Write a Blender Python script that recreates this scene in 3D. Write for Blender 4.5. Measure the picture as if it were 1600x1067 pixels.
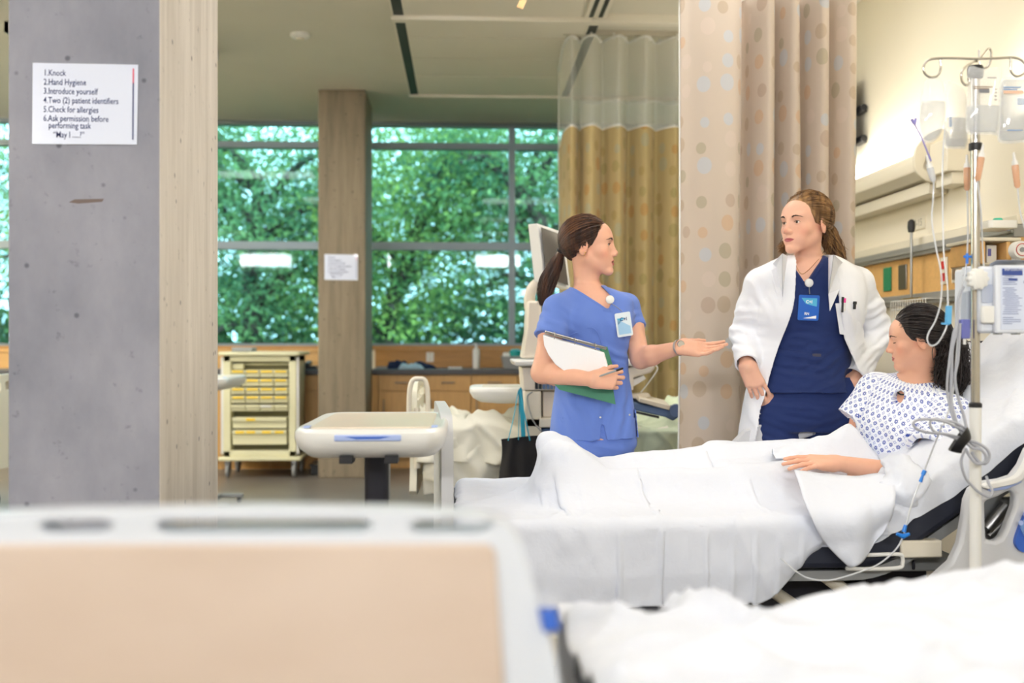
import bpy, bmesh, math, random
import numpy as np
from mathutils import Vector, Matrix, Euler
PI = math.pi
for o in list(bpy.data.objects): bpy.data.objects.remove(o, do_unlink=True)
S = bpy.context.scene
COL = S.collection
# ------------------------------------------------------------------ camera
H = 1.12                      # eye height
F = 1600.0                    # focal length in pixels
YAW = math.atan(75/1600)
cam = bpy.data.cameras.new('camera'); cam.lens = 36; cam.sensor_width = 36; cam.sensor_fit = 'HORIZONTAL'
cam.shift_y = 3.5/1600; cam.clip_start = .05; cam.clip_end = 200
cam.dof.use_dof = True; cam.dof.focus_distance = 3.6; cam.dof.aperture_fstop = 1.9
camo = bpy.data.objects.new('camera', cam); COL.objects.link(camo)
camo.location = (0, 0, H); camo.rotation_euler = (PI/2, 0, -YAW); S.camera = camo
# ------------------------------------------------------------------ world
wd = bpy.data.worlds.new('sky'); S.world = wd; wd.use_nodes = True
nt = wd.node_tree; bg = nt.nodes['Background']
bg.inputs[0].default_value = (.62, .86, 1.0, 1); bg.inputs[1].default_value = 4.2
# ------------------------------------------------------------------ sun (outside, behind the trees' tops)
def light(name, kind, loc, rot, energy, color=(1, 1, 1), size=None, size_y=None):
    l = bpy.data.lights.new(name, kind); l.energy = energy; l.color = color
    if kind == 'AREA':
        l.shape = 'RECTANGLE'; l.size = size; l.size_y = size_y or size
    o = bpy.data.objects.new(name, l); COL.objects.link(o); o.location = loc; o.rotation_euler = rot
    return o
sun = light('sun', 'SUN', (0, 30, 20), (math.radians(38), math.radians(18), 0), 5.0, (1, .95, .8)); sun.data.angle = .02
CEIL = 3.24
# ceiling lamps of the ward plus an added rear row tilted as frontal fill (their housings are built with the ceiling)
LAMPS = [(x, y) for y in (-4.2, .6, 2.8, 5.0) for x in (-4.6, -1.7, .85)] + [(-4.6, 7.2), (-2.4, 7.2)]
for (x, y) in LAMPS:
    w = {-4.2: 142, .6: 1.5, 2.8: 4, 5.0: 14, 7.2: 19}[y]*(1.1 if x < -3 else 1)
    light('ceiling_lamp_light', 'AREA', (x, y, CEIL-.075), (math.radians(58) if y < 0 else 0, 0, 0), w, (.98, .985, 1), 1.15, .55)  # the tilted row at y < 0 is added frontal fill
for (x, y, a, w) in ((2.45-.10, 6.1, 1, 8), (2.45-.10, 3.4, 1, 12), (2.45-.10, .6, 1, 5), (-7.1, 4.0, -1, 230), (-7.1, 7.5, -1, 240)):   # uplight of the long wall lamps; the left pair is added to brighten the ceiling
    light('wall_lamp_light', 'AREA', (x, y, 2.14), (PI, a*.22, 0), w, (1, .95, .85), .08, 2.1)  # the left pair is added fill for the ceiling
S.view_settings.view_transform = 'Standard'; S.view_settings.look = 'None'
S.view_settings.exposure = 0.52; S.view_settings.gamma = 1; S.view_settings.use_curve_mapping = False
S.cycles.max_bounces = 8; S.cycles.diffuse_bounces = 5; S.cycles.glossy_bounces = 3; S.cycles.transmission_bounces = 6; S.cycles.transparent_max_bounces = 16
S.cycles.sample_clamp_indirect = 6; S.cycles.use_denoising = True; S.cycles.caustics_reflective = False; S.cycles.caustics_refractive = False
# ------------------------------------------------------------------ geometry from picture measurements
_c, _s = math.cos(YAW), math.sin(YAW)
def W(px, py, Y):             # the point of the vertical plane y = Y seen at pixel (px, py)
    c = (px-800)/F; dx, dy, dz = c*_c+_s, _c-c*_s, (537-py)/F
    t = Y/dy; return Vector((dx*t, Y, H+dz*t))
def WX(px, py, X):
    c = (px-800)/F; dx, dy, dz = c*_c+_s, _c-c*_s, (537-py)/F
    t = X/dx; return Vector((X, dy*t, H+dz*t))
def WZ(px, py, Z):
    c = (px-800)/F; dx, dy, dz = c*_c+_s, _c-c*_s, (537-py)/F
    t = (Z-H)/dz; return Vector((dx*t, dy*t, Z))
# ------------------------------------------------------------------ materials
MATS = {}
def srgb(r, g, b):
    f = lambda v: (v/255/12.92) if v/255 <= .04045 else ((v/255+.055)/1.055)**2.4
    return (f(r), f(g), f(b), 1)
def mat(name, col, rough=.5, metal=0, spec=.5, trans=0, ior=1.45, alpha=1, noise=None, bump=None, emit=None, sss=0, sheen=0, coat=0, coords='Object'):
    """noise=(scale, amount, second colour or None, (sx,sy,sz)); bump=(scale, strength, distance, (sx,sy,sz))"""
    if name in MATS: return MATS[name]
    m = bpy.data.materials.new(name); MATS[name] = m; m.use_nodes = True; n = m.node_tree.nodes; L = m.node_tree.links
    b = n['Principled BSDF']; c = col if len(col) == 4 else (*col, 1)
    b.inputs['Base Color'].default_value = c; b.inputs['Roughness'].default_value = rough; b.inputs['Metallic'].default_value = metal
    b.inputs['Specular IOR Level'].default_value = spec; b.inputs['Transmission Weight'].default_value = trans; b.inputs['IOR'].default_value = ior
    b.inputs['Alpha'].default_value = alpha; b.inputs['Coat Weight'].default_value = coat; b.inputs['Sheen Weight'].default_value = sheen
    if sss: b.inputs['Subsurface Weight'].default_value = sss; b.inputs['Subsurface Radius'].default_value = (.012, .005, .003); b.inputs['Subsurface Scale'].default_value = 1
    if emit: b.inputs['Emission Color'].default_value = (*emit[0], 1); b.inputs['Emission Strength'].default_value = emit[1]
    def tex(scale, sc3, detail=5):
        tc = n.new('ShaderNodeTexCoord'); mp = n.new('ShaderNodeMapping'); mp.inputs['Scale'].default_value = sc3
        t = n.new('ShaderNodeTexNoise'); t.inputs['Scale'].default_value = scale; t.inputs['Detail'].default_value = detail
        L.new(tc.outputs[coords], mp.inputs[0]); L.new(mp.outputs[0], t.inputs[0]); return t
    if noise:
        sc, amt, c2, s3 = (list(noise)+[None, None])[:4]; t = tex(sc, s3 or (1, 1, 1)); mx = n.new('ShaderNodeMix'); mx.data_type = 'RGBA'
        rr = n.new('ShaderNodeMapRange'); rr.inputs['From Min'].default_value = .3; rr.inputs['From Max'].default_value = .7
        L.new(t.outputs[0], rr.inputs[0]); L.new(rr.outputs[0], mx.inputs[0])
        c2 = c2 or tuple(v*(1-amt) for v in c[:3]); mx.inputs[6].default_value = c; mx.inputs[7].default_value = (*c2[:3], 1)
        L.new(mx.outputs[2], b.inputs['Base Color'])
    if bump:
        sc, st, di, s3 = (list(bump)+[None])[:4]; t = tex(sc, s3 or (1, 1, 1)); bp = n.new('ShaderNodeBump')
        bp.inputs['Strength'].default_value = st; bp.inputs['Distance'].default_value = di
        L.new(t.outputs[0], bp.inputs['Height']); L.new(bp.outputs[0], b.inputs['Normal'])
    return m
def N(m): return m.node_tree.nodes, m.node_tree.links, m.node_tree.nodes['Principled BSDF']
# ------------------------------------------------------------------ mesh builder
class G:
    def __init__(s): s.v = []; s.f = []; s.uv = {}
    def add(s, vs, fs):
        k = len(s.v); s.v += [tuple(v) for v in vs]; s.f += [tuple(i+k for i in f) for f in fs]; return s
    def box(s, x0, y0, z0, x1, y1, z1):
        v = [(x, y, z) for z in (z0, z1) for y in (y0, y1) for x in (x0, x1)]
        return s.add(v, [(0, 2, 3, 1), (4, 5, 7, 6), (0, 1, 5, 4), (2, 6, 7, 3), (0, 4, 6, 2), (1, 3, 7, 5)])
    def obox(s, c, ax, ay, az):            # centre and three half-axis vectors
        c, ax, ay, az = map(Vector, (c, ax, ay, az))
        v = [c+ax*i+ay*j+az*k for k in (-1, 1) for j in (-1, 1) for i in (-1, 1)]
        return s.add(v, [(0, 2, 3, 1), (4, 5, 7, 6), (0, 1, 5, 4), (2, 6, 7, 3), (0, 4, 6, 2), (1, 3, 7, 5)])
    def tube(s, pts, r, n=10, cap=True, closed=False, flat=None):
        pts = [Vector(p) for p in pts]; m = len(pts); R = r if hasattr(r, '__len__') else [r]*m
        tan = [((pts[(i+1) % m] if closed else pts[min(i+1, m-1)])-(pts[i-1] if (closed or i) else pts[0])).normalized() for i in range(m)]
        up = Vector((0, 0, 1)) if abs(tan[0].z) < .9 else Vector((1, 0, 0)); a = tan[0].cross(up).normalized(); vs = []
        for i in range(m):
            a = (a-tan[i]*a.dot(tan[i])).normalized(); b = tan[i].cross(a)
            for k in range(n):
                t = 2*PI*k/n; ra = R[i]; rb = R[i]*(flat or 1)
                vs.append(pts[i]+a*math.cos(t)*ra+b*math.sin(t)*rb)
        fs = []
        for i in range(m if closed else m-1):
            j = (i+1) % m
            for k in range(n): fs.append((i*n+k, i*n+(k+1) % n, j*n+(k+1) % n, j*n+k))
        if cap and not closed: fs += [tuple(range(n-1, -1, -1)), tuple((m-1)*n+k for k in range(n))]
        return s.add(vs, fs)
    def lathe(s, prof, c=(0, 0, 0), n=28, axis='z', cap=True):     # prof: (radius, height)
        vs = []
        for r, h in prof:
            for k in range(n):
                t = 2*PI*k/n; x, y = r*math.cos(t), r*math.sin(t)
                p = {'z': (x, y, h), 'x': (h, x, y), 'y': (y, h, x)}[axis]; vs.append((c[0]+p[0], c[1]+p[1], c[2]+p[2]))
        fs = [(i*n+k, i*n+(k+1) % n, (i+1)*n+(k+1) % n, (i+1)*n+k) for i in range(len(prof)-1) for k in range(n)]
        if cap: fs += [tuple(range(n-1, -1, -1)), tuple((len(prof)-1)*n+k for k in range(n))]
        return s.add(vs, fs)
    def prism(s, outline, o, u, v, w):     # 2-D outline in the plane (u, v) at o, extruded by the vector w
        o, u, v, w = map(Vector, (o, u, v, w)); n = len(outline); a = [o+u*p[0]+v*p[1] for p in outline]
        return s.add(a+[p+w for p in a], [tuple(range(n-1, -1, -1)), tuple(range(n, 2*n))]+[(i, (i+1) % n, n+(i+1) % n, n+i) for i in range(n)])
    def grid(s, P):                        # P: rows x cols array of points
        P = np.asarray(P); r, c = P.shape[:2]
        idx = np.arange(r*c).reshape(r, c); q = np.stack([idx[:-1, :-1], idx[:-1, 1:], idx[1:, 1:], idx[1:, :-1]], -1).reshape(-1, 4)
        return s.add(P.reshape(-1, 3).tolist(), q.tolist())
    def quads(s, V, Q): return s.add(V.tolist() if hasattr(V, 'tolist') else V, Q.tolist() if hasattr(Q, 'tolist') else Q)
def smoothpath(pts, n=8, closed=False):
    P = [Vector(p) for p in pts]; m = len(P); out = []
    for i in range(m if closed else m-1):
        p0 = P[i-1] if (i or closed) else P[0]; p1 = P[i]; p2 = P[(i+1) % m]; p3 = P[(i+2) % m] if (closed or i+2 < m) else P[-1]
        for k in range(n):
            t = k/n; out.append(.5*((2*p1)+(p2-p0)*t+(2*p0-5*p1+4*p2-p3)*t*t+(3*p1-p0-3*p2+p3)*t**3))
    if not closed: out.append(P[-1])
    return out
def rrect(w, h, r, n=5):                   # rounded rectangle outline centred on 0
    o = []
    for cx, cy, a in ((w/2-r, h/2-r, 0), (-w/2+r, h/2-r, 90), (-w/2+r, -h/2+r, 180), (w/2-r, -h/2+r, 270)):
        for k in range(n+1):
            t = math.radians(a+90*k/n); o.append((cx+r*math.cos(t), cy+r*math.sin(t)))
    return o
def tag(o, label=None, cat=None, group=None, kind=None):
    for k, v in (('label', label), ('category', cat), ('group', group), ('kind', kind)):
        if v: o[k] = v
    return o
def thing(name, loc, label, cat, group=None):
    o = bpy.data.objects.new(name, None); COL.objects.link(o); o.location = loc; o.empty_display_size = .1
    return tag(o, label, cat, group)
def wpos(p):
    v = Vector((0, 0, 0))
    while p is not None: v += p.location; p = p.parent
    return v
def obj(name, g, m, parent=None, smooth=True, bev=0, seg=2, sub=0, solid=0, uvs=None, angle=40, at=None):
    """link one mesh object; vertices are given in world space and stored relative to the parent (or to `at`)"""
    off = wpos(parent) if parent else Vector(at or (0, 0, 0))
    me = bpy.data.meshes.new(name)
    V = np.asarray(g.v, dtype=float).reshape(-1, 3)-np.array(off)
    me.from_pydata(V.tolist(), [], g.f); me.validate(); me.update()
    ms = m if isinstance(m, (list, tuple)) else [m]
    for x in ms: me.materials.append(x)
    if smooth:
        me.polygons.foreach_set('use_smooth', [True]*len(me.polygons))
        if angle: 
            try: me.set_sharp_from_angle(angle=math.radians(angle))
            except Exception: pass
    if uvs is not None:
        uvs = np.asarray(uvs, dtype=float); l = me.uv_layers.new(name='UVMap'); vi = np.zeros(len(me.loops), dtype=np.int32); me.loops.foreach_get('vertex_index', vi)
        l.data.foreach_set('uv', uvs[vi].ravel())
    o = bpy.data.objects.new(name, me); COL.objects.link(o)
    if parent: o.parent = parent
    elif at: o.location = at
    if bev:
        b = o.modifiers.new('bevel', 'BEVEL'); b.width = bev; b.segments = seg; b.limit_method = 'ANGLE'; b.angle_limit = math.radians(35)
        b.harden_normals = False
    if solid:
        b = o.modifiers.new('solid', 'SOLIDIFY'); b.thickness = solid; b.offset = -1
    if sub:
        b = o.modifiers.new('sub', 'SUBSURF'); b.levels = sub; b.render_levels = sub
    return o
def struct(name, g, m, **k):
    o = obj(name, g, m, **k); o['kind'] = 'structure'; return o
def dup(root, loc, label=None, group=None, scale=None, rotz=None):
    r = root.copy(); COL.objects.link(r); r.location = loc
    if rotz is not None: r.rotation_euler = (0, 0, rotz)
    if label: r['label'] = label
    if group: r['group'] = group
    if scale: r.scale = scale
    def rec(a, b):
        for ch in [c for c in bpy.data.objects if c.parent == a]:
            c = ch.copy(); COL.objects.link(c); c.parent = b; rec(ch, c)
    rec(root, r)
    return r
def text(name, body, size, origin, u, v, m, parent, bold=0, align='LEFT', space=1.0, lift=.0008):
    """lettering as flat mesh glyphs on the plane spanned by u (reading direction) and v (up)"""
    cu = bpy.data.curves.new('t', 'FONT'); cu.body = body; cu.size = size; cu.align_x = align; cu.space_character = space; cu.offset = bold; cu.resolution_u = 2
    to = bpy.data.objects.new('t', cu); COL.objects.link(to); dg = bpy.context.evaluated_depsgraph_get(); dg.update()
    me = bpy.data.meshes.new_from_object(to.evaluated_get(dg)); bpy.data.objects.remove(to)
    u = Vector(u); v = Vector(v).normalized(); w = u.cross(v).normalized(); g = G(); o = Vector(origin)+w*lift
    g.add([o+u*p.co.x+v*p.co.y for p in me.vertices], [tuple(q.vertices) for q in me.polygons])
    bpy.data.meshes.remove(me)
    if name is None: return g
    return obj(name, g, m, parent, smooth=False)
def merge(*gs):
    g = G()
    for q in gs: g.add(q.v, q.f)
    return g
rng = np.random.default_rng(7)
def vnoise(P, seed=0):        # smooth value noise of points (n,3) in [-1,1]
    P = np.asarray(P, dtype=np.float64); i = np.floor(P).astype(np.int64); f = P-i; f = f*f*(3-2*f)
    def h(a, b, c):
        n = (a*73856093 ^ b*19349663 ^ c*83492791 ^ (seed*2654435761+12345)) & 0x7fffffff
        n = (n ^ (n >> 13))*1274126177 & 0x7fffffff; n = n ^ (n >> 16); return (n & 0xffff)/32767.5-1
    x, y, z = i[..., 0], i[..., 1], i[..., 2]; fx, fy, fz = f[..., 0], f[..., 1], f[..., 2]
    def l(a, b, t): return a+(b-a)*t
    return l(l(l(h(x, y, z), h(x+1, y, z), fx), l(h(x, y+1, z), h(x+1, y+1, z), fx), fy), l(l(h(x, y, z+1), h(x+1, y, z+1), fx), l(h(x, y+1, z+1), h(x+1, y+1, z+1), fx), fy), fz)
def fbm(P, seed=0, oct=3):
    a = 0; s = 1
    for k in range(oct): a = a+vnoise(np.asarray(P)*2**k, seed+k)*s; s *= .5
    return a
# ------------------------------------------------------------------ setting
m_ceil = mat('painted ceiling', srgb(222, 218, 204), .9, noise=(3, .03))
m_wall = mat('cream wall paint', srgb(232, 224, 204), .8, bump=(160, .05, .001))
m_floor = mat('vinyl floor', srgb(118, 112, 104), .32, noise=(2.2, .22), spec=.5)
m_panel = mat('ceiling panel', srgb(232, 227, 214), .85)
m_dark = mat('dark reveal', srgb(62, 66, 64), .6)
m_alu = mat('window aluminium', srgb(128, 140, 146), .4, metal=.35)
m_wood = mat('maple veneer', srgb(198, 146, 84), .42, noise=(6, .2, None, (1, 1, 9)), bump=(40, .05, .001, (1, 1, 8)))
m_woodpale = mat('pale maple', srgb(222, 176, 112), .45, noise=(5, .12, None, (1, 6, 8)))
m_white = mat('white plastic', srgb(232, 231, 226), .32, coat=.2)
m_offw = mat('warm white plastic', srgb(226, 218, 200), .4)
m_black = mat('black plastic', srgb(24, 24, 27), .4)
m_grey = mat('grey plastic', srgb(148, 150, 150), .45)
m_chrome = mat('polished steel', srgb(190, 186, 180), .18, metal=1)
m_steel = mat('brushed steel', srgb(150, 150, 150), .35, metal=1)
def concrete(name, c, c2, vert):
    m = mat(name, c, .75, spec=.25, bump=(35, .25, .004)); n, L, b = N(m)
    tc = n.new('ShaderNodeTexCoord')
    def nz(scale, s3, lo, hi):
        mp = n.new('ShaderNodeMapping'); mp.inputs['Scale'].default_value = s3; t = n.new('ShaderNodeTexNoise'); t.inputs['Scale'].default_value = scale; t.inputs['Detail'].default_value = 7
        t.inputs['Roughness'].default_value = .62
        r = n.new('ShaderNodeMapRange'); r.inputs['From Min'].default_value = lo; r.inputs['From Max'].default_value = hi
        L.new(tc.outputs['Object'], mp.inputs[0]); L.new(mp.outputs[0], t.inputs[0]); L.new(t.outputs[0], r.inputs[0]); return r.outputs[0]
    mx = n.new('ShaderNodeMix'); mx.data_type = 'RGBA'; L.new(nz(3.2, (1, 1, .55) if not vert else (4, 4, .35), .32, .68), mx.inputs[0])
    mx.inputs[6].default_value = c; mx.inputs[7].default_value = c2
    m2 = n.new('ShaderNodeMix'); m2.data_type = 'RGBA'; m2.blend_type = 'MULTIPLY'; L.new(nz(26, (1, 1, 1), .62, .74), m2.inputs[0])
    L.new(mx.outputs[2], m2.inputs[6]); m2.inputs[7].default_value = (.62, .62, .64, 1)
    # bug holes
    vo = n.new('ShaderNodeTexVoronoi'); vo.inputs['Scale'].default_value = 11; L.new(tc.outputs['Object'], vo.inputs[0])
    rr = n.new('ShaderNodeMapRange'); rr.inputs['From Min'].default_value = .10; rr.inputs['From Max'].default_value = .05; L.new(vo.outputs['Distance'], rr.inputs[0])
    m3 = n.new('ShaderNodeMix'); m3.data_type = 'RGBA'; m3.blend_type = 'MULTIPLY'; L.new(rr.outputs[0], m3.inputs[0]); L.new(m2.outputs[2], m3.inputs[6]); m3.inputs[7].default_value = (.5, .5, .52, 1)
    L.new(m3.outputs[2], b.inputs['Base Color']); return m
m_conc = concrete('grey cast concrete', srgb(164, 164, 173), srgb(134, 135, 146), False)
m_conc_lit = concrete('streaked concrete lit side', srgb(222, 215, 206), srgb(192, 184, 174), True)  # streaked finish whose paler warm tone stands in for light on this side
m_concf = concrete('brown grey concrete', srgb(150, 137, 116), srgb(122, 111, 94), True)
XL, XR, Y0, YW = -7.2, 2.45, -5.4, 9.8
struct('floor', G().box(XL-.2, Y0-.2, -.12, XR+.2, YW+.25, 0), m_floor, smooth=False)
struct('ceiling', G().box(XL-.2, Y0-.2, CEIL, XR+.2, YW+.25, CEIL+.12), m_ceil, smooth=False)
struct('wall_right', G().box(XR, Y0, 0, XR+.15, YW, CEIL), m_wall, smooth=False)
struct('wall_left', G().box(XL-.15, Y0, 0, XL, YW, CEIL), m_wall, smooth=False)
struct('wall_front', G().box(XL, Y0-.15, 0, XR, Y0, CEIL), m_wall, smooth=False)
SILL = 1.10
struct('wall_back', G().box(XL, YW, 0, XR, YW+.2, SILL), m_wall, smooth=False)
# glazing
m_glass = mat('tinted window glass', (.80, .96, .95), .02, trans=1, ior=1.08, spec=.6)
n, L, b = N(m_glass)   # thin glass: light passes straight through, the surface still mirrors a little
tr = n.new('ShaderNodeBsdfTransparent'); tr.inputs[0].default_value = (.76, .95, .96, 1); gl = n.new('ShaderNodeBsdfGlossy'); gl.inputs['Roughness'].default_value = .03
fr = n.new('ShaderNodeFresnel'); fr.inputs[0].default_value = 1.22; mx = n.new('ShaderNodeMixShader'); L.new(fr.outputs[0], mx.inputs[0]); L.new(tr.outputs[0], mx.inputs[1]); L.new(gl.outputs[0], mx.inputs[2])
L.new(mx.outputs[0], n['Material Output'].inputs[0])
CX0, CX1 = W(497, 400, 8.6).x, W(571, 400, 8.6).x       # far column
XM = W(800, 300, YW).x
def window(name, x0, x1, mull):
    g = G(); y0, y1 = YW+.02, YW+.12; zt = CEIL
    z1, z2 = W(0, 221, YW).z, W(0, 381, YW).z
    for z, h in ((SILL+.012, .024), (z2, .075), (z1, .06), (zt-.02, .04)): g.box(x0, y0, z-h/2, x1, y1, z+h/2)
    for x in [x0+.02]+mull+[x1-.02]: g.box(x-.03, y0-.005, SILL, x+.03, y1+.005, zt)
    o = struct(name, g, m_alu, smooth=False)
    obj('window_glass', G().box(x0, YW+.065, SILL, x1, YW+.068, zt), m_glass, o, smooth=False)
window('window_1', XL, CX0+.2, [CX0+.2-1.85*k for k in (1, 2, 3)])
window('window_2', CX1-.2, XR, [XM, XM+1.42])
struct('trim_1', G().box(XL, YW-.03, SILL-.03, CX0+.1, YW+.02, SILL).box(CX1-.1, YW-.03, SILL-.03, XR, YW+.02, SILL), m_wood, smooth=False)
# columns
cA0, cA1 = W(12, 400, 2.7).x, W(250, 400, 2.7).x
yA1 = 3.33
g = G(); cx, cy = (cA0+cA1)/2, (2.7+yA1)/2
g.box(cA0-cx, 2.7-cy, 0, cA1-cx, yA1-cy, CEIL)
o = struct('concrete_column', g, [m_conc, m_conc_lit], smooth=False, bev=.006, at=None)
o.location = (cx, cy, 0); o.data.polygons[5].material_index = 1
tag(o, 'thick grey concrete column carrying the big laminated hygiene notice', 'column')
g = G(); cx = (CX0+CX1)/2; g.box(CX0-cx, -.315, 0, CX1-cx, .315, CEIL)
o = struct('concrete_column', g, m_concf, smooth=False, bev=.008); o.location = (cx, 8.915, 0)
tag(o, 'brown grey concrete column between the two windows', 'column')
# ceiling panel field with dark side slots
pa = WZ(648, 146, CEIL-.02); pb = WZ(884, 146, CEIL-.02); ya = pa.y; x0, x1 = pa.x, pb.x
y_b = WZ(800, 29, CEIL-.03).y
g = G(); zt = CEIL-.03
edges = [ya]+[WZ(760, y, zt).y for y in (120, 92, 59, 31)]
for a, b2 in zip(edges, edges[1:]): g.box(x0+.03, b2+.006, zt, x1-.03, a-.006, CEIL)
yy = y_b
while yy > -2.5:
    g.box(x0+.03, yy-.62, zt, x1-.03, yy-.03, CEIL); yy -= .65
struct('trim_2', g, m_panel, smooth=False, bev=.002)
g = G()
for x in (x0, x1): g.box(x-.035, -3, CEIL-.028, x+.03, ya, CEIL-.001)
struct('trim_3', g, m_dark, smooth=False)
g = G(); g.box(x0-.05, ya, CEIL-.045, x1+.05, ya+.05, CEIL); g.box(x0-.05, y_b-.03, CEIL-.055, XR, y_b+.04, CEIL)
for x in (x0, x1): g.box(x-.045, -3, CEIL-.04, x-.035, ya, CEIL)
struct('trim_4', g, m_panel, smooth=False)
# lamps on the ceiling, with the added rear row (all but their light lies above the frame)
m_diff = mat('lamp diffuser', (1, 1, 1), .6, emit=((1, .96, .92), 3.5))
def lamp_where(i):
    rows = ('added behind the camera as frontal fill', 'above the nearer empty bed', 'above the occupied bed', 'above the empty bed', 'near the windows'); c = ('in the row along the far ward aisle', 'in the row above the thick column', 'in the row above the bed heads')
    return rows[min(i//3, 4)]+', '+(c[i % 3] if i < 12 else c[i-12])
for i, (x, y) in enumerate(LAMPS):
    t = thing('ceiling_light', (x, y, CEIL-.1), 'white ceiling light '+lamp_where(i), 'ceiling light', 'ceiling lights of the ward')
    fr_ = G(); w, d = .62, .32
    for a, b_, c_, d_ in ((-w, -d, w, -d+.03), (-w, d-.03, w, d), (-w, -d, -w+.03, d), (w-.03, -d, w, d)): fr_.box(x+a, y+b_, CEIL-.07, x+c_, y+d_, CEIL-.001)
    obj('housing', fr_, m_white, t, smooth=False)
    obj('diffuser', G().box(x-w+.03, y-d+.03, CEIL-.05, x+w-.03, y+d-.03, CEIL-.04), m_diff, t, smooth=False)
# ------------------------------------------------------------------ trees beyond the windows
def leafmat(name, a, b_):
    m = mat(name, a, .6); n, L, b = N(m); oi = n.new('ShaderNodeTexCoord'); t = n.new('ShaderNodeTexNoise'); t.inputs['Scale'].default_value = 1.3; t.inputs['Detail'].default_value = 6
    L.new(oi.outputs['Object'], t.inputs[0]); r = n.new('ShaderNodeValToRGB'); r.color_ramp.elements[0].position = .35; r.color_ramp.elements[1].position = .65
    r.color_ramp.elements[0].color = a; r.color_ramp.elements[1].color = b_; L.new(t.outputs[0], r.inputs[0]); L.new(r.outputs[0], b.inputs['Base Color'])
    tl = n.new('ShaderNodeBsdfTranslucent'); L.new(r.outputs[0], tl.inputs[0]); mx = n.new('ShaderNodeMixShader'); mx.inputs[0].default_value = .45
    L.new(b.outputs[0], mx.inputs[1]); L.new(tl.outputs[0], mx.inputs[2]); L.new(mx.outputs[0], n['Material Output'].inputs[0]); return m
lm = [leafmat('leaf green', srgb(62, 104, 62), srgb(156, 178, 92)), leafmat('leaf teal green', srgb(44, 88, 70), srgb(124, 158, 98)), leafmat('leaf deep green', srgb(34, 66, 50), srgb(84, 118, 72))]
m_bark = mat('bark', srgb(52, 44, 40), .9)
def tree(x, y, h, r, n, mt, lab, seed, low=.5):
    n = int(n*1.05)
    R = np.random.default_rng(seed); t = thing('tree', (x, y, 0), lab, 'tree', None); g = G(); tips = []
    top = Vector((x+R.normal()*.3, y, h*.62)); tr = smoothpath([(x, y, -.6), (x+R.normal()*.12, y, h*.2), (x+R.normal()*.2, y, h*.42), top], 5)
    g.tube(tr, list(np.linspace(.17, .07, len(tr))), 8)
    for k in range(15):
        a = R.uniform(0, 2*PI); s = tr[int(R.uniform(.3, .98)*len(tr)) % len(tr)]; e = s+Vector((math.cos(a)*r*R.uniform(.5, .95), math.sin(a)*r*.7, R.uniform(-.1, .42)*h*.7))
        p = smoothpath([s, s.lerp(e, .5)+Vector((0, 0, .25)), e], 4); g.tube(p, list(np.linspace(.075, .02, len(p))), 6); tips += p[3:]
    obj('trunk', g, m_bark, t)
    tips = np.array([list(p) for p in tips]); c = tips[R.integers(0, len(tips), n)]+R.normal(size=(n, 3))*[r*.26, r*.26, h*.10]
    extra = n//5; q = R.normal(size=(extra, 3)); q /= np.linalg.norm(q, axis=1)[:, None]; q *= R.uniform(.3, 1, (extra, 1))**.5*[r, r, h*(1-low)*.5]; q += [x, y, h*(.5+low*.5)]; c = np.vstack([c, q]); n = len(c)
    u = R.normal(size=(n, 3)); u /= np.linalg.norm(u, axis=1)[:, None]; v = np.cross(u, R.normal(size=(n, 3))); v /= np.linalg.norm(v, axis=1)[:, None]
    s = R.uniform(.022, .055, (n, 1)); w = np.cross(u, v)*s*.25
    V = np.stack([c-u*s*1.2, c-v*s*.5+w, c+u*s*1.2, c+v*s*.5+w], 1).reshape(-1, 3); Q = np.arange(4*n).reshape(n, 4)
    obj('foliage', G().quads(V, Q), mt, t, smooth=False)
for a in [(-5.6, 16.5, 6.4, 2.2, 15000, lm[0], 'slender leafy tree outside, seen in the gap between the two columns', 1, .25),
          (-3.0, 15.0, 5.6, 1.9, 15000, lm[1], 'bluish green tree outside, directly behind the far column', 2, .2),
          (-.9, 15.8, 6.0, 1.9, 15000, lm[0], 'light green tree outside, centred in the wide window pane', 3, .2),
          (1.0, 15.2, 5.6, 1.8, 13000, lm[1], 'teal green tree outside, behind the window mullion by the curtain', 4, .2),
          (3.6, 16.5, 6, 2.2, 8000, lm[0], 'light green tree outside, mostly behind the ceiling high curtain', 5, .2),
          (-8.6, 16.0, 6.2, 2.3, 9000, lm[1], 'tree outside, beyond the window behind the thick column', 6, .2),
          (-11.5, 17.0, 6.2, 2.4, 7000, lm[0], 'tree outside, at the far end of the row behind the thick column', 7, .2),
          (-7.0, 21, 6.6, 3.2, 14000, lm[2], 'dark bushy tree in the second row outside, behind the slender tree', 8, .15),
          (-2.4, 21.5, 6.2, 3.0, 14000, lm[2], 'dark bushy tree in the second row outside, behind the far column', 9, .15),
          (1.9, 21, 6.3, 3.0, 13000, lm[2], 'dark bushy tree in the second row outside, behind the wide window pane', 10, .15)]: tree(*a)
m_grass = mat('lawn', srgb(60, 104, 66), .9, noise=(8, .3))
struct('terrain', G().box(-40, YW+.3, -.9, 40, 60, -.6), m_grass, smooth=False)
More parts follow.
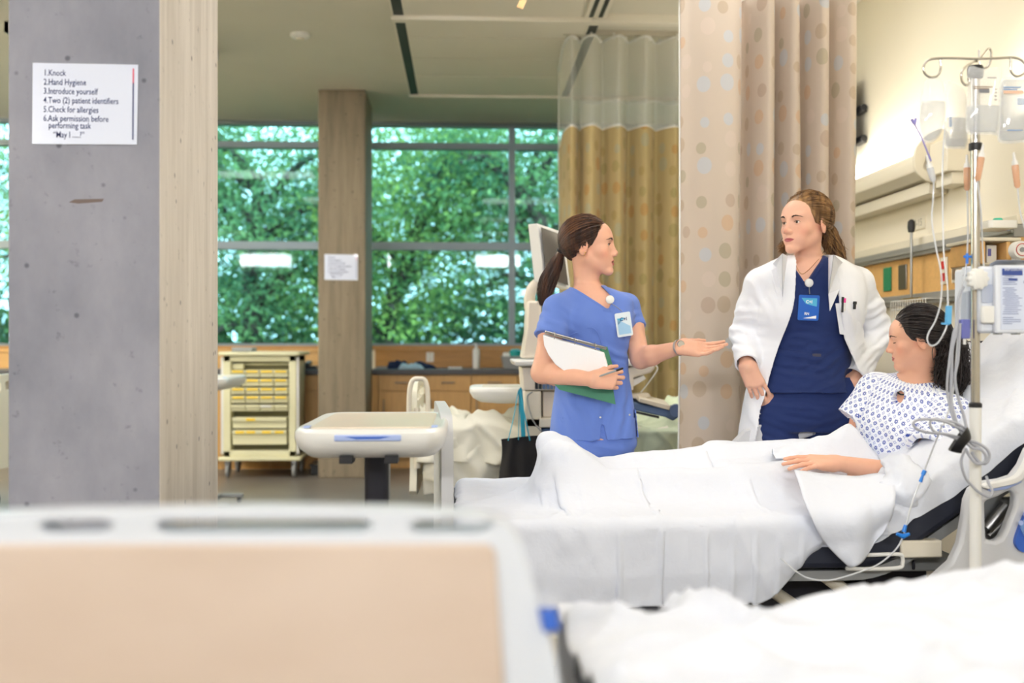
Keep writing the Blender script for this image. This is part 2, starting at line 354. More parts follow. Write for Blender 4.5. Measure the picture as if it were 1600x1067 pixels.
# clipped hedge bank closing the view low down
R = np.random.default_rng(44)
n_ = 26000; c = np.stack([R.uniform(-14, 7, n_), R.uniform(17.5, 19.5, n_), R.uniform(-.6, 1, n_)**1*1.9], 1); c[:, 2] += vnoise(np.stack([c[:, 0]*.7, c[:, 1]*0, c[:, 0]*0], 1), 3)*.5
u = R.normal(size=(n_, 3)); u /= np.linalg.norm(u, axis=1)[:, None]; v = np.cross(u, R.normal(size=(n_, 3))); v /= np.linalg.norm(v, axis=1)[:, None]; s = R.uniform(.06, .13, (n_, 1))
V = np.stack([c-u*s, c-v*s*.6, c+u*s, c+v*s*.6], 1).reshape(-1, 3)
tag(obj('undergrowth', G().quads(V, np.arange(4*n_).reshape(n_, 4)), lm[2], smooth=False), 'dense dark green undergrowth below the trees outside the windows', 'undergrowth', kind='stuff')
# ------------------------------------------------------------------ implicit surfaces (bodies, clothes): smooth unions of tapered limbs and ellipsoids
def A3(v): return np.array(list(v), dtype=np.float64)
def cone(a, b, ra, rb, sq=None):          # tapered capsule; sq=(axis, factor) squashes its section along a world direction
    a, b = A3(a), A3(b); ba = b-a; l2 = max(ba@ba, 1e-12)
    def f(P):
        pa = P-a; h = np.clip(pa@ba/l2, 0, 1); q = pa-h[:, None]*ba
        if sq is not None:
            ax = A3(sq[0]); ax = ax/np.linalg.norm(ax); q = q+np.outer(q@ax, ax)*(1/sq[1]-1)
        return (np.sqrt((q*q).sum(1))-(ra+(rb-ra)*h))*(sq[1] if sq is not None and sq[1] < 1 else 1)
    return f
def ell(c, r, R=None):                    # ellipsoid, R = rows of local axes
    c, r = A3(c), A3(r); R = np.eye(3) if R is None else np.array(R)
    def f(P):
        q = (P-c)@R.T; k0 = np.sqrt(((q/r)**2).sum(1)); k1 = np.sqrt(((q/(r*r))**2).sum(1)); return k0*(k0-1)/np.maximum(k1, 1e-9)
    return f
def rbox(c, h, r=0, R=None):
    c, h = A3(c), A3(h); R = np.eye(3) if R is None else np.array(R)
    def f(P):
        q = np.abs((P-c)@R.T)-(h-r); return np.sqrt((np.maximum(q, 0)**2).sum(1))+np.minimum(q.max(1), 0)-r
    return f
def plane(p, n):                          # negative behind the plane
    p, n = A3(p), A3(n); n = n/np.linalg.norm(n); return lambda P: (P-p)@n
def loft(rings, p=2.0, rnd=.004):         # rings: (z, cx, cy, rx, ry), any order; vertical body with elliptic sections
    rg = np.array(sorted(rings), dtype=float); z = rg[:, 0]; zz = np.linspace(z[0], z[-1], 200); T = []
    for k in range(1, 5):
        v = rg[:, k]; d = np.gradient(v, z); i = np.clip(np.searchsorted(z, zz)-1, 0, len(z)-2); h = z[i+1]-z[i]; t = (zz-z[i])/h
        T.append(v[i]*(2*t**3-3*t*t+1)+d[i]*h*(t**3-2*t*t+t)+v[i+1]*(-2*t**3+3*t*t)+d[i+1]*h*(t**3-t*t))
    def f(P):
        w = P[:, 2]; cx, cy, rx, ry = [np.interp(w, zz, t) for t in T]; qx, qy = np.abs(P[:, 0]-cx)/rx, np.abs(P[:, 1]-cy)/ry
        k = (qx**p+qy**p)**(1/p); d = (k-1)*np.minimum(rx, ry)
        e = np.maximum(w-z[-1], z[0]-w); return np.maximum(d, e)
    return f
def inter(*fs): return lambda P: np.maximum.reduce([f(P) for f in fs])
def shell(f, t): return lambda P: np.abs(f(P))-t
def off(f, t): return lambda P: f(P)-t
class Sdf:
    def __init__(s): s.ops = []
    def add(s, f, k=.02): s.ops.append(('a', f, k)); return s
    def sub(s, f, k=.004): s.ops.append(('s', f, k)); return s
    def cut(s, f): s.ops.append(('s', f, 1e-6)); return s
    def ev(s, P, ops=None):
        d = np.full(len(P), 1e3)
        for t, f, k in (s.ops if ops is None else ops):
            v = f(P)
            if t == 'a': h = np.maximum(k-np.abs(d-v), 0)/k; d = np.minimum(d, v)-h*h*k*.25
            else: v = -v; h = np.maximum(k-np.abs(d-v), 0)/k; d = np.maximum(d, v)+h*h*k*.25
        return d
    def mesh(s, lo, hi, res, B=14):
        lo, hi = A3(lo), A3(hi); n = np.ceil((hi-lo)/res/B).astype(int)*B+1; nb = (n-1)//B
        I = np.stack(np.meshgrid(*[np.arange(k) for k in nb], indexing='ij'), -1).reshape(-1, 3)
        C = lo+(I*B+B/2)*res; rad = B*res*.87
        M = np.stack([f(C) for _, f, _ in s.ops]); dc = s.ev(C); D = np.full(n, 1.0, dtype=np.float32)
        ad = np.array([t == 'a' for t, _, _ in s.ops]); ks = np.array([k for _, _, k in s.ops]); dmin = M[ad].min(0)
        l = np.arange(B+1); loc = np.stack(np.meshgrid(l, l, l, indexing='ij'), -1).reshape(-1, 3)
        for j in range(len(I)):
            a = I[j]*B; sl = tuple(slice(a[q], a[q]+B+1) for q in range(3))
            if abs(dc[j]) > rad*1.7+.02 and abs(dmin[j]) > rad*1.7+.02:
                if dc[j] < 0: D[sl] = np.minimum(D[sl], -1.)
                continue
            use = [o for q, o in enumerate(s.ops) if (ad[q] and M[q, j] < dmin[j]+2.6*rad+ks[q]) or (not ad[q] and M[q, j] < 1.9*rad+ks[q])]
            D[sl] = s.ev(lo+(loc+a)*res, use).reshape(B+1, B+1, B+1)
        return nets(D, lo, res)
def nets(D, lo, res):
    s = D < 0; c = [s[i:s.shape[0]-1+i, j:s.shape[1]-1+j, k:s.shape[2]-1+k] for i in (0, 1) for j in (0, 1) for k in (0, 1)]
    al = np.logical_and.reduce(c); an = np.logical_or.reduce(c); act = an & ~al; idx = np.argwhere(act)
    ID = np.full(act.shape, -1, dtype=np.int64); ID[tuple(idx.T)] = np.arange(len(idx)); sm = np.zeros((len(idx), 3)); ct = np.zeros(len(idx))
    off_ = [(i, j, k) for i in (0, 1) for j in (0, 1) for k in (0, 1)]
    cv = {o: D[idx[:, 0]+o[0], idx[:, 1]+o[1], idx[:, 2]+o[2]].astype(float) for o in off_}
    for o in off_:
        for ax in range(3):
            if o[ax] == 0:
                p = list(o); p[ax] = 1; p = tuple(p); a, b = cv[o], cv[p]; x = (a < 0) != (b < 0); t = np.where(x, a/np.where(x, a-b, 1), 0)
                q = np.tile(np.array(o, float), (len(idx), 1)); q[:, ax] = t; sm[x] += q[x]; ct[x] += 1
    V = lo+(idx+sm/np.maximum(ct, 1)[:, None])*res; Q = []
    for ax in range(3):
        sh = list(D.shape); sl0 = [slice(1, sh[q]-1) for q in range(3)]; sl0[ax] = slice(0, sh[ax]-1); sl1 = list(sl0); sl1[ax] = slice(1, sh[ax])
        a, b = s[tuple(sl0)], s[tuple(sl1)]; e = np.argwhere(a != b); base = e.copy()
        for q in range(3):
            if q != ax: base[:, q] += 1
        ins = s[tuple(base.T)]; u, v = [(1, 2), (2, 0), (0, 1)][ax]; vs = []
        for du, dv in ((0, 0), (1, 0), (1, 1), (0, 1)):
            w = base.copy(); w[:, u] -= 1-du; w[:, v] -= 1-dv; vs.append(ID[tuple(w.T)])
        q4 = np.stack(vs, 1); ok = (q4 >= 0).all(1); q4, ins = q4[ok], ins[ok]; q4[~ins] = q4[~ins][:, ::-1]; Q.append(q4)
    return V, np.vstack(Q)
def vnormals(V, Q):
    a = np.cross(V[Q[:, 2]]-V[Q[:, 0]], V[Q[:, 3]]-V[Q[:, 1]]); nn = np.zeros_like(V)
    for k in range(4): np.add.at(nn, Q[:, k], a)
    return nn/np.maximum(np.linalg.norm(nn, axis=1), 1e-12)[:, None]
def relax(V, Q, it=2, lam=.5):
    E = np.vstack([Q[:, [0, 1]], Q[:, [1, 2]], Q[:, [2, 3]], Q[:, [3, 0]]]); E = np.vstack([E, E[:, ::-1]]); deg = np.bincount(E[:, 0], minlength=len(V))
    for _ in range(it):
        S_ = np.stack([np.bincount(E[:, 0], weights=V[E[:, 1], k], minlength=len(V)) for k in range(3)], 1)
        V = V+(S_/np.maximum(deg, 1)[:, None]-V)*lam*(deg > 3)[:, None]
    return V
def sdf_obj(name, s, boxes, m, parent, fold=None, rel=1, uvf=None, attr=None):
    Vs, Qs, k = [], [], 0
    for i, (lo, hi, res) in enumerate(boxes):      # later (finer) boxes take over from earlier ones
        V, Q = s.mesh(lo, hi, res); C = V[Q]; keep = ((V > A3(lo)-res) & (V < A3(hi)+res)).all(1)[Q].all(1)
        for l2, h2, r2 in boxes[i+1:]: keep &= ~((C > A3(l2)+res*.6) & (C < A3(h2)-res*.6)).all(2).all(1)
        Q = Q[keep]; u, inv = np.unique(Q, return_inverse=True); V = V[u]; Q = inv.reshape(-1, 4)
        if rel: V = relax(V, Q, rel)
        Vs.append(V); Qs.append(Q+k); k += len(V)
    V, Q = np.vstack(Vs), np.vstack(Qs)
    if fold is not None: V = V+vnormals(V, Q)*fold(V)[:, None]
    o = obj(name, G().quads(V, Q), m, parent, angle=None, uvs=uvf(V) if uvf else None)
    if attr:
        for an, fn in attr.items():
            at = o.data.attributes.new(an, 'FLOAT', 'POINT'); at.data.foreach_set('value', fn(V).astype(np.float32))
    return o
# ------------------------------------------------------------------ people
class Head:
    """a head in its own frame: x to its right, y forward, z up, origin between the ears at eye level"""
    def __init__(s, o, fwd, up=(0, 0, 1), sc=1.0, jaw=1.0, lips=.0, closed=False, open_=0, wd=1.0, nose=1.0, full=1.0):
        s.full = full; s.wd = wd; s.nose = nose
        f = Vector(fwd).normalized(); u = Vector(up); u = (u-f*u.dot(f)).normalized(); r = f.cross(u)
        s.o, s.sc, s.R = A3(o), sc, np.array([list(r), list(f), list(u)]); s.jaw, s.lips, s.closed, s.open_ = jaw, lips, closed, open_
    def w(s, x, y, z): return Vector((s.o+(np.array([x, y, z])*s.sc)@s.R).tolist())
    def loc(s, P): return (P-s.o)@s.R.T/s.sc
    def L(s, f): return lambda P: f(s.loc(P))*s.sc
    def build(s, S_):
        A = lambda f, k=.02: S_.add(s.L(f), k*s.sc); B = lambda f, k=.004: S_.sub(s.L(f), k*s.sc); j = s.jaw
        A(ell((0, -.014, .028), (.0735, .092, .084)))
        A(ell((0, .028, -.03), (.058*s.wd, .058, .076)), .03)
        A(ell((0, .052, .03), (.058, .034, .045)), .03)                                   # forehead
        for q in (-1, 1):
            A(cone((q*.046*s.wd, -.002, -.05), (q*.016, .066, -.100*j), .017, .012), .025)       # jaw
            A(ell((q*.043, .05, -.028), (.021, .022, .020)), .02)                          # cheekbone
            A(ell((q*.029*s.wd, .056, -.058), (.019, .021, .024)), .02)                          # cheek
        A(ell((0, .073, -.101*j), (.017, .014, .013)), .02)                                # chin
        A(ell((0, .064, -.066), (.028, .026, .026)), .02)                                  # muzzle
        A(cone((-.034, .073, .021), (.034, .073, .021), .0115, .0115), .014)               # brow
        for q in (-1, 1): B(ell((q*.0315, .092, -.001), (.0175, .0145, .0115)), .014)      # sockets
        A(cone((0, .076, -.004), (0, .082, -.034), .0095, .0135), .012)
        A(cone((0, .082, .008), (0, .0825+.0215*s.nose, -.030), .0060, .0076), .012)                     # nose
        A(ell((0, .082+.0225*s.nose, -.0345), (.0092, .009, .008)), .008)
        for q in (-1, 1):
            A(ell((q*.0115, .0945, -.0385), (.0068, .0095, .0068)), .006)
            B(ell((q*.0052, .0955, -.0485), (.0028, .0046, .0028)), .002)
        for q in (-1, 1):                                                                  # lips
            A(cone((q*.0235, .0750, -.0655), (q*.004, .0868, -.0622), .0022, .0022+.0024*s.full), .005)
            A(cone((q*.0200, .0765, -.0692-s.open_), (0, .0850, -.0722-s.open_), .0026, .0026+.0030*s.full), .006)
        B(ell((0, .092, -.0662-s.open_*.5), (.0245-s.open_, .016, .0009+s.open_*.55)), .0018)
        B(ell((0, .095, -.0845-s.open_*.6), (.014, .008, .0035)), .008)                    # below the lip
        B(ell((0, .0985, -.0525), (.0024, .006, .006)), .004)                              # philtrum
        for q in (-1, 1):                                                                  # eyelids
            A(ell((q*.0315, .0672, -.002), (.0142, .0146, .0138)), .003)
            if not s.closed: B(ell((q*.0322, .084, -.0024), (.0125, .0125, .0047)), .0012)
            else: B(ell((q*.0318, .083, -.0065), (.0125, .0085, .0009)), .0015)
            e = (q*.0755, -.014, -.012)                                                    # ear
            r_ = np.array(Matrix.Rotation(-.22, 3, 'X') @ Matrix.Rotation(q*-.35, 3, 'Z'))
            A(ell(e, (.0075, .0175, .031), r_.T), .006); B(ell((q*.0835, -.010, -.006), (.0065, .0095, .018), r_.T), .004)
            A(ell((q*.0775, -.011, -.012), (.004, .005, .008)), .004)
    def eyes(s, parent, m_eye, m_iris, look=(0, 1, 0)):
        for q in (-1, 1):
            c = A3((q*.0315, .0672, -.002)); g = G(); gi = G(); gp = G(); l = Vector(look).normalized()
            def sph(g, c, r, n=16):
                for i in range(n+1): pass
                V = []; 
                for i in range(n+1):
                    for k in range(2*n): a, b = PI*i/n, PI*k/n; V.append(c+r*np.array([math.sin(a)*math.cos(b), math.sin(a)*math.sin(b), math.cos(a)]))
                g.add([s.w(*v) for v in V], [(i*2*n+k, i*2*n+(k+1) % (2*n), (i+1)*2*n+(k+1) % (2*n), (i+1)*2*n+k) for i in range(n) for k in range(2*n)])
            sph(g, c, .0125); e = obj('eye', g, m_eye, parent, angle=None)
            up = Vector((0, 0, 1)); a = l.cross(up).normalized(); b = a.cross(l)
            for gg, r in ((gi, .0062), (gp, .0029)):
                V = [c+A3(l)*math.sqrt(.01265**2-(r*t)**2)+A3(a)*r*t*math.cos(2*PI*k/20)+A3(b)*r*t*math.sin(2*PI*k/20) for t in (1, .6, .05) for k in range(20)]
                if gg is gp: V = [v+A3(l)*.0002 for v in V]
                gg.add([s.w(*v) for v in V], [(i*20+k, i*20+(k+1) % 20, (i+1)*20+(k+1) % 20, (i+1)*20+k) for i in range(2) for k in range(20)]+[tuple(range(40, 60))])
            obj('iris', gi, m_iris, e, angle=None); obj('pupil', gp, m_pupil, e, angle=None)
    def surf(s, S_, X, Z):                 # forward coordinate of the face surface at (x, z)
        y = np.full(len(X), .135)
        for _ in range(40): y = y-np.clip(S_.ev(s.o+(np.stack([X, y, Z], 1)*s.sc)@s.R)/s.sc, -.003, .006)*.8
        return y
    def brows(s, parent, m, S_, th=1.0, lash=None):
        R = np.random.default_rng(5); n = 240
        for q in (-1, 1):
            t = R.uniform(0, 1, n); x = .0155+.034*t; z = .0160+.0068*np.sin(t*PI*.72)-.0045*t*t+R.normal(size=n)*.0013*(1.25-t)*th
            dx, dz = .0058+t*0, .0028*(1-1.9*t)+.0006; y0, y1 = s.surf(S_, q*x, z), s.surf(S_, q*(x+dx), z+dz); P = []
            for i in range(n):
                a = np.array([q*x[i], y0[i]-.0004, z[i]]); b = np.array([q*(x[i]+dx[i]), y1[i]+.0006, z[i]+dz[i]]); P.append([a, a*.5+b*.5+[0, .0006, 0], b])
            P = s.o+(np.array(P)*s.sc)@s.R; V, Q = hair_mesh(P, .00042*s.sc*th, 3); obj('eyebrow', G().quads(V, Q), m, parent, angle=None)
            if lash:
                g = G(); k = 15; u = np.linspace(-1, 1, k); X = q*(.0322+.0122*u)
                Z = (-.0024+.0047*np.sqrt(np.maximum(0, 1-u*u))+.0002) if not s.closed else (-.0068+u*u*.0018)
                Y = s.surf(S_, X, Z+.0006)+.0003
                g.tube([s.w(X[i], Y[i], Z[i]) for i in range(k)], [.0009*s.sc*(.4+.6*math.sin(PI*(i+.5)/k)) for i in range(k)], 6)
                if s.closed or True:
                    L_ = []
                    for i in range(0, k):
                        for j in range(2): L_.append([[X[i]+j*q*.0004, Y[i], Z[i]], [X[i]+q*u[i]*.0015, Y[i]+.0022, Z[i]+(.0008 if not s.closed else -.0018)], [X[i]+q*u[i]*.003, Y[i]+.0040, Z[i]+(.0028 if not s.closed else -.0026)]])
                    V, Q = hair_mesh(s.o+(np.array(L_)*s.sc)@s.R, .00035*s.sc, 3); g.quads(V, Q)
                obj('eyelashes', g, lash, parent, angle=None)
    def attrs(s):
        def lip(P):
            q = s.loc(P); x, y, z = q.T; zl = -.0665-s.open_*.5; up = -.0622+.0042*s.full; lo = -.0712-.0076*s.full-s.open_*1.1
            w = np.clip(1-(np.abs(x)/.0245)**2.2, 0, 1); t = np.where(z > zl, (up-z)/(up-zl)*0+np.clip((zl+(up-zl)*w-z)/.0015+.5, 0, 1), np.clip((z-(zl-(zl-lo)*w))/.0015+.5, 0, 1))
            return t*(y > .062)*(np.abs(x) < .0250)*(z < -.054)*(z > -.095)
        def blush(P):
            q = s.loc(P); g = lambda c, r: np.exp(-(((q-np.array(c))/r)**2).sum(1))
            return np.clip(g((.047, .06, -.036), .02)+g((-.047, .06, -.036), .02)+g((0, .112, -.033), .014)*.8+g((.078, -.012, -.01), .03)*.7+g((-.078, -.012, -.01), .03)*.7, 0, 1)
        return {'lip': lip, 'blush': blush}
def hand(S_, wrist, F_, U_, side, curl, spread=1.0, thumb=(.5, .5, .2), sc=1.0, k=.006):
    """F: towards the fingers, U: out of the back of the hand, side: +1 when the thumb lies along F x U"""
    f = Vector(F_).normalized(); u = Vector(U_); u = (u-f*u.dot(f)).normalized(); t = f.cross(u)*side; w = Vector(wrist); T = lambda a, b, c: w+(f*a+t*b+u*c)*sc
    A = lambda a, b, ra, rb, kk=.008: S_.add(cone(a, b, ra*sc, rb*sc), kk*sc)
    base = [(.083, .026), (.087, .006), (.081, -.013), (.072, -.030)]; ln = [(.041, .024, .019), (.045, .028, .020), (.041, .026, .020), (.032, .019, .017)]; tips = []
    for i, (x, y) in enumerate(base):
        A(T(.0, y*.62, 0), T(x, y, .001), .0135, .0112, .016)
        a = 0; p = T(x, y, .001); d0 = (f*math.cos(y*3*spread)+t*math.sin(y*3*spread)); r = [.0088, .0080, .0071, .0062]
        if i == 3: r = [v*.88 for v in r]
        for j in range(3):
            a += curl[i][j]; d = d0*math.cos(a)-u*math.sin(a); q = p+d*ln[i][j]*sc; A(p, q, r[j], r[j+1], .0035 if j or 1 else .006); p = q
        tips.append(p)
    A(T(.02, .016, -.010), T(.062, .012, -.008), .016, .012, .018); A(T(.02, -.018, -.009), T(.055, -.02, -.007), .014, .011, .016)
    a, b, c = thumb; d = (f*math.cos(a)+t*math.sin(a)-u*b).normalized(); p = T(.012, .019, -.008); q = p+d*.044*sc; A(p, q, .0145, .0105, .014)
    d = (d+f*c-t*c*.4).normalized(); p, q = q, q+d*.031*sc; A(p, q, .0098, .0085, .004); d = (d+f*c-t*c*.5).normalized(); p, q = q, q+d*.025*sc; A(p, q, .0086, .0068, .003); tips.append(q)
    return tips
def limb(S_, a, b, c, r, k=.02):          # shoulder/elbow/wrist or hip/knee/ankle with a swelling in each segment
    a, b, c = Vector(a), Vector(b), Vector(c)
    for p, q, r0, r1, r2, m in ((a, b, r[0], r[1], r[2], .4), (b, c, r[2], r[3], r[4], .28)):
        mid = p.lerp(q, m); S_.add(cone(p, mid, r0, r1), k); S_.add(cone(mid, q, r1, r2), k)
def span(pl, pr, Yr, ymax=None, ymin=None):   # what lies between two picture-measured edges (lists of (px, py)) in the plane Yr
    a = np.array([[W(x, y, Yr).z, W(x, y, Yr).x] for x, y in pl]); b = np.array([[W(x, y, Yr).z, W(x, y, Yr).x] for x, y in pr]); a = a[a[:, 0].argsort()]; b = b[b[:, 0].argsort()]
    zl, zh = max(a[0, 0], b[0, 0]), min(a[-1, 0], b[-1, 0])
    def f(P):
        z = P[:, 2]; d = np.maximum(np.interp(z, a[:, 0], a[:, 1])-P[:, 0], P[:, 0]-np.interp(z, b[:, 0], b[:, 1])); d = np.maximum(d, np.maximum(zl-z, z-zh))
        if ymax is not None: d = np.maximum(d, P[:, 1]-ymax)
        if ymin is not None: d = np.maximum(d, ymin-P[:, 1])
        return d
    return f
def ring(py, l, r, Yc, ry):
    a, b = W(l, py, Yc), W(r, py, Yc); return (a.z, (a.x+b.x)/2, Yc, (b.x-a.x)/2, ry)
def shrink(rings, t): return [(z, x, y, rx-t, ry-t) for z, x, y, rx, ry in rings]
def onsurf(S_, px, py, y0=2.0, y1=6.0):    # first point of a surface on the sight line through a picture point
    Y = np.linspace(y0, y1, 900); P = np.array([list(W(px, py, y)) for y in Y]); d = S_.ev(P); i = np.argmax(d < 0); return Vector(P[i])
def crom(C, m):                            # C (n, k, 3) control points -> (n, m, 3)
    C = np.asarray(C, float); k = C.shape[1]; t = np.linspace(0, k-1, m); i = np.minimum(t.astype(int), k-2); u = (t-i)[None, :, None]
    g = lambda q: C[:, np.clip(q, 0, k-1)]; p0, p1, p2, p3 = g(i-1), g(i), g(i+1), g(i+2)
    return .5*((2*p1)+(p2-p0)*u+(2*p0-5*p1+4*p2-p3)*u*u+(3*p1-p0-3*p2+p3)*u**3)
CR = np.array([.0735, .092, .084]); CC = np.array([0, -.014, .028])
def scalp(n, R, line):                     # roots over the cranium where the hairline allows, in head coordinates
    u = R.normal(size=(n*4, 3)); u /= np.linalg.norm(u, axis=1)[:, None]; p = CC+u*CR; l = np.where((u*np.array([0, .99, -.12])).sum(1) > .80, 1, line(p)); ok = l < 0; e = u[(l < 0) & (l > -.010)][:n//3]; return np.vstack([e, u[ok][:n-len(e)]])
def over(u, v, m, lift):                   # path over the cranium from direction u to direction v, lifted
    v = v/np.linalg.norm(v, axis=-1, keepdims=True); v = np.broadcast_to(v, u.shape); w = np.arccos(np.clip((u*v).sum(1), -.999, .999))[:, None, None]; t = np.linspace(0, 1, m)[None, :, None]
    d = (np.sin((1-t)*w)*u[:, None]+np.sin(t*w)*v[:, None])/np.sin(w); return CC+d*CR*(1+np.asarray(lift).reshape(-1, 1, 1)*np.sin(np.minimum(t*3, 1)*PI/2))
def hline(front=.062, temple=.030, nape=-.062):     # < 0 inside the hair
    def f(p):
        x, y, z = p.T; z = np.where(np.isfinite(z), z, 0); h = np.interp(y, [-.11, -.048, -.034, -.004, .010, .018, .034, .052, .07], [nape, nape, .008, .020, -.006, -.004, temple-.012, temple+.012, front]); return h-z
    return f
def hair_mesh(polys, r, nside=4):         # polys: array (n, m, 3) of strand points; tapered ribbons
    n, m, _ = polys.shape; T = np.gradient(polys, axis=1); T /= np.maximum(np.linalg.norm(T, axis=2), 1e-9)[..., None]
    ref = np.array([.31, .52, .79]); a = np.cross(T, ref); a /= np.maximum(np.linalg.norm(a, axis=2), 1e-9)[..., None]; b = np.cross(T, a)
    tt = np.linspace(0, 1, m); prof = (np.minimum(1, (1-tt)*3.5+.12)*np.minimum(1, tt*6+.3))[None, :, None]; r = np.broadcast_to(np.asarray(r, float).reshape(-1, 1, 1), (n, 1, 1))*prof
    ring = [polys+(a*math.cos(2*PI*k/nside)+b*math.sin(2*PI*k/nside))*r for k in range(nside)]; V = np.stack(ring, 2).reshape(-1, 3)
    i = np.arange(n)[:, None, None]*m*nside; j = np.arange(m-1)[None, :, None]*nside; k = np.arange(nside)[None, None, :]; k2 = (k+1) % nside
    Q = np.stack(np.broadcast_arrays(i+j+k, i+j+k2, i+j+nside+k2, i+j+nside+k), -1).reshape(-1, 4); return V, Q
def skin(name, c, lipc):
    m = mat(name, c, .48, spec=.4, sss=.12, bump=(420, .12, .0006)); n, L, b = N(m)
    a1 = n.new('ShaderNodeAttribute'); a1.attribute_name = 'blush'; a2 = n.new('ShaderNodeAttribute'); a2.attribute_name = 'lip'
    nz = n.new('ShaderNodeTexNoise'); nz.inputs['Scale'].default_value = 22; tc = n.new('ShaderNodeTexCoord'); L.new(tc.outputs['Object'], nz.inputs[0])
    m0 = n.new('ShaderNodeMix'); m0.data_type = 'RGBA'; L.new(nz.outputs[0], m0.inputs[0]); m0.inputs[6].default_value = tuple(v*1.06 for v in c[:3])+(1,); m0.inputs[7].default_value = (c[0]*.93, c[1]*.87, c[2]*.85, 1)
    m1 = n.new('ShaderNodeMix'); m1.data_type = 'RGBA'; ml = n.new('ShaderNodeMath'); ml.operation = 'MULTIPLY'; ml.inputs[1].default_value = .5; L.new(a1.outputs['Fac'], ml.inputs[0]); L.new(ml.outputs[0], m1.inputs[0])
    L.new(m0.outputs[2], m1.inputs[6]); m1.inputs[7].default_value = (c[0]*.98, c[1]*.62, c[2]*.58, 1)
    m2 = n.new('ShaderNodeMix'); m2.data_type = 'RGBA'; L.new(a2.outputs['Fac'], m2.inputs[0]); L.new(m1.outputs[2], m2.inputs[6]); m2.inputs[7].default_value = lipc
    L.new(m2.outputs[2], b.inputs['Base Color']); return m
def hairmat(name, c1, c2, scale=(60, 60, 4)):
    m = mat(name, c1, .42, spec=.45); n, L, b = N(m); tc = n.new('ShaderNodeTexCoord'); mp = n.new('ShaderNodeMapping'); mp.inputs['Scale'].default_value = scale
    t = n.new('ShaderNodeTexNoise'); t.inputs['Scale'].default_value = 1; t.inputs['Detail'].default_value = 4; L.new(tc.outputs['Object'], mp.inputs[0]); L.new(mp.outputs[0], t.inputs[0])
    r = n.new('ShaderNodeMapRange'); r.inputs['From Min'].default_value = .38; r.inputs['From Max'].default_value = .66; L.new(t.outputs[0], r.inputs[0])
    mx = n.new('ShaderNodeMix'); mx.data_type = 'RGBA'; L.new(r.outputs[0], mx.inputs[0]); mx.inputs[6].default_value = c1; mx.inputs[7].default_value = c2; L.new(mx.outputs[2], b.inputs['Base Color'])
    return m
m_pupil = mat('pupil', (.01, .01, .01), .1)
m_eyew = mat('eye white', srgb(226, 220, 214), .15, coat=.5); m_iris = mat('brown iris', srgb(62, 36, 22), .2)
# ------------------------------------------------------------------ counter, cabinets and what stands on them
YC, YB = 9.2, YW
ZC = W(0, 578, YC).z
m_top = mat('dark worktop', srgb(78, 76, 78), .35)
m_woodd = mat('maple cabinet front', srgb(212, 166, 104), .4, noise=(5, .16, None, (8, 8, 1)), bump=(40, .05, .001, (8, 1, 1)))
for nm, x0, x1, lab in (('right', CX1-.02, XR-.01, 'long dark worktop beneath the wide window'), ('left', XL+.01, CX0+.02, 'dark worktop behind the yellow supply cart')):
    g = G().box(x0, YC-.03, ZC-.045, x1, 9.23 if False else YB-.01, ZC); tag(obj('worktop', g, m_top, bev=.003, at=((x0+x1)/2, YC+.3, ZC)), lab, 'worktop')
struct('trim_5', G().box(CX1-.02, YB-.03, ZC+.001, XR, YB-.001, SILL-.032).box(CX1-.02, YB-.045, SILL-.06, XR, YB-.03, SILL-.032), m_wood, bev=.002)
struct('trim_6', G().box(XL, YB-.03, ZC+.001, CX0+.02, YB-.001, SILL-.032).box(XL, YB-.045, SILL-.06, CX0+.02, YB-.03, SILL-.032), m_woodpale, bev=.002)
def cabinet(x0, x1, lab, filler=False):
    zt = ZC-.047; zd = W(0, 612, YC).z; t = thing('base_cabinet', ((x0+x1)/2, YC, 0), lab, 'cabinet', 'base cabinets under the window worktop')
    obj('body', G().box(x0+.002, YC+.02, .09, x1-.002, YB-.03, zt).box(x0+.002, YC+.06, 0, x1-.002, YB-.05, .09), m_woodd, t, smooth=False)
    if filler: obj('filler_panel', G().box(x0+.003, YC, .1, x1-.003, YC+.02, zt), m_woodd, t, bev=.001); return
    d = obj('drawer', G().box(x0+.003, YC, zd+.003, x1-.003, YC+.02, zt-.003), m_woodd, t, bev=.0015); c = (x0+x1)/2
    h = lambda a, b: G().tube([Vector(a)+Vector((0, .025, 0)), Vector(a), Vector(b), Vector(b)+Vector((0, .025, 0))], .005, 8)
    obj('handle', h((c-.055, YC-.025, (zd+zt)/2+.002), (c+.055, YC-.025, (zd+zt)/2+.002)), m_steel, d)
    d = obj('door', G().box(x0+.003, YC, .1, x1-.003, YC+.02, zd-.003), m_woodd, t, bev=.0015)
    obj('handle', h((x0+.05, YC-.025, zd-.08), (x0+.05, YC-.025, zd-.19)), m_steel, d)
e = [W(p, 0, YC).x for p in (571, 591, 664, 736, 809, 882, 954)]
cabinet(e[0]+.01, e[1], 'narrow blank filler cabinet beside the far column', True)
for i, w_ in enumerate(('first wide cabinet right after the narrow filler by the far column', 'cabinet in the middle of the run below the navy cloth and the outlet', 'cabinet below the white pump bottle on the worktop', 'cabinet below the basket, beside the monitor cart', 'cabinet half behind the backlit toned curtain')):
    cabinet(e[1+i], e[2+i] if i < 5 else e[-1], 'maple '+w_)
e = [W(p, 0, YC).x for p in (270, 345, 420, CX0 and 495)]
cabinet(e[0], e[1], 'maple cabinet hidden behind the thick column and the yellow cart'); cabinet(e[1], e[2], 'maple cabinet directly behind the yellow supply cart'); cabinet(e[2], CX0-.005, 'maple cabinet between the yellow cart and the far column')
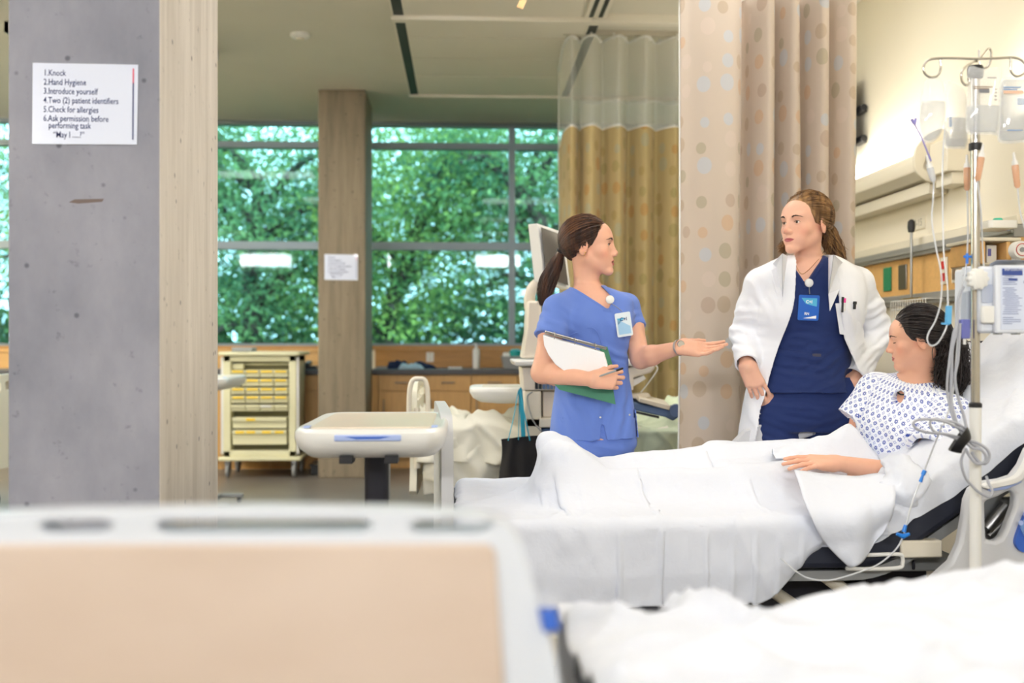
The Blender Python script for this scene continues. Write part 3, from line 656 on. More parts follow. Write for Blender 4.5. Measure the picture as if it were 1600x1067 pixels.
# worktop clutter
p = W(672, 557, YB-.03); o = thing('power_outlet', tuple(p), 'white wall outlet on the wooden backsplash below the wide window', 'outlet')
obj('cover', G().box(p.x-.035, YB-.036, p.z-.05, p.x+.035, YB-.03, p.z+.05), m_white, o, bev=.002)
for dz in (-.022, .022): obj('socket', G().lathe([(0, -.004), (.014, -.004), (.014, 0), (0, 0)], (p.x, YB-.036, p.z+dz), 16, 'y'), m_offw, o)
def heap(name, x0, x1, y0, y1, z, h, m, lab, cat, seed, n=40, sc=14):
    gx, gy = np.meshgrid(np.linspace(0, 1, n), np.linspace(0, 1, n//2), indexing='ij'); e_ = np.minimum(1, np.minimum(np.minimum(gx, 1-gx)*6, np.minimum(gy, 1-gy)*5)); r_ = e_**.6
    P = np.stack([x0+(x1-x0)*gx, y0+(y1-y0)*gy, 0*gx], -1); nz = fbm(P*sc, seed, 3); P[..., 2] = z+r_*h*(.6+.5*nz)+.001; P[..., :2] += (fbm(P*9, seed+9, 2)*.02)[..., None]*[1, 1]
    o = obj(name, G().grid(P), m, at=((x0+x1)/2, (y0+y1)/2, z), angle=None, solid=.004); return tag(o, lab, cat)
m_navyc = mat('navy towel', srgb(30, 44, 78), .9); x_ = lambda p: W(p, 570, 9.4).x
heap('folded_scarf', x_(604), x_(636), 9.36, 9.55, ZC, .085, m_navyc, 'dark navy cloth bunched on the worktop left of the outlet', 'cloth', 4)
heap('plastic_bag', x_(626), x_(660), 9.30, 9.42, ZC, .05, mat('pale blue film', srgb(176, 200, 214), .3), 'crumpled pale blue plastic bag on the worktop under the outlet', 'bag', 8, sc=26)
heap('dark_jacket', x_(640), x_(678), 9.45, 9.6, ZC, .05, m_navyc, 'flat dark blue garment lying behind the crumpled plastic bag', 'jacket', 18)
for i, (a, b, c, lab) in enumerate(((588, 606, .02, 'grey flat folder on the worktop next to the far column'), (608, 618, .035, 'small dark pouch beside the navy cloth'), (700, 722, .016, 'loose white papers on the worktop between outlet and pump bottle'))):
    x0, x1 = x_(a), x_(b); tag(obj(('folder', 'pouch', 'paper_stack')[i], G().box(x0, 9.32, ZC+.001, x1, 9.5, ZC+c), (m_grey, m_navyc, m_paperw_ if False else m_white)[i], bev=.004, at=((x0+x1)/2, 9.4, ZC)), lab, ('folder', 'pouch', 'papers')[i])
p = W(744, 575, 9.35); t = thing('pump_bottle', (p.x, 9.35, ZC), 'tall slim white pump bottle standing on the dark worktop', 'bottle')
obj('bottle_body', G().lathe([(0, 0), (.030, 0), (.032, .01), (.032, .16), (.026, .182), (.012, .192), (.012, .2)], (p.x, 9.35, ZC+.001), 20), m_white, t); obj('pump', G().lathe([(.013, .195), (.013, .215), (.004, .216), (.004, .235), (0, .236)], (p.x, 9.35, ZC), 12).tube([(p.x, 9.35, ZC+.23), (p.x-.03, 9.35, ZC+.228)], .004), m_white, t)
p = W(802, 575, 9.4); t = thing('basket', (p.x, 9.4, ZC), 'grey basket filled with teal and white supplies on the worktop', 'basket')
g = G(); o_ = [(x*.12, y*.08) for x, y in ((-.85, -.85), (.85, -.85), (.85, .85), (-.85, .85))]; zb = ZC+.001
g.add([(p.x+x*s, 9.4+y*s, zb+z) for z, s in ((0, .85), (.115, 1.1), (.115, 1.02), (.008, .8)) for x, y in o_], [(3, 2, 1, 0)]+[(k*4+i, k*4+(i+1) % 4, k*4+4+(i+1) % 4, k*4+4+i) for k in range(3) for i in range(4)]+[(12, 13, 14, 15)]); obj('basket_body', g, m_grey, t, bev=.003)
m_teal = mat('teal wrap', srgb(0, 150, 150), .5)
tag(obj('wrapped_pack', G().lathe([(0, 0), (.05, .01), (.062, .05), (.055, .10), (.03, .12), (0, .122)], (p.x+.02, 9.4, ZC+.062), 14), m_teal, at=(p.x+.02, 9.4, ZC+.062)), 'round teal wrapped pack lying in the grey basket', 'pack')
tag(obj('gauze_pack', G().box(p.x-.095, 9.36, ZC+.012, p.x-.03, 9.44, ZC+.15), m_white, bev=.01, at=(p.x-.06, 9.4, ZC+.01)), 'white gauze pack upright in the grey basket', 'pack')
p = W(487, 574, 9.4); tag(obj('desk_phone', G().box(p.x-.05, 9.33, ZC+.001, p.x+.05, 9.5, ZC+.03).obox((p.x-.03, 9.4, ZC+.05), (.022, 0, 0), (0, .085, .01), (0, 0, .018)), m_black, bev=.004, at=(p.x, 9.4, ZC)), 'small black desk phone beside the far column', 'phone')
# ------------------------------------------------------------------ yellow supply cart
YK = 8.62; kx0, kx1 = W(348, 0, YK).x, W(462, 0, YK).x; kz0, kz1 = W(0, 716, YK).z, W(0, 556, YK).z; kc = (kx0+kx1)/2
m_cart = mat('pale yellow enamel', srgb(226, 222, 184), .4); m_cartg = mat('cart olive face', srgb(206, 202, 150), .45); m_slot = mat('cart gap', srgb(112, 108, 78), .7); m_label = mat('yellow label', srgb(252, 214, 40), .5)
t = thing('supply_cart', (kc, YK+.25, 0), 'pale yellow medical supply cart on casters with many small labelled drawers', 'cart')
obj('cabinet_body', G().box(kx0, YK+.02, kz0, kx0+.06, YK+.5, kz1).box(kx1-.06, YK+.02, kz0, kx1, YK+.5, kz1).box(kx0, YK+.02, kz1-.05, kx1, YK+.5, kz1).box(kx0, YK+.02, kz0, kx1, YK+.5, kz0+.05).box(kx0, YK+.45, kz0, kx1, YK+.5, kz1), m_cart, t, bev=.006)
obj('top', G().prism(rrect(kx1-kx0+.08, .56, .04), (kc, YK+.26, kz1+.002), (1, 0, 0), (0, 1, 0), (0, 0, .03)), m_cart, t, bev=.006)
obj('bumper', G().box(kx0-.04, YK, kz0-.035, kx1+.04, YK+.5, kz0-.001), m_cart, t, bev=.01)
for x in (kx0-.012, kx1+.012): obj('side_rail', G().box(x-.011, YK+.03, kz0+.02, x+.011, YK+.05, kz1-.01), m_white, t, bev=.003)
zz = lambda y: W(0, y, YK).z
rows = [zz(y) for y in (578, 592, 606, 619, 633, 646)]; x0, x1 = kx0+.065, kx1-.065
obj('open_shelf', G().box(x0, YK+.05, zz(577), x0+.2*(x1-x0), YK+.4, zz(569)).box(x0, YK+.1, zz(571)-.1*0, x1, YK+.4, zz(568.5)), m_cart, t, bev=.002)
obj('inner_shell', G().box(x0-.004, YK+.12, kz0+.05, x1+.004, YK+.44, kz1-.05), m_slot, t, smooth=False)
for r_ in range(5):
    za, zb_ = rows[r_], rows[r_+1]
    for k in range(4):
        a = x0+(x1-x0)*k/4; b = x0+(x1-x0)*(k+1)/4; d = obj('small_drawer', G().box(a+.003, YK+.02, zb_+.012, b-.003, YK+.118, za-.004).box(a+.003, YK+.005, za-.028, b-.003, YK+.02, za-.004), m_cart, t, bev=.002)
        if r_ < 4: obj('label', G().box(a+.012, YK+.002, za-.024, b-.014, YK+.004, za-.008), m_label, d, smooth=False)
        elif k == 2: obj('label', G().box(a+.012, YK+.002, za-.024, b-.02, YK+.004, za-.008), m_white, d, smooth=False)
for za, zb_, ks in ((zz(653), zz(672), (1,)), (zz(673), zz(698), (0.25, 1, 2.1, 3))):
    d = obj('wide_drawer', G().box(x0+.012, YK+.02, zb_+.006, x1-.012, YK+.4, za-.004).box(x0+.012, YK, za-.035, x1-.012, YK+.02, za-.004), m_cart, t, bev=.003)
    for k in ks:
        w_ = (x1-x0)/4; a = x0+w_*k+.01; obj('label', G().box(a, YK-.003, za-.03, a+w_*.62, YK-.001, za-.01), m_label, d, smooth=False)
for x in (kx0+.03, kx1-.02):
    for y in (YK+.06, YK+.44):
        c_ = obj('caster', G().lathe([(0, -.014), (.05, -.014), (.058, -.008), (.058, .008), (.05, .014), (0, .014)], (x, y, .058), 22, 'x'), m_grey, t)
        obj('caster_fork', G().box(x-.022, y-.03, .06, x-.016, y+.03, .125).box(x+.016, y-.03, .06, x+.022, y+.03, .125).box(x-.022, y-.03, .115, x+.022, y+.03, kz0-.036), m_steel, c_, bev=.003)
tag(obj('label_printer', G().box(kx0+.05, YK+.1, kz1+.033, kx0+.22, YK+.3, kz1+.07), m_grey, bev=.006, at=(kx0+.13, YK+.2, kz1+.033)), 'small flat grey device lying on top of the yellow supply cart', 'device')
p = W(515, 736, 8.9); tag(obj('storage_bin', G().box(p.x-.15, 8.80, .002, p.x+.16, 9.1, .085).box(p.x-.16, 8.79, .075, p.x+.17, 9.11, .09), m_black, bev=.006, at=(p.x, 8.95, 0)), 'low black bin on the floor in front of the maple cabinets', 'bin')
# ------------------------------------------------------------------ overbed table: seen end on
m_lam = mat('pale wood laminate', srgb(232, 212, 190), .3, noise=(2.2, .16, srgb(220, 214, 196)[:3], (1, 1, 1))); m_bluep = mat('blue plastic', srgb(58, 100, 190), .35); m_bluel = mat('light blue plastic', srgb(168, 186, 232), .35); m_gun = mat('dark graphite metal', srgb(44, 44, 52), .3, metal=.4)
def overbed_table(o, label, group, mt=m_white):
    """origin below the centre of the top, long side along y"""
    t = thing('overbed_table', o, label, 'table', group); x, y, z0 = o; z = z0+.895; w, l = .40, .70
    prof = [(0, -.082, -.03), (.62, -.080, -.022), (.84, -.072, -.02), (.95, -.05, -.008), (1.0, -.022, 0), (.995, -.004, 0), (.96, .004, 0), (.93, .006, 0), (.90, .002, 0), (0, .002, 0)]
    o_ = rrect(2, 2, .30, 7); g = G(); n_ = len(o_); V = []
    for s, dz, _ in prof:
        sx, sy = max(s, .001)*w/2, max(s, .001)*l/2+(0 if s > .9 else 0); V += [(x+a*sx, y+b*sy*(1 if s > 0 else .01), z+dz) for a, b in o_]
    g.add(V, [(i*n_+k, i*n_+(k+1) % n_, (i+1)*n_+(k+1) % n_, (i+1)*n_+k) for i in range(len(prof)-1) for k in range(n_)]); tp = obj('table_top', g, mt, t, angle=50)
    obj('laminate', G().prism(rrect(w*.80, l*.80, .03), (x, y, z+.002), (1, 0, 0), (0, 1, 0), (0, 0, .004)), m_lam, tp, bev=.001)
    obj('drawer_pull', G().box(x-.085, y-l/2-.004, z-.034+.01, x+.085, y-l/2+.03, z-.008), m_bluel, tp, bev=.003); obj('pull_recess', G().prism([(-.058, .006), (-.03, 0), (.03, 0), (.058, .006)], (x, y-l/2-.0055, z-.018), (1, 0, 0), (0, 0, 1), (0, .002, 0)), m_bluep, tp)
    for s in (-1, 1):
        obj('rail_slot', G().box(x+s*.058-.017, y-l/2+.018, z-.084, x+s*.058+.017, y-l/2+.09, z-.064), m_black, tp, bev=.001); obj('corner_clip', G().obox((x+s*.168, y-l*.36, z+.006), (.008, 0, 0), (0, .02, 0), (0, 0, .002)), m_bluel, tp)
    obj('column', G().prism(rrect(.068, .10, .02), (x-.0, y-.05, z0+.06), (1, 0, 0), (0, 1, 0), (0, 0, .76)), m_gun, t)
    b = obj('base', G().prism(rrect(.36, .06, .02), (x, y-.20, z0+.045), (1, 0, 0), (0, 1, 0), (0, 0, .025)).prism(rrect(.36, .06, .02), (x, y+.26, z0+.045), (1, 0, 0), (0, 1, 0), (0, 0, .025)).box(x-.03, y-.2, z0+.04, x+.03, y+.26, z0+.075), m_grey, t, bev=.004)
    for a in (-.15, .15):
        for c in (-.2, .26): obj('caster', G().lathe([(0, -.012), (.022, -.012), (.024, 0), (.022, .012), (0, .012)], (x+a, y+c, z0+.024), 16, 'x'), m_black, b)
    return t
xa = W(574.5, 0, 2.63).x
ot = overbed_table((xa, 2.98, 0), 'white overbed table with pale wood top, at the foot of the occupied bed', 'overbed tables')
# the footprints of the other two: one over the next bed, one by the thick column
t2 = dup(ot, (W(838, 0, 5.35).x, 5.35, -.0), 'overbed table standing over the empty bed beside the tote bag', 'overbed tables', rotz=PI/2)
p = W(330, 0, 7.0); t3 = dup(ot, (p.x-.02, 7.0, 0), 'overbed table half hidden behind the thick grey column', 'overbed tables')
# ------------------------------------------------------------------ monitor cart behind the nurse
YM = 4.95; q = lambda x, y, d=0: W(x, y, YM+d)
m_beige = mat('beige equipment plastic', srgb(226, 216, 200), .4); m_bluegrey = mat('blue grey plastic', srgb(84, 108, 146), .45); m_screen = mat('grey screen', srgb(92, 88, 84), .25)
t = thing('ultrasound_cart', (q(850, 0).x, YM+.1, 0), 'beige medical machine on wheels with tilted monitor, standing behind the nurse', 'medical cart')
def slab(pts, w, name, m, par, bev=.004): # picture outline as the front face, w = depth vector
    n_ = len(pts); w = Vector(w); g = G().add(list(pts)+[p+w for p in pts], [tuple(range(n_-1, -1, -1)), tuple(range(n_, 2*n_))]+[(i, (i+1) % n_, n_+(i+1) % n_, n_+i) for i in range(n_)]); return obj(name, g, m, par, bev=bev)
mo = slab([q(840, 349), q(881, 363, .18), q(892, 452, .2), q(850, 440, .02)], (-.045, .035, 0), 'monitor', m_white, t)
sc = slab([q(845, 355, .0), q(878, 367, .14), q(888, 446, .17), q(854, 434, .02)], (.0, -.006, 0), 'screen', m_screen, mo, .001)
obj('monitor_arm', G().tube(smoothpath([q(848, 440, .08), q(836, 446, .08), q(828, 460, .08), q(828, 482, .08)], 6), .028, 12), m_beige, t)
slab([q(824, 470), q(846, 470), q(847, 560), q(815, 560), q(822, 520)], (0, .2, 0), 'upright_housing', m_beige, t, .012)
slab([q(801, 562, -.05), q(1000, 562, -.05), q(1000, 572, -.05), q(806, 572, -.05)], (0, .4, 0), 'control_shelf', m_white, t, .01)
slab([q(815, 574), q(990, 574), q(990, 610), q(818, 610)], (0, .3, 0), 'probe_bay', m_beige, t, .006)
for k in range(6): slab([q(836+k*6, 588, -.01), q(840.5+k*6, 588, -.01), q(840.5+k*6, 608, -.01), q(836+k*6, 608, -.01)], (0, .008, 0), 'vent_louvre', m_bluegrey if k > 1 else m_black, t, .001)
slab([q(818, 611), q(846, 611), q(846, 700), q(822, 700)], (0, .3, 0), 'side_panel', m_offw, t, .01)
slab([q(848, 611, .05), q(985, 611, .05), q(985, 652, .05), q(848, 652, .05)], (0, .25, 0), 'equipment_bay', m_beige, t, .006)
slab([q(820, 653), q(985, 653), q(985, 668), q(820, 668)], (0, .3, 0), 'lower_tray', m_offw, t, .006)
slab([q(846, 670, .02), q(985, 670, .02), q(985, 740, .02), q(846, 740, .02)], (0, .3, 0), 'base_cabinet_panel', m_bluegrey, t, .01)
cx_ = q(905, 0).x; obj('wheel_base', G().prism(rrect(.62, .5, .1), (cx_, YM+.15, .11), (1, 0, 0), (0, 1, 0), (0, 0, .07)).box(cx_-.15, YM+.05, .16, cx_+.2, YM+.3, q(0, 738).z), m_bluegrey, t, bev=.006)
for a in (-.24, .24):
    for c in (-.03, .33): obj('wheel', G().lathe([(0, -.018), (.05, -.018), (.056, 0), (.05, .018), (0, .018)], (cx_+a, YM+c, .056), 20, 'x'), m_black, t)
slab([q(985, 570), q(1018, 566), q(1025, 574), q(1018, 582), q(985, 592)], (0, .16, 0), 'side_handle', m_beige, t, .01)
slab([q(986, 594, .02), q(1006, 586, .02), q(1010, 592, .02), q(990, 604, .02)], (0, .1, 0), 'probe_holder', m_white, t, .004)
obj('cable_hook', G().tube(smoothpath([q(1018, 568, .1), q(1026, 572, .1), q(1026, 580, .1), q(1010, 602, .1), q(994, 622, .1)], 5), .004, 8), m_white, t)
kb = slab([q(986, 628, -.05), q(1064, 644, -.05), q(1061, 652, -.05), q(1052, 658, -.05), q(1040, 652, -.05), q(986, 640, -.05)], (0, .2, .02), 'keyboard_tray', m_bluegrey, t, .008)
slab([q(1000, 622, -.07), q(1048, 634, -.07), q(1046, 641, -.07), q(998, 628, -.07)], (0, .17, .02), 'keyboard', m_offw, kb, .003); obj('tray_end', G().tube([q(1056, 642, -.07), q(1056, 640, .15)], .030, 14), m_bluegrey, kb); slab([q(985, 640, -.06), q(1030, 650, -.06), q(1030, 654, -.06), q(985, 644, -.06)], (0, .01, 0), 'tray_gap', m_black, kb, .001)
slab([q(986, 616, -.0), q(1014, 614, -.0), q(1018, 620, 0), q(1000, 624, 0), q(986, 622, 0)], (0, .1, 0), 'wrist_rest', m_offw, t, .005)
obj('power_cable', G().tube(smoothpath([q(832, 612, -.01), q(824, 622, -.02), q(832, 655, -.03), q(848, 678, -.03), q(848, 690, .0)], 6), .0035, 6), m_grey, t)
# tote bag hanging from the machine
m_tote = mat('black tote fabric', srgb(28, 27, 28), .9, bump=(300, .3, .001)); hk = q(811, 609, -.06)
t = thing('tote_bag', tuple(q(812, 740, -.1)), 'black tote bag with turquoise handles hanging beside the monitor cart', 'bag')
a, b = q(783, 686, -.08), q(846, 680, -.08); n1, n2 = 26, 20; P = []
for j in range(n2):
    v = j/(n2-1); row = []
    for i in range(2*n1):
        k = i/n1 if i < n1 else 2-(i)/n1; sd = -1 if i < n1 else 1; wx = (k if i < n1 else k); x = a.lerp(b, wx); bulge = math.sin(PI*wx)**.6*(.02+.06*v); row.append((x.x+(wx-.5)*.02*v+.006*math.sin(9*v+wx*7), x.y+sd*bulge+.006*math.sin(wx*19+v*2), x.z-v*.36))
    row.append(row[0]); P.append(row)
obj('bag_body', G().grid(P), m_tote, t, angle=None)
m_tq = mat('turquoise webbing', srgb(40, 160, 190), .7)
for pts in ([q(794, 688, -.12), q(803, 650, -.12), hk, q(818, 640, -.12), q(828, 688, -.12)], [q(810, 687, -.10), q(811, 650, -.1), hk+Vector((.004, .01, .004)), q(816, 650, -.06), q(818, 687, -.04)]):
    obj('strap', G().tube(smoothpath(pts, 6), .011, 8, flat=.18), m_tq, t)
# ------------------------------------------------------------------ privacy curtains
def fabric(name, base, tones, cell=.080, transl=.25):
    m = mat(name, base, .85, spec=.15, sheen=.2, bump=(900, .12, .0005)); n, L, b = N(m)
    uv = n.new('ShaderNodeUVMap'); uv.uv_map = 'UVMap'; mp = n.new('ShaderNodeMapping'); mp.inputs['Scale'].default_value = (1/(cell*1.35), 1/(cell*1.55), 1); L.new(uv.outputs[0], mp.inputs[0])
    vo = n.new('ShaderNodeTexVoronoi'); vo.voronoi_dimensions = '2D'; vo.inputs['Scale'].default_value = 1; vo.inputs['Randomness'].default_value = .48; L.new(mp.outputs[0], vo.inputs[0])
    sz = n.new('ShaderNodeSeparateColor'); L.new(vo.outputs['Color'], sz.inputs[0])
    th = n.new('ShaderNodeMapRange'); th.inputs['To Min'].default_value = .21; th.inputs['To Max'].default_value = .33; L.new(sz.outputs[1], th.inputs[0])
    lt = n.new('ShaderNodeMath'); lt.operation = 'SUBTRACT'; L.new(th.outputs[0], lt.inputs[0]); L.new(vo.outputs['Distance'], lt.inputs[1])
    mr = n.new('ShaderNodeMapRange'); mr.inputs['From Min'].default_value = 0; mr.inputs['From Max'].default_value = .03; L.new(lt.outputs[0], mr.inputs[0])
    rp = n.new('ShaderNodeValToRGB'); rp.color_ramp.interpolation = 'CONSTANT'; e = rp.color_ramp.elements
    for i, c in enumerate(tones):
        if i < 2: e[i].position = i/len(tones); e[i].color = c
        else: x = e.new(i/len(tones)); x.color = c
    L.new(sz.outputs[0], rp.inputs[0]); mx = n.new('ShaderNodeMix'); mx.data_type = 'RGBA'; mu = n.new('ShaderNodeMath'); mu.operation = 'MULTIPLY'; mu.inputs[1].default_value = .62; L.new(mr.outputs[0], mu.inputs[0]); L.new(mu.outputs[0], mx.inputs[0]); mx.inputs[6].default_value = base; L.new(rp.outputs[0], mx.inputs[7])
    L.new(mx.outputs[2], b.inputs['Base Color']); tl = n.new('ShaderNodeBsdfTranslucent'); L.new(mx.outputs[2], tl.inputs[0]); ms = n.new('ShaderNodeMixShader'); ms.inputs[0].default_value = transl
    L.new(b.outputs[0], ms.inputs[1]); L.new(tl.outputs[0], ms.inputs[2]); L.new(ms.outputs[0], n['Material Output'].inputs[0]); return m
m_cur1 = fabric('dotted taupe curtain', srgb(206, 192, 178), [srgb(182, 162, 138), srgb(168, 160, 134), srgb(206, 170, 134), srgb(190, 200, 212), srgb(180, 158, 140), srgb(214, 198, 186)])
m_cur2 = fabric('dotted curtain backlit tone', srgb(202, 182, 134), [srgb(182, 158, 104), srgb(170, 156, 104), srgb(200, 150, 88), srgb(184, 184, 158), srgb(188, 168, 120)], cell=.098, transl=.35)  # same fabric as the taupe one; sand tone stands in for warm backlight
m_net = mat('white curtain netting', srgb(238, 238, 230), .8); n, L, b = N(m_net)
uv = n.new('ShaderNodeUVMap'); uv.uv_map = 'UVMap'; vo = n.new('ShaderNodeTexVoronoi'); vo.voronoi_dimensions = '2D'; vo.feature = 'DISTANCE_TO_EDGE'; vo.inputs['Scale'].default_value = 62; vo.inputs['Randomness'].default_value = .12; L.new(uv.outputs[0], vo.inputs[0])
lt = n.new('ShaderNodeMath'); lt.operation = 'LESS_THAN'; lt.inputs[1].default_value = .085; L.new(vo.outputs['Distance'], lt.inputs[0]); L.new(lt.outputs[0], b.inputs['Alpha'])
def curtain(name, label, folds_, Yc, z0, znet, z1, m, seed, wob=.012, hem=True, group=None):
    """folds_: (picture x, depth offset) along the track; hangs from z1, netting above znet"""
    base = smoothpath([Vector((W(x, 0, Yc).x if not isinstance(x, tuple) else x[0], Yc+d, 0)) for x, d in folds_], 7); B_ = np.array([list(p) for p in base]); s = np.concatenate([[0], np.cumsum(np.linalg.norm(np.diff(B_, axis=0), axis=1))])
    mid = B_.mean(0); t = thing(name, (mid[0], mid[1], z0), label, 'curtain', group)
    def sheet(za, zb, nz):
        Z = np.linspace(za, zb, nz); P = np.zeros((len(B_), nz, 3)); 
        for j, z in enumerate(Z):
            k = (z1-z)/(z1-z0); w_ = np.stack([vnoise(np.stack([s*5, s*0+z*.7, s*0], 1), seed), vnoise(np.stack([s*5, s*0+z*.7, s*0+9], 1), seed+3)], 1)*wob*(.3+k*1.3)
            P[:, j, :2] = B_[:, :2]+w_; P[:, j, 2] = z
        UV = np.stack(np.broadcast_arrays(s[:, None], Z[None, :]), -1).reshape(-1, 2); return P, UV
    P, UV = sheet(z0, znet, 26); obj('fabric', G().grid(P), m, t, angle=None, uvs=UV)
    P2, UV2 = sheet(znet, z1-.015, 8); ne = obj('netting', G().grid(P2), m_net, t, angle=None, uvs=UV2)
    obj('net_hem', G().tube([tuple(p) for p in P[:, -1][::2]], .006, 6), m_white, t, angle=None); obj('top_hem', G().tube([tuple(p) for p in P2[:, -1][::2]], .010, 6), m_white, t, angle=None)
    if hem: obj('side_hem', G().tube([tuple(p) for p in np.vstack([P[0], P2[0]])], .007, 6, flat=.6), m_white, t, angle=None)
    L_ = 0; g = G()
    for i in range(1, len(B_)):
        if s[i]-L_ > .16: L_ = s[i]; g.box(P2[i, -1, 0]-.008, P2[i, -1, 1]-.004, z1-.03, P2[i, -1, 0]+.008, P2[i, -1, 1]+.004, z1+.012)
    obj('glider', g, m_white, t); return t
F1 = [(1062, .02), (1078, -.05), (1108, -.08), (1142, -.06), (1158, .02), (1166, .12), (1173, .10), (1177, -.02), (1190, -.09), (1203, -.05), (1208, .06), (1214, .12), (1218, .02), (1230, -.08), (1245, -.06), (1250, .08), (1256, .12), (1261, .0), (1275, -.08), (1290, -.05), (1294, .08), (1300, .10), (1305, -.01), (1320, -.06), (1334, -.02), (1338, .05)]
curtain('privacy_curtain', 'floor length taupe curtain with round dots hanging behind the white coat', F1, 4.6, .30, 2.72, CEIL-.03, m_cur1, 5)
F2 = [(892, .85), (888, .55), (885, .22), (887, .05), (893, -.02), (903, .04), (910, .14), (914, .02), (924, -.06), (935, .02), (944, .10), (954, .02), (966, -.05), (977, .02), (986, .12), (996, .03), (1008, -.04), (1020, .03), (1030, .12), (1042, .03), (1054, -.03), (1066, .04), (1076, .12), (1088, .02), (1100, -.03), (1112, .05), (1125, .1), (1140, 0)]
zt2 = W(0, 188, 6.9).z
curtain('privacy_curtain', 'dotted curtain in a backlit sand tone with white netting, behind the empty bed', F2, 6.9, .30, zt2, CEIL-.03, m_cur2, 9, wob=.01)
F3 = [(W(905+k*19, 0, 8.9).x, .06*math.sin(k*1.9)) for k in range(13)]
curtain('privacy_curtain', 'farthest curtain, its netting showing through the netting of the backlit toned one', [((x,), d) for x, d in F3], 8.75, .30, 2.62, CEIL-.03, m_cur2, 13)
m_track = mat('curtain track', srgb(206, 200, 186), .4, metal=.3)
for nm, x0, x1, y in (('a', W(1030, 0, 4.6).x, XR-.02, 4.6), ('b', W(880, 0, 6.9).x, XR-.02, 6.9), ('c', W(895, 0, 8.75).x, XR-.02, 8.75)):
    tag(obj('curtain_track', G().box(x0, y-.012, CEIL-.032, x1, y+.012, CEIL-.001), m_track, at=(x0, y, CEIL-.03)), {'a': 'slim ceiling track carrying the taupe curtain', 'b': 'slim ceiling track carrying the backlit toned curtain', 'c': 'slim ceiling track carrying the farthest curtain'}[nm], 'curtain track')
# ------------------------------------------------------------------ beds
m_sheet = mat('white bed linen', srgb(220, 224, 234), .85, spec=.2, sheen=.1, bump=(24, .6, .007)); m_matt = mat('dark navy mattress cover', srgb(34, 38, 52), .55)
m_bedp = mat('light grey bed plastic', srgb(202, 203, 206), .4); m_cream = mat('cream linen', srgb(226, 223, 208), .85, bump=(60, .3, .003)); m_greenl = mat('pale green blanket', srgb(206, 216, 188), .9, bump=(60, .3, .003))
m_framem = mat('grey bed frame metal', srgb(150, 152, 152), .4, metal=.3)
def plate(name, outer, holes, o, u, v, depth, m, parent, bevel=.006):     # flat plate with holes in the plane (u, v), thickness along u x v
    from mathutils.geometry import delaunay_2d_cdt
    def inside(p, poly):
        c = False; x, y = p
        for k in range(len(poly)):
            (x1, y1), (x2, y2) = poly[k-1], poly[k]
            if (y1 > y) != (y2 > y) and x < (x2-x1)*(y-y1)/(y2-y1)+x1: c = not c
        return c
    vs, es = [], []
    for pts in [outer]+holes:
        k0 = len(vs); vs += [Vector(p) for p in pts]; es += [(k0+k, k0+(k+1) % len(pts)) for k in range(len(pts))]
    V2, E2, F2_, _, oe, _ = delaunay_2d_cdt(vs, es, [], 0, 1e-6); F3 = []
    for f in F2_:
        c = sum((V2[k] for k in f), Vector((0, 0)))/len(f)
        if inside(c, outer) and not any(inside(c, h) for h in holes): F3.append(tuple(f))
    u, v, o = Vector(u), Vector(v), Vector(o); w = u.cross(v)*depth/2; n_ = len(V2); A_ = [o+u*p.x+v*p.y for p in V2]; cnt = {}
    for f in F3:
        for k in range(len(f)): a, b = f[k], f[(k+1) % len(f)]; cnt[(a, b)] = 1
    g = G().add([p-w for p in A_]+[p+w for p in A_], [tuple(reversed(f)) for f in F3]+[tuple(k+n_ for k in f) for f in F3]+[(a, b, b+n_, a+n_) for (a, b) in cnt if (b, a) not in cnt])
    return obj(name, g, m, parent, bev=bevel, seg=2, angle=40)
def sm2(pts, n=6): return [(p.x, p.y) for p in smoothpath([(a, b, 0) for a, b in pts], n, closed=True)]
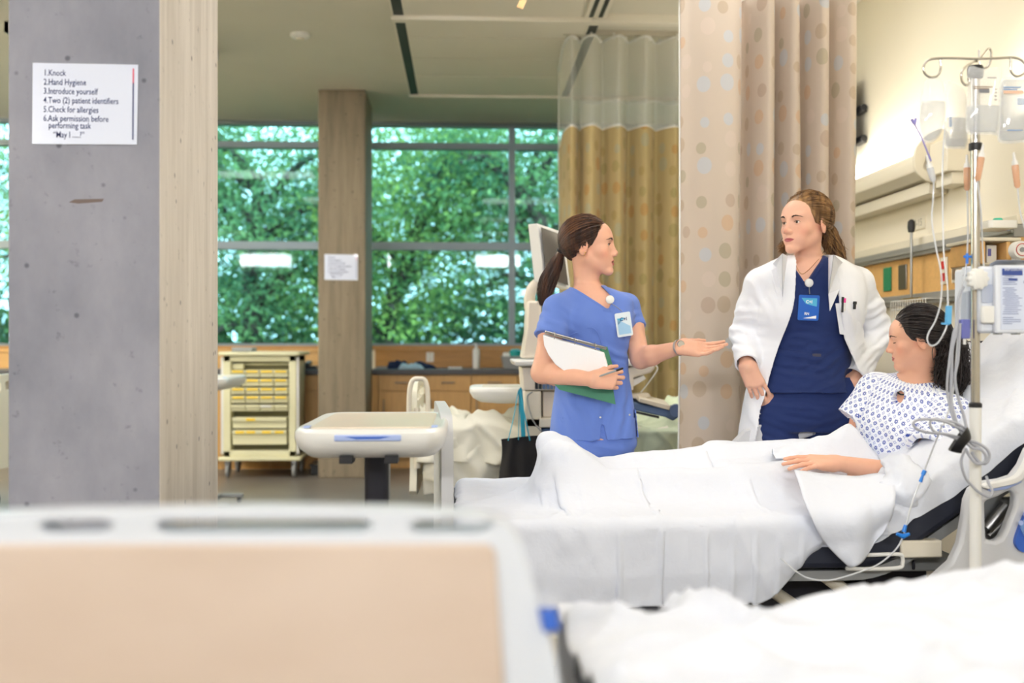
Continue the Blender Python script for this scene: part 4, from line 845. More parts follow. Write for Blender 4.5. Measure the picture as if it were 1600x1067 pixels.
# --- cloth relaxation: a grid of points falling on capsules and rounded boxes
class Cloth:
    def __init__(s, P, rest, caps, boxes, g=.00022, th=.006, pins=None, mask=None):
        s.P = P.copy(); s.Q = P.copy(); s.rest = rest; s.caps, s.boxes, s.g, s.th, s.pins = caps, boxes, g, th, pins
    def con(s, a, b, r, k=1.0):
        P = s.P; d = P[b]-P[a]; l = np.sqrt((d*d).sum(-1, keepdims=True))+1e-9; c = d*(1-r/l)*.5*k; P[a] += c; P[b] -= c
    def solve(s, it=5):
        r = s.rest; S = slice; n, m = s.P.shape[:2]; ev = lambda k, st, N_: S(st, (N_-k-st)//1+st if 0 else N_-k, 2*k)
        for _ in range(it):
            for st in (0, 1):
                a = np.arange(st, n-1, 2); s.con((a,), (a+1,), r)
                b = np.arange(st, m-1, 2); s.con((S(None), b), (S(None), b+1), r)
            for st in (0, 1):
                a = np.arange(st, n-1, 2)[:, None]; b = np.arange(0, m-1)[None, :]
                for sb in (0, 1):
                    bb = np.arange(sb, m-1, 2)[None, :]; s.con((a, bb), (a+1, bb+1), r*1.4142, .5); s.con((a+1, bb), (a, bb+1), r*1.4142, .5)
            for k in (3,):
                for st in range(k):
                    a = np.arange(st, n-k, 2*k); s.con((a,), (a+k,), r*k, .12); b = np.arange(st, m-k, 2*k); s.con((S(None), b), (S(None), b+k), r*k, .12)
            s.collide()
    def collide(s):
        P = s.P.reshape(-1, 3); hit = np.zeros(len(P), bool)
        for a, b, ra, rb in s.caps:
            ba = b-a; h = np.clip((P-a)@ba/(ba@ba), 0, 1); q = P-a-h[:, None]*ba; l = np.sqrt((q*q).sum(1))+1e-9; R_ = ra+(rb-ra)*h+s.th; i = l < R_; P[i] += q[i]*((R_-l)/l)[i, None]; hit |= i
        for c, hf, rd, RT_ in s.boxes:
            q = (P-c)@RT_.T; e = hf-rd; k = np.clip(q, -e, e); d = q-k; l = np.sqrt((d*d).sum(1)); i = (l < rd+s.th) & (l > 1e-9); q2 = q.copy(); q2[i] = k[i]+d[i]*((rd+s.th)/l[i])[:, None]
            j = l <= 1e-9; 
            if j.any():                     # deep inside: leave by the nearest face among top and sides
                z = hf[2]+s.th-q[:, 2]; y = hf[1]+s.th-np.abs(q[:, 1]); t_ = j & (z < y); q2[t_, 2] = hf[2]+s.th; t2_ = j & ~(z < y); q2[t2_, 1] = np.sign(q[t2_, 1])*(hf[1]+s.th)
            P[:] = q2@RT_+c; hit |= i | j
        s.hit = hit.reshape(s.P.shape[:2])
    def run(s, steps, damp=.97, wind=None):
        for k in range(steps):
            v = (s.P-s.Q)*damp; v = np.where((s.hit if k else np.zeros(s.P.shape[:2], bool))[..., None], v*.1, v)
            s.Q = s.P.copy(); s.P = s.P+np.clip(v, -.02, .02); s.P[..., 2] -= s.g; 
            if wind is not None and k < steps*.4: s.P += wind
            if s.pins is not None: s.P[s.pins[0]] = s.pins[1]
            s.solve(4)
            if k > 40: s.P = np.where(s.hit[..., None], s.Q+(s.P-s.Q)*.3, s.P)
        return s.P
    hit = False
def upsample(P):                          # one round of cubic refinement of a grid
    def up(A):
        B_ = np.pad(A, ((1, 1), (0, 0), (0, 0)), 'edge'); B_[0] = 2*A[0]-A[1]; B_[-1] = 2*A[-1]-A[-2]; m = (-B_[:-3]+9*B_[1:-2]+9*B_[2:-1]-B_[3:])/16; o = np.empty((2*len(A)-1,)+A.shape[1:]); o[::2] = A; o[1::2] = m; return o
    return up(up(P).transpose(1, 0, 2)).transpose(1, 0, 2)
# bed 1: the occupied one; x runs from the foot (0) to the head end
BY0, BY1 = 2.99, 3.93; yc1 = (BY0+BY1)/2; ZM = .595; ang = math.radians(34); XB = 1.28
I3 = np.eye(3)
t = bed = thing('hospital_bed', (1.1, yc1, 0), 'occupied hospital bed with raised backrest and light grey side rails', 'bed')
def profile(off_, x0=.0, L=.86):          # side profile of the mattress top, bent at the hips
    up = Vector((math.sin(ang)*-1, 0, math.cos(ang))); pts = [Vector((x, 0, ZM-off_)) for x in np.linspace(x0, XB-.14, 16)]; a = Vector((XB, 0, ZM)); d = Vector((math.cos(ang), 0, math.sin(ang)))
    for k in range(1, 7):
        th = ang*k/7; r_ = .38; pts.append(Vector((XB-.12+r_*math.sin(th)*.62, 0, ZM+r_*(1-math.cos(th))))+Vector((math.sin(th), 0, -math.cos(th)))*off_)
    e = pts[-1]
    for k in range(1, 14): pts.append(e+d*L*k/13)
    return pts
def prism_profile(top, bot, y0, y1): # closed band between two equally long profiles
    n_ = len(top); V = [Vector((p.x, y, p.z)) for y in (y0, y1) for p in list(top)+list(bot)]; F_ = []
    for i in range(n_-1): F_ += [(i, i+1, n_+i+1, n_+i), (2*n_+i+1, 2*n_+i, 3*n_+i, 3*n_+i+1), (i+1, i, 2*n_+i, 2*n_+i+1), (n_+i, n_+i+1, 3*n_+i+1, 3*n_+i)]
    F_ += [(0, n_, 3*n_, 2*n_), (n_-1, 2*n_-1+0, 4*n_-1, 3*n_-1)]
    return G().add(V, F_)
pt, pb_ = profile(.012), profile(.145); mt_ = obj('mattress', prism_profile(pt, pb_, BY0, BY1), m_matt, t, bev=.02, seg=3, angle=60)
pb2 = profile(.155); pb3 = profile(.185); obj('deck', prism_profile(pb2, pb3, BY0+.03, BY1-.03), m_framem, t, angle=40)
# fitted sheet over the mattress with drag folds
prof = profile(-.004, x0=.005, L=.84); arc = [(-.066, .004), (-.03, .002), (-.008, .008), (-.001, .03), (0, .06)]
cross = [(BY0-.004, -.085), (BY0-.006, -.06), (BY0-.006, -.03), (BY0, -.01), (BY0+.02, 0)]+[(y, 0) for y in np.linspace(BY0+.05, BY1-.05, 26)]+[(BY1-.02, 0), (BY1, -.01), (BY1+.006, -.03), (BY1+.006, -.07)]
pp = smoothpath(prof, 3); P = np.zeros((len(pp), len(cross), 3))
for i, p in enumerate(pp):
    d_ = (pp[min(i+1, len(pp)-1)]-pp[max(i-1, 0)]).normalized(); nn_ = Vector((-d_.z, 0, d_.x))
    for j, (y, h_) in enumerate(cross): w_ = p+nn_*h_*(1.0 if h_ > -.05 else 1); P[i, j] = (w_.x, y, w_.z)
P = upsample(P); ss = P[..., 0]; wgt = np.clip((ss-.9)*3, .25, 1)
fo = .012*np.sin((P[..., 0]*1.0+P[..., 2]*.6-P[..., 1]*1.4)*34+3*vnoise(P*4, 3))*np.clip(vnoise(P*3.1, 8)+.35, 0, 1)+.005*fbm(P*11, 2, 2)+.012*(1-np.abs(vnoise(P@np.array([[5, 3, 0], [-7, 3, 0], [4, 6, 0]]), 12)))**4; P[..., 2] += fo*wgt*1.3; P[..., 1] -= np.abs(fo)*wgt*.8*(P[..., 1] < BY0+.01)
obj('fitted_sheet', G().grid(P), m_sheet, t, angle=None)
# pillow and the bunched cushion behind the back
def pillow(c, ax, ay, az, name, lab, seed, par=None):
    n_ = 40; u = np.linspace(-1, 1, n_); U, V_ = np.meshgrid(u, u, indexing='ij'); e_ = np.clip((1-np.abs(U)**3.2)*(1-np.abs(V_)**3.2), 0, 1)**.42
    c, ax, ay, az = map(A3, (c, ax, ay, az)); q = 1-.06*np.abs(U*V_)**2
    P_s = [c+U[..., None]*q[..., None]*ax+V_[..., None]*q[..., None]*ay+(s_*e_*(.85+.25*vnoise(np.stack([U*2+s_, V_*2, U*0], -1), seed))+.05*fbm(np.stack([U*4+s_*3, V_*4, U*0+seed], -1), seed)*e_)[..., None]*az for s_ in (1, -1)]
    g = G().grid(P_s[0]).grid(P_s[1][::-1]); o = obj(name, g, m_sheet, None, angle=None, at=tuple(c)); tag(o, lab, 'pillow'); w = o.modifiers.new('w', 'WELD'); w.merge_threshold = .002; return o
dB = Vector((math.cos(ang), 0, math.sin(ang))); nB = Vector((-math.sin(ang), 0, math.cos(ang))); e_ = profile(0)[22]
pc = W(1566, 590, 3.42); pillow(pc, dB*.25+nB*.05, (0, .32, 0), nB*.085-dB*.01, 'pillow', 'white pillow propped behind the head of the person in the patterned gown', 3)
# blanket over the legs: simulated
caps = [(A3(a), A3(b), ra, rb) for a, b, ra, rb in (((1.36, 3.42, .655), (.90, 3.33, .645), .085, .07), ((.90, 3.33, .645), (.46, 3.36, .65), .062, .05), ((.46, 3.36, .64), (.34, 3.36, .735), .056, .048), ((.36, 3.36, .70), (.30, 3.37, .755), .05, .04),
        ((1.36, 3.60, .68), (.90, 3.62, .69), .088, .072), ((.90, 3.62, .69), (.46, 3.58, .655), .064, .05), ((.46, 3.58, .645), (.34, 3.58, .74), .056, .048), ((.36, 3.58, .70), (.30, 3.58, .765), .05, .04))]
ca, sa = math.cos(ang), math.sin(ang)
boxes = [(np.array([.66, yc1, ZM-.09]), np.array([.685, (BY1-BY0)/2+.004, .09+.004]), .03, I3), (np.array([XB+.40*ca+.09*sa, yc1, ZM+.40*sa-.09*ca]), np.array([.42, (BY1-BY0)/2+.004, .094]), .03, np.array([[ca, 0, sa], [0, 1, 0], [-sa, 0, ca]]))]
caps_ex = (A3((1.42, 3.30, .70)), A3((1.42, 3.72, .70)), .10, .10)
h_ = .0125; nx_, ny_ = int(1.42/h_), int(1.44/h_); gx, gy = np.meshgrid(np.arange(nx_)*h_*.895, np.arange(ny_)*h_*.92, indexing='ij')
P = np.stack([-.015+gx, 2.62+gy, .86+0*gx], -1); P[..., 1] = 2.845+gy; P[..., 2] = .90+.035*fbm(P*[7, 7, 1], 5, 3); P[..., 1] += .012*(gx-.6)*0
caps.append(caps_ex); cl = Cloth(P, h_, caps, boxes, g=.0009); P = cl.run(120, .98)
sh_ = np.clip((P[..., 0]-.86)/.26, 0, 1); sh_ = sh_*sh_*(3-2*sh_)*.93; hg = (P[..., 2] < .565) & (P[..., 1] < BY0+.1); P[..., 2] = np.where(hg, .565+(P[..., 2]-.565)*(1-sh_), P[..., 2])
P = upsample(P); nrm = np.cross(np.gradient(P, axis=0), np.gradient(P, axis=1)); nrm /= np.linalg.norm(nrm, axis=-1, keepdims=True)+1e-9; rg = lambda Q_, sd: (1-np.abs(vnoise(Q_, sd)))**3; q1 = P@np.array([[9, 1.5, 0], [-4, 3, 0], [5, 2.5, 0]]); q2 = P@np.array([[4, -7, 0], [9, 2, 0], [-6, 5, 0]]); P += nrm*(.0025*fbm(P*17, 4, 2)+.0075*rg(q1*.8, 3)+.0055*rg(q2*.9, 9)*np.clip(vnoise(P*2, 6)+.6, 0, 1)-.005)[..., None]
bl = obj('blanket', G().grid(P), m_sheet, angle=None, at=(.62, yc1, ZM), solid=.004); tag(bl, 'white sheet draped over the legs of the person in bed, hanging down the side', 'blanket')
# turned-down upper edge of the sheet round the waist and elbow
def bunch(path, r, seed, lab, name='folded_sheet', m=None, amp=.4, nn=28, at=None, fl=.5, cat='sheet'):
    pth = smoothpath([Vector(p) for p in path], 10); m_ = len(pth); R_ = np.interp(np.linspace(0, 1, m_), np.linspace(0, 1, len(r)), r); rows = []
    for i, p in enumerate(pth):
        d_ = (pth[min(i+1, m_-1)]-pth[max(i-1, 0)]).normalized(); a_ = d_.cross(Vector((0, 0, 1))).normalized(); b_ = a_.cross(d_); k = np.arange(nn+1)*2*PI/nn
        rad = R_[i]*(1+amp*vnoise(np.stack([np.cos(k)*1.6+i*.11, np.sin(k)*1.6, 0*k+i*.05], 1), seed)+.35*amp*vnoise(np.stack([np.cos(k)*4, np.sin(k)*4+i*.2, 0*k], 1), seed+1)); e_ = min(1, math.sin(PI*(i+.15)/(m_-.7))*3)**.5 if 0 < i < m_-1 else .1
        rows.append([list(p+a_*float(rad[q_]*math.cos(k[q_]))*e_+b_*float(rad[q_]*math.sin(k[q_])*fl)*e_) for q_ in range(nn+1)])
    o = obj(name, G().grid(np.array(rows)), m or m_sheet, angle=None, at=at or tuple(path[0])); return tag(o, lab, cat)
lap = [[(1212, 716, 3.40), (1240, 716, 3.38), (1272, 718, 3.36), (1310, 726, 3.34), (1345, 734, 3.33), (1382, 738, 3.32)], [(1208, 708, 3.44), (1240, 702, 3.42), (1272, 698, 3.40), (1304, 692, 3.38), (1340, 700, 3.37), (1378, 728, 3.34)],
       [(1206, 702, 3.48), (1238, 696, 3.47), (1266, 688, 3.45), (1296, 680, 3.44), (1328, 667, 3.42), (1372, 716, 3.38)], [(1206, 716, 3.58), (1238, 712, 3.57), (1266, 708, 3.56), (1300, 706, 3.55), (1336, 700, 3.54), (1374, 724, 3.5)]]
A_ = np.array([[list(W(*p)) for p in r_] for r_ in lap])
for _ in range(4): A_ = upsample(A_)
A_[..., 2] += .010*(1-np.abs(vnoise(A_@np.array([[10, 4, 0], [6, -5, 0], [4, 4, 0]]), 5)))**3+.006*fbm(A_*22, 3, 2)
tag(obj('folded_sheet', G().grid(A_), m_sheet, angle=None, solid=.004, at=tuple(W(1300, 705, 3.44))), 'crumpled sheet edge thrown over the lap of the patterned gown', 'sheet')
bunch([W(1385, 728, 3.20), W(1404, 742, 3.12), W(1412, 765, 3.04), W(1408, 790, 2.985)], [.035, .062, .062, .04], 6, 'fold of white sheet heaped over the elbow of the person in bed', fl=.7, amp=.75)
bunch([W(1432, 728, 3.18), W(1444, 742, 3.10), W(1440, 756, 3.05)], [.03, .045, .03], 8, 'small white cloth tucked behind the elbow under the gown sleeve', fl=.6, cat='cloth')
# corner of the sheet hanging down over the mattress side
g_ = []
for j, row in enumerate([[(1240, 735), (1290, 741), (1340, 744), (1396, 736)], [(1262, 800), (1305, 800), (1352, 796), (1396, 778)], [(1288, 846), (1322, 848), (1356, 838), (1388, 812)], [(1326, 884), (1334, 884), (1348, 872), (1380, 834)]]):
    g_.append([list(W(x, y, 2.950-.008*j+.014*math.sin(i*2+j)+(.20 if j == 0 else 0))) for i, (x, y) in enumerate(row)])
A_ = np.array(g_)
for _ in range(3): A_ = upsample(A_)
A_[..., 1] += .007*np.sin(A_[..., 0]*60+3*vnoise(A_*6, 2))-.012*(1-np.abs(vnoise(A_@np.array([[9, 3, 0], [0, 4, 0], [5, -4, 0]]), 5)))**3-.008*(1-np.abs(vnoise(A_@np.array([[7, -5, 0], [0, 4, 0], [-7, -6, 0]]), 15)))**3
tag(obj('sheet_corner', G().grid(A_), m_sheet, angle=None, solid=.004, at=tuple(W(1320, 800, 2.94))), 'pointed corner of white sheet hanging over the dark mattress side', 'sheet')
# footboard, side rails, frame
def footboard(par, x, y0, y1, zt, m, dx=0, cut=True):
    w_ = y1-y0; o = (x, y0, 0); u, v = Vector((dx, w_, 0)).normalized(), Vector((0, 0, 1)); hh = zt
    out = sm2([(0.02, .36), (0, .5), (.0, hh-.10), (.05, hh-.03), (.16, hh-.005), (w_/2, hh), (w_-.16, hh-.005), (w_-.05, hh-.03), (w_, hh-.10), (w_, .5), (w_-.02, .36)])
    hol = [sm2([(a, hh-.085), (a+.02, hh-.045), (b-.02, hh-.045), (b, hh-.085), (b-.02, hh-.10), (a+.02, hh-.10)]) for a, b in ((.07, .26), (.33, w_-.33), (w_-.26, w_-.07))]
    return plate('footboard', out, hol, o, u, v, .035, m, par, .012)
footboard(t, -.048, BY0-.02, BY1+.0, .915, m_bedp, dx=-.05)
yr = 2.92; px = lambda x, y: (W(x, y, yr).x, W(x, y, yr).z)
m_rail = m_bedp
out = [px(*p) for p in ((1447, 960), (1446, 922), (1455, 900), (1482, 876), (1495, 848), (1502, 809), (1506, 780), (1514, 762), (1530, 752), (1560, 748), (1578, 742), (1591, 725), (1602, 700), (1625, 680), (1700, 655), (1770, 660), (1800, 700), (1810, 800), (1800, 900), (1790, 960))]
hol = [px(*p) for p in ((1534, 782), (1556, 774), (1574, 764), (1582, 772), (1580, 790), (1567, 825), (1559, 840), (1550, 844), (1536, 842))]
rl = plate('side_rail', out, [hol], (0, yr, 0), (1, 0, 0), (0, 0, 1), .04, m_rail, t, .010)
plate('rail_pad', [px(*p) for p in ((1535, 757), (1560, 753), (1582, 747), (1590, 744), (1588, 752), (1566, 762), (1538, 766))], [], (0, yr-.024, 0), (1, 0, 0), (0, 0, 1), .012, m_bluel, rl, .003)
plate('rail_bar', sm2([px(*p) for p in ((1530, 754), (1558, 748), (1578, 741), (1590, 724), (1602, 696), (1606, 700), (1597, 728), (1584, 748), (1560, 756), (1532, 761))], 3), [], (0, yr-.03, 0), (1, 0, 0), (0, 0, 1), .028, mat('rail white', srgb(226, 225, 222), .35), rl, .008)
cp = plate('control_panel', sm2([px(*p) for p in ((1579, 850), (1578, 838), (1590, 806), (1602, 790), (1630, 786), (1640, 810), (1632, 838), (1600, 855), (1588, 859))], 4), [], (0, yr-.026, 0), (1, 0, 0), (0, 0, 1), .014, m_bluep, rl, .003)
plate('control_inlay', sm2([px(*p) for p in ((1584, 818), (1592, 806), (1602, 798), (1625, 796), (1628, 822), (1600, 838), (1590, 834))], 4), [], (0, yr-.036, 0), (1, 0, 0), (0, 0, 1), .006, mat('control inlay', srgb(112, 150, 206), .35), cp, .001)
for a, b in ((1595, 817), (1602, 803), (1603, 829), (1612, 812)):
    p = W(a, b, yr-.041); obj('button', G().lathe([(0, -.003), (.0065, -.003), (.0075, 0), (0, 0)], tuple(p), 16, 'y'), m_bluel, cp)
ln_ = [W(*p, yr-.022) for p in ((1505, 905), (1530, 880), (1600, 838))]
obj('rail_hinge', G().tube([W(1541, 826, yr+.09), W(1572, 790, yr+.09)], .02, 10).tube([W(1545, 838, yr+.09), W(1580, 806, yr+.09)], .013, 10), m_steel, rl)
obj('rail_mechanism', G().obox(W(1556, 812, yr+.14), (.06, 0, 0), (0, .01, 0), (0, 0, .07)), m_framem, rl, bev=.003)
# far side rail, folded down behind
plate('side_rail', [(1.0, .36), (1.02, .70), (1.1, .78), (1.5, .92), (1.75, 1.02), (1.9, .98), (1.95, .5), (1.8, .36)], [[(1.2, .7), (1.5, .8), (1.7, .85), (1.72, .7), (1.3, .6)]], (0, BY1+.06, 0), (1, 0, 0), (0, 0, 1), .035, m_rail, t, .009)
fb = lambda x0, y0_, x1, y1_, Y, d, m, nm: obj(nm, G().box(W(x0, 0, Y).x, Y, W(0, y1_, Y).z, W(x1, 0, Y).x, Y+d, W(0, y0_, Y).z), m, t, bev=.005)
fb(1300, 868, 1470, 888, 3.02, .05, m_framem, 'frame_beam'); fb(1408, 858, 1473, 886, 2.98, .05, m_offw, 'frame_cover'); fb(1270, 886, 1500, 908, 3.10, .70, m_framem, 'lower_frame'); fb(900, 880, 1300, 893, 3.06, .05, m_framem, 'frame_beam')
obj('handle_loop', G().tube(smoothpath([W(x, y, 2.965) for x, y in ((1325, 868), (1360, 867), (1404, 866), (1410, 872), (1410, 880), (1404, 887), (1360, 889), (1322, 888))], 4), .006, 8), m_white, t)
for k in range(4): fb(1330+k*32, 890, 1335+k*32, 906, 3.085, .01, m_gun, 'frame_rib')
obj('lift_arm', G().tube([W(1245, 868, 3.1), W(1330, 930, 3.1), W(1420, 1010, 3.1)], .035, 10, flat=.6), m_offw, t); obj('lift_arm', G().tube([W(1180, 905, 3.2), W(1240, 945, 3.2), W(1330, 1020, 3.2)], .035, 10, flat=.6), m_offw, t)
obj('base_frame', G().box(.25, 3.12, .13, 1.95, 3.80, .24), m_offw, t, bev=.02)
for x in (.32, 1.88):
    for y in (3.08, 3.84): c_ = obj('caster', G().lathe([(0, -.02), (.06, -.02), (.068, 0), (.06, .02), (0, .02)], (x, y, .069), 22, 'y'), m_black, t); obj('caster_fork', G().box(x-.03, y-.03, .07, x+.03, y+.03, .16), m_grey, c_, bev=.006)
obj('headboard', G().box(2.32, BY0+.02, .4, 2.36, BY1-.02, 1.15), m_bedp, t, bev=.02)
obj('head_support', G().box(1.9, BY0+.15, .24, 2.33, BY1-.15, .42), m_framem, t, bev=.01)
obj('under_mechanism', G().box(.5, 3.2, .24, 1.2, 3.7, ZM-.2).box(1.3, 3.25, .24, 1.5, 3.65, .5), m_gun, t, bev=.01)
# ------------------------------------------------------------------ bed 2 behind: rumpled empty bed (copied for the one beyond the thick column)
t = bed2 = thing('hospital_bed', (.8, 5.64, 0), 'empty hospital bed with rumpled cream linen behind the nurse', 'bed', 'empty unmade beds')
Y0_, Y1_ = 5.17, 6.11; X0_ = W(640, 0, 5.17).x+.02
obj('mattress', G().box(X0_+.06, Y0_, .50, X0_+2.05, Y1_, .64), m_matt, t, bev=.03, seg=3); obj('deck', G().box(X0_+.04, Y0_+.03, .45, X0_+2.07, Y1_-.03, .495), m_framem, t, bev=.01)
obj('base_frame', G().box(X0_+.25, Y0_+.12, .13, X0_+1.9, Y1_-.12, .24).box(X0_+.7, Y0_+.25, .24, X0_+1.4, Y1_-.25, .45), m_offw, t, bev=.02)
for x in (.32, 1.85):
    for y in (.1, .84): obj('caster', G().lathe([(0, -.02), (.06, -.02), (.068, 0), (.06, .02), (0, .02)], (X0_+x, Y0_+y, .069), 20, 'y'), m_black, t)
footboard(t, X0_, Y0_-.02, Y1_+.02, .93, mat('cream bed plastic', srgb(226, 222, 204), .4)); obj('headboard', G().box(X0_+2.12, Y0_, .4, X0_+2.17, Y1_, 1.15), m_bedp, t, bev=.02)
obj('footrail', G().tube([Vector((X0_+.02, Y0_-.05, z)) for z in (.5, .8)], .016, 10).tube(smoothpath([Vector((X0_-.02, Y0_-.06, .62)), Vector((X0_-.015, Y0_-.06, .90)), Vector((X0_+.03, Y0_-.06, .945)), Vector((X0_+.07, Y0_-.06, .90)), Vector((X0_+.075, Y0_-.06, .62))], 6), .013, 10), m_offw, t)
def drape(x0, x1, y0, y1, z, hang, h, seed, m, par, name, th=.5, nx=90, ny=80):
    gx, gy = np.meshgrid(np.linspace(x0, x1, nx), np.linspace(-hang, y1-y0+hang*.6, ny), indexing='ij'); P = np.stack([gx, y0+gy, 0*gx+z], -1)
    top = (gy >= 0) & (gy <= y1-y0); n1 = fbm(np.stack([gx*3.2, gy*3.2, gx*0], -1), seed, 3); rid = 1-np.abs(vnoise(np.stack([gx*4+gy*2, gy*5-gx, gx*0+3], -1), seed+7)); b_ = np.clip(n1*.6+rid*.9-.35, 0, 1.6)
    b_ = np.clip(.9*n1+.55*rid**2-.1, 0, 1.5); P[..., 2] = z+h*b_*np.clip(gy/.08+.3, 0, 1)+.012
    lo = gy < 0; P[..., 1] = np.where(lo, y0-.012-.022*(1+np.sin(gx*34+3*n1))*np.clip(-gy/.15, 0, 1), P[..., 1]); P[..., 2] = np.where(lo, z+.012+gy*(1+.12*np.sin(gx*3+seed))+h*b_*np.clip(1+gy/.1, 0, 1)*.3, P[..., 2])
    hi = gy > y1-y0; P[..., 1] = np.where(hi, y1+.012+.02*(1+np.sin(gx*30)), P[..., 1]); P[..., 2] = np.where(hi, z+.012-(gy-(y1-y0)), P[..., 2])
    P = upsample(P); R3 = P@np.array([[7, 4, 0], [5, -6, 0], [6, 5, 0]]); R4 = P@np.array([[4, -5, 0], [9, 5, 0], [-7, 4, 0]]); cr = .020*(1-np.abs(vnoise(R3, seed)))**4+.016*(1-np.abs(vnoise(R4, seed+2)))**4; P[..., 2] += .004*fbm(P*16, seed+3, 2)+cr*(P[..., 1] > y0); P[..., 1] -= cr*(P[..., 1] <= y0); o = obj(name, G().grid(P), m, par, angle=None, solid=.003); return o
drape(X0_+.05, X0_+2.05, Y0_-.01, Y1_+.01, .645, .27, .05, 3, m_cream, t, 'bottom_sheet')
b2 = drape(W(652, 0, 5.17).x, W(830, 0, 5.2).x+.5, Y0_-.02, Y1_+.01, .665, .16, .11, 12, m_cream, None, 'blanket'); tag(b2, 'rumpled cream blanket heaped on the empty bed behind the nurse', 'blanket')
b3 = drape(W(975, 0, 5.2).x, W(1130, 0, 5.2).x, Y0_-.03, Y1_-.1, .665, .16, .11, 31, m_greenl, None, 'blanket'); tag(b3, 'pale green blanket crumpled on the empty bed, below the blue grey keyboard tray', 'blanket')
o3 = dup(bed2, (-3.93, 6.7, 0), 'empty hospital bed with cream linen beyond the thick grey column', 'empty unmade beds', rotz=PI)
# ------------------------------------------------------------------ bed 0 at the front: wide white sheet
t = thing('hospital_bed', (1.2, 1.25, 0), 'white sheeted hospital bed in front of the occupied one', 'bed'); y0, y1 = .76, 1.70; zs = .705
obj('mattress', G().box(.18, y0, zs-.16, 2.2, y1, zs-.02), m_matt, t, bev=.03, seg=3); obj('deck', G().box(.18, y0+.03, zs-.21, 2.2, y1-.03, zs-.165), m_framem, t, bev=.01)
obj('base_frame', G().box(.45, y0+.12, .13, 1.95, y1-.12, .24).box(.8, y0+.25, .24, 1.5, y1-.25, zs-.21), m_offw, t, bev=.02)
for x in (.5, 1.9):
    for y in (y0+.1, y1-.1): obj('caster', G().lathe([(0, -.02), (.06, -.02), (.068, 0), (.06, .02), (0, .02)], (x, y, .069), 20, 'y'), m_black, t)
nx, ny = 150, 110; gx, gy = np.meshgrid(np.linspace(.155, 2.25, nx), np.linspace(-.25, y1-y0+.35, ny), indexing='ij'); P = np.stack([gx, y0+gy, 0*gx+zs], -1); w_ = y1-y0
n1 = fbm(np.stack([gx*3.1, gy*3.6, gx*0], -1), 41, 3); rd = 1-np.abs(vnoise(np.stack([gx*5+gy*3.5+n1*.6, gy*4-gx*2.2, gx*0], -1), 47)); bmp = .022*n1+.038*rd**3+.012*(1-np.abs(vnoise(np.stack([gx*9-gy*6, gy*8, gx*0+5], -1), 49)))**4
e_ = np.clip((w_-gy)/.10, 0, 1)**.5*np.clip((gx-.155)/.08, .0, 1)**.5; P[..., 2] = zs-.03+.03*e_+bmp
hi = gy > w_; P[..., 1] = np.where(hi, y1+.012+.014*np.sin(gx*30+n1*4), P[..., 1]); P[..., 2] = np.where(hi, zs-.03+bmp*.3-(gy-w_), P[..., 2]); lo = gy < 0; P[..., 1] = np.where(lo, y0-.012, P[..., 1]); P[..., 2] = np.where(lo, zs-.01+gy, P[..., 2])
P = upsample(P); o = obj('bed_sheet', G().grid(P), m_sheet, angle=None, at=(1.2, 1.25, zs), solid=.003); tag(o, 'rumpled white sheet spread over the bed closest to the camera', 'sheet')
# footboard standing close to the camera
yf = 1.10; t = thing('bed_footboard', (W(400, 0, yf).x, yf, .0), 'large pale footboard with peach wood panel and three grip slots, close to the camera', 'footboard')
f2 = lambda x, y: (W(x, y, yf).x, W(x, y, yf).z)
out = [f2(*p) for p in ((-330, 1420), (-340, 1000), (-300, 850), (-200, 815), (-60, 803), (120, 795), (400, 790), (640, 793), (740, 800), (790, 812), (812, 840), (838, 930), (866, 1020), (880, 1100), (900, 1420))]
hs = [[f2(*p) for p in ((a, 816), (a+22, 807), (b-22, 806), (b, 814), (b-20, 825), (a+20, 826))] for a, b in ((70, 195), (248, 590), (636, 772))]
pl_ = plate('frame', out, hs, (0, yf, 0), (1, 0, 0), (0, 0, 1), .05, mat('footboard plastic', srgb(210, 215, 222), .35), t, .005)
m_peach = mat('peach wood laminate', srgb(208, 190, 174), .4, noise=(3, .10, srgb(198, 178, 160)[:3], (1, 1, 2.5)))
plate('wood_panel', [f2(*p) for p in ((-300, 1400), (-300, 850), (-280, 842), (760, 842), (772, 850), (788, 1080), (790, 1400))], [], (0, yf-.027, 0), (1, 0, 0), (0, 0, 1), .014, m_peach, t, .003)
plate('angle_indicator', [f2(*p) for p in ((838, 940), (866, 940), (872, 972), (846, 976))], [], (0, yf-.028, 0), (1, 0, 0), (0, 0, 1), .01, m_bluep, t, .002)
obj('mounting_post', G().box(W(60, 0, yf).x, yf-.02, 0, W(110, 0, yf).x, yf+.02, .5).box(W(640, 0, yf).x, yf-.02, 0, W(690, 0, yf).x, yf+.02, .5), m_framem, t, bev=.005)
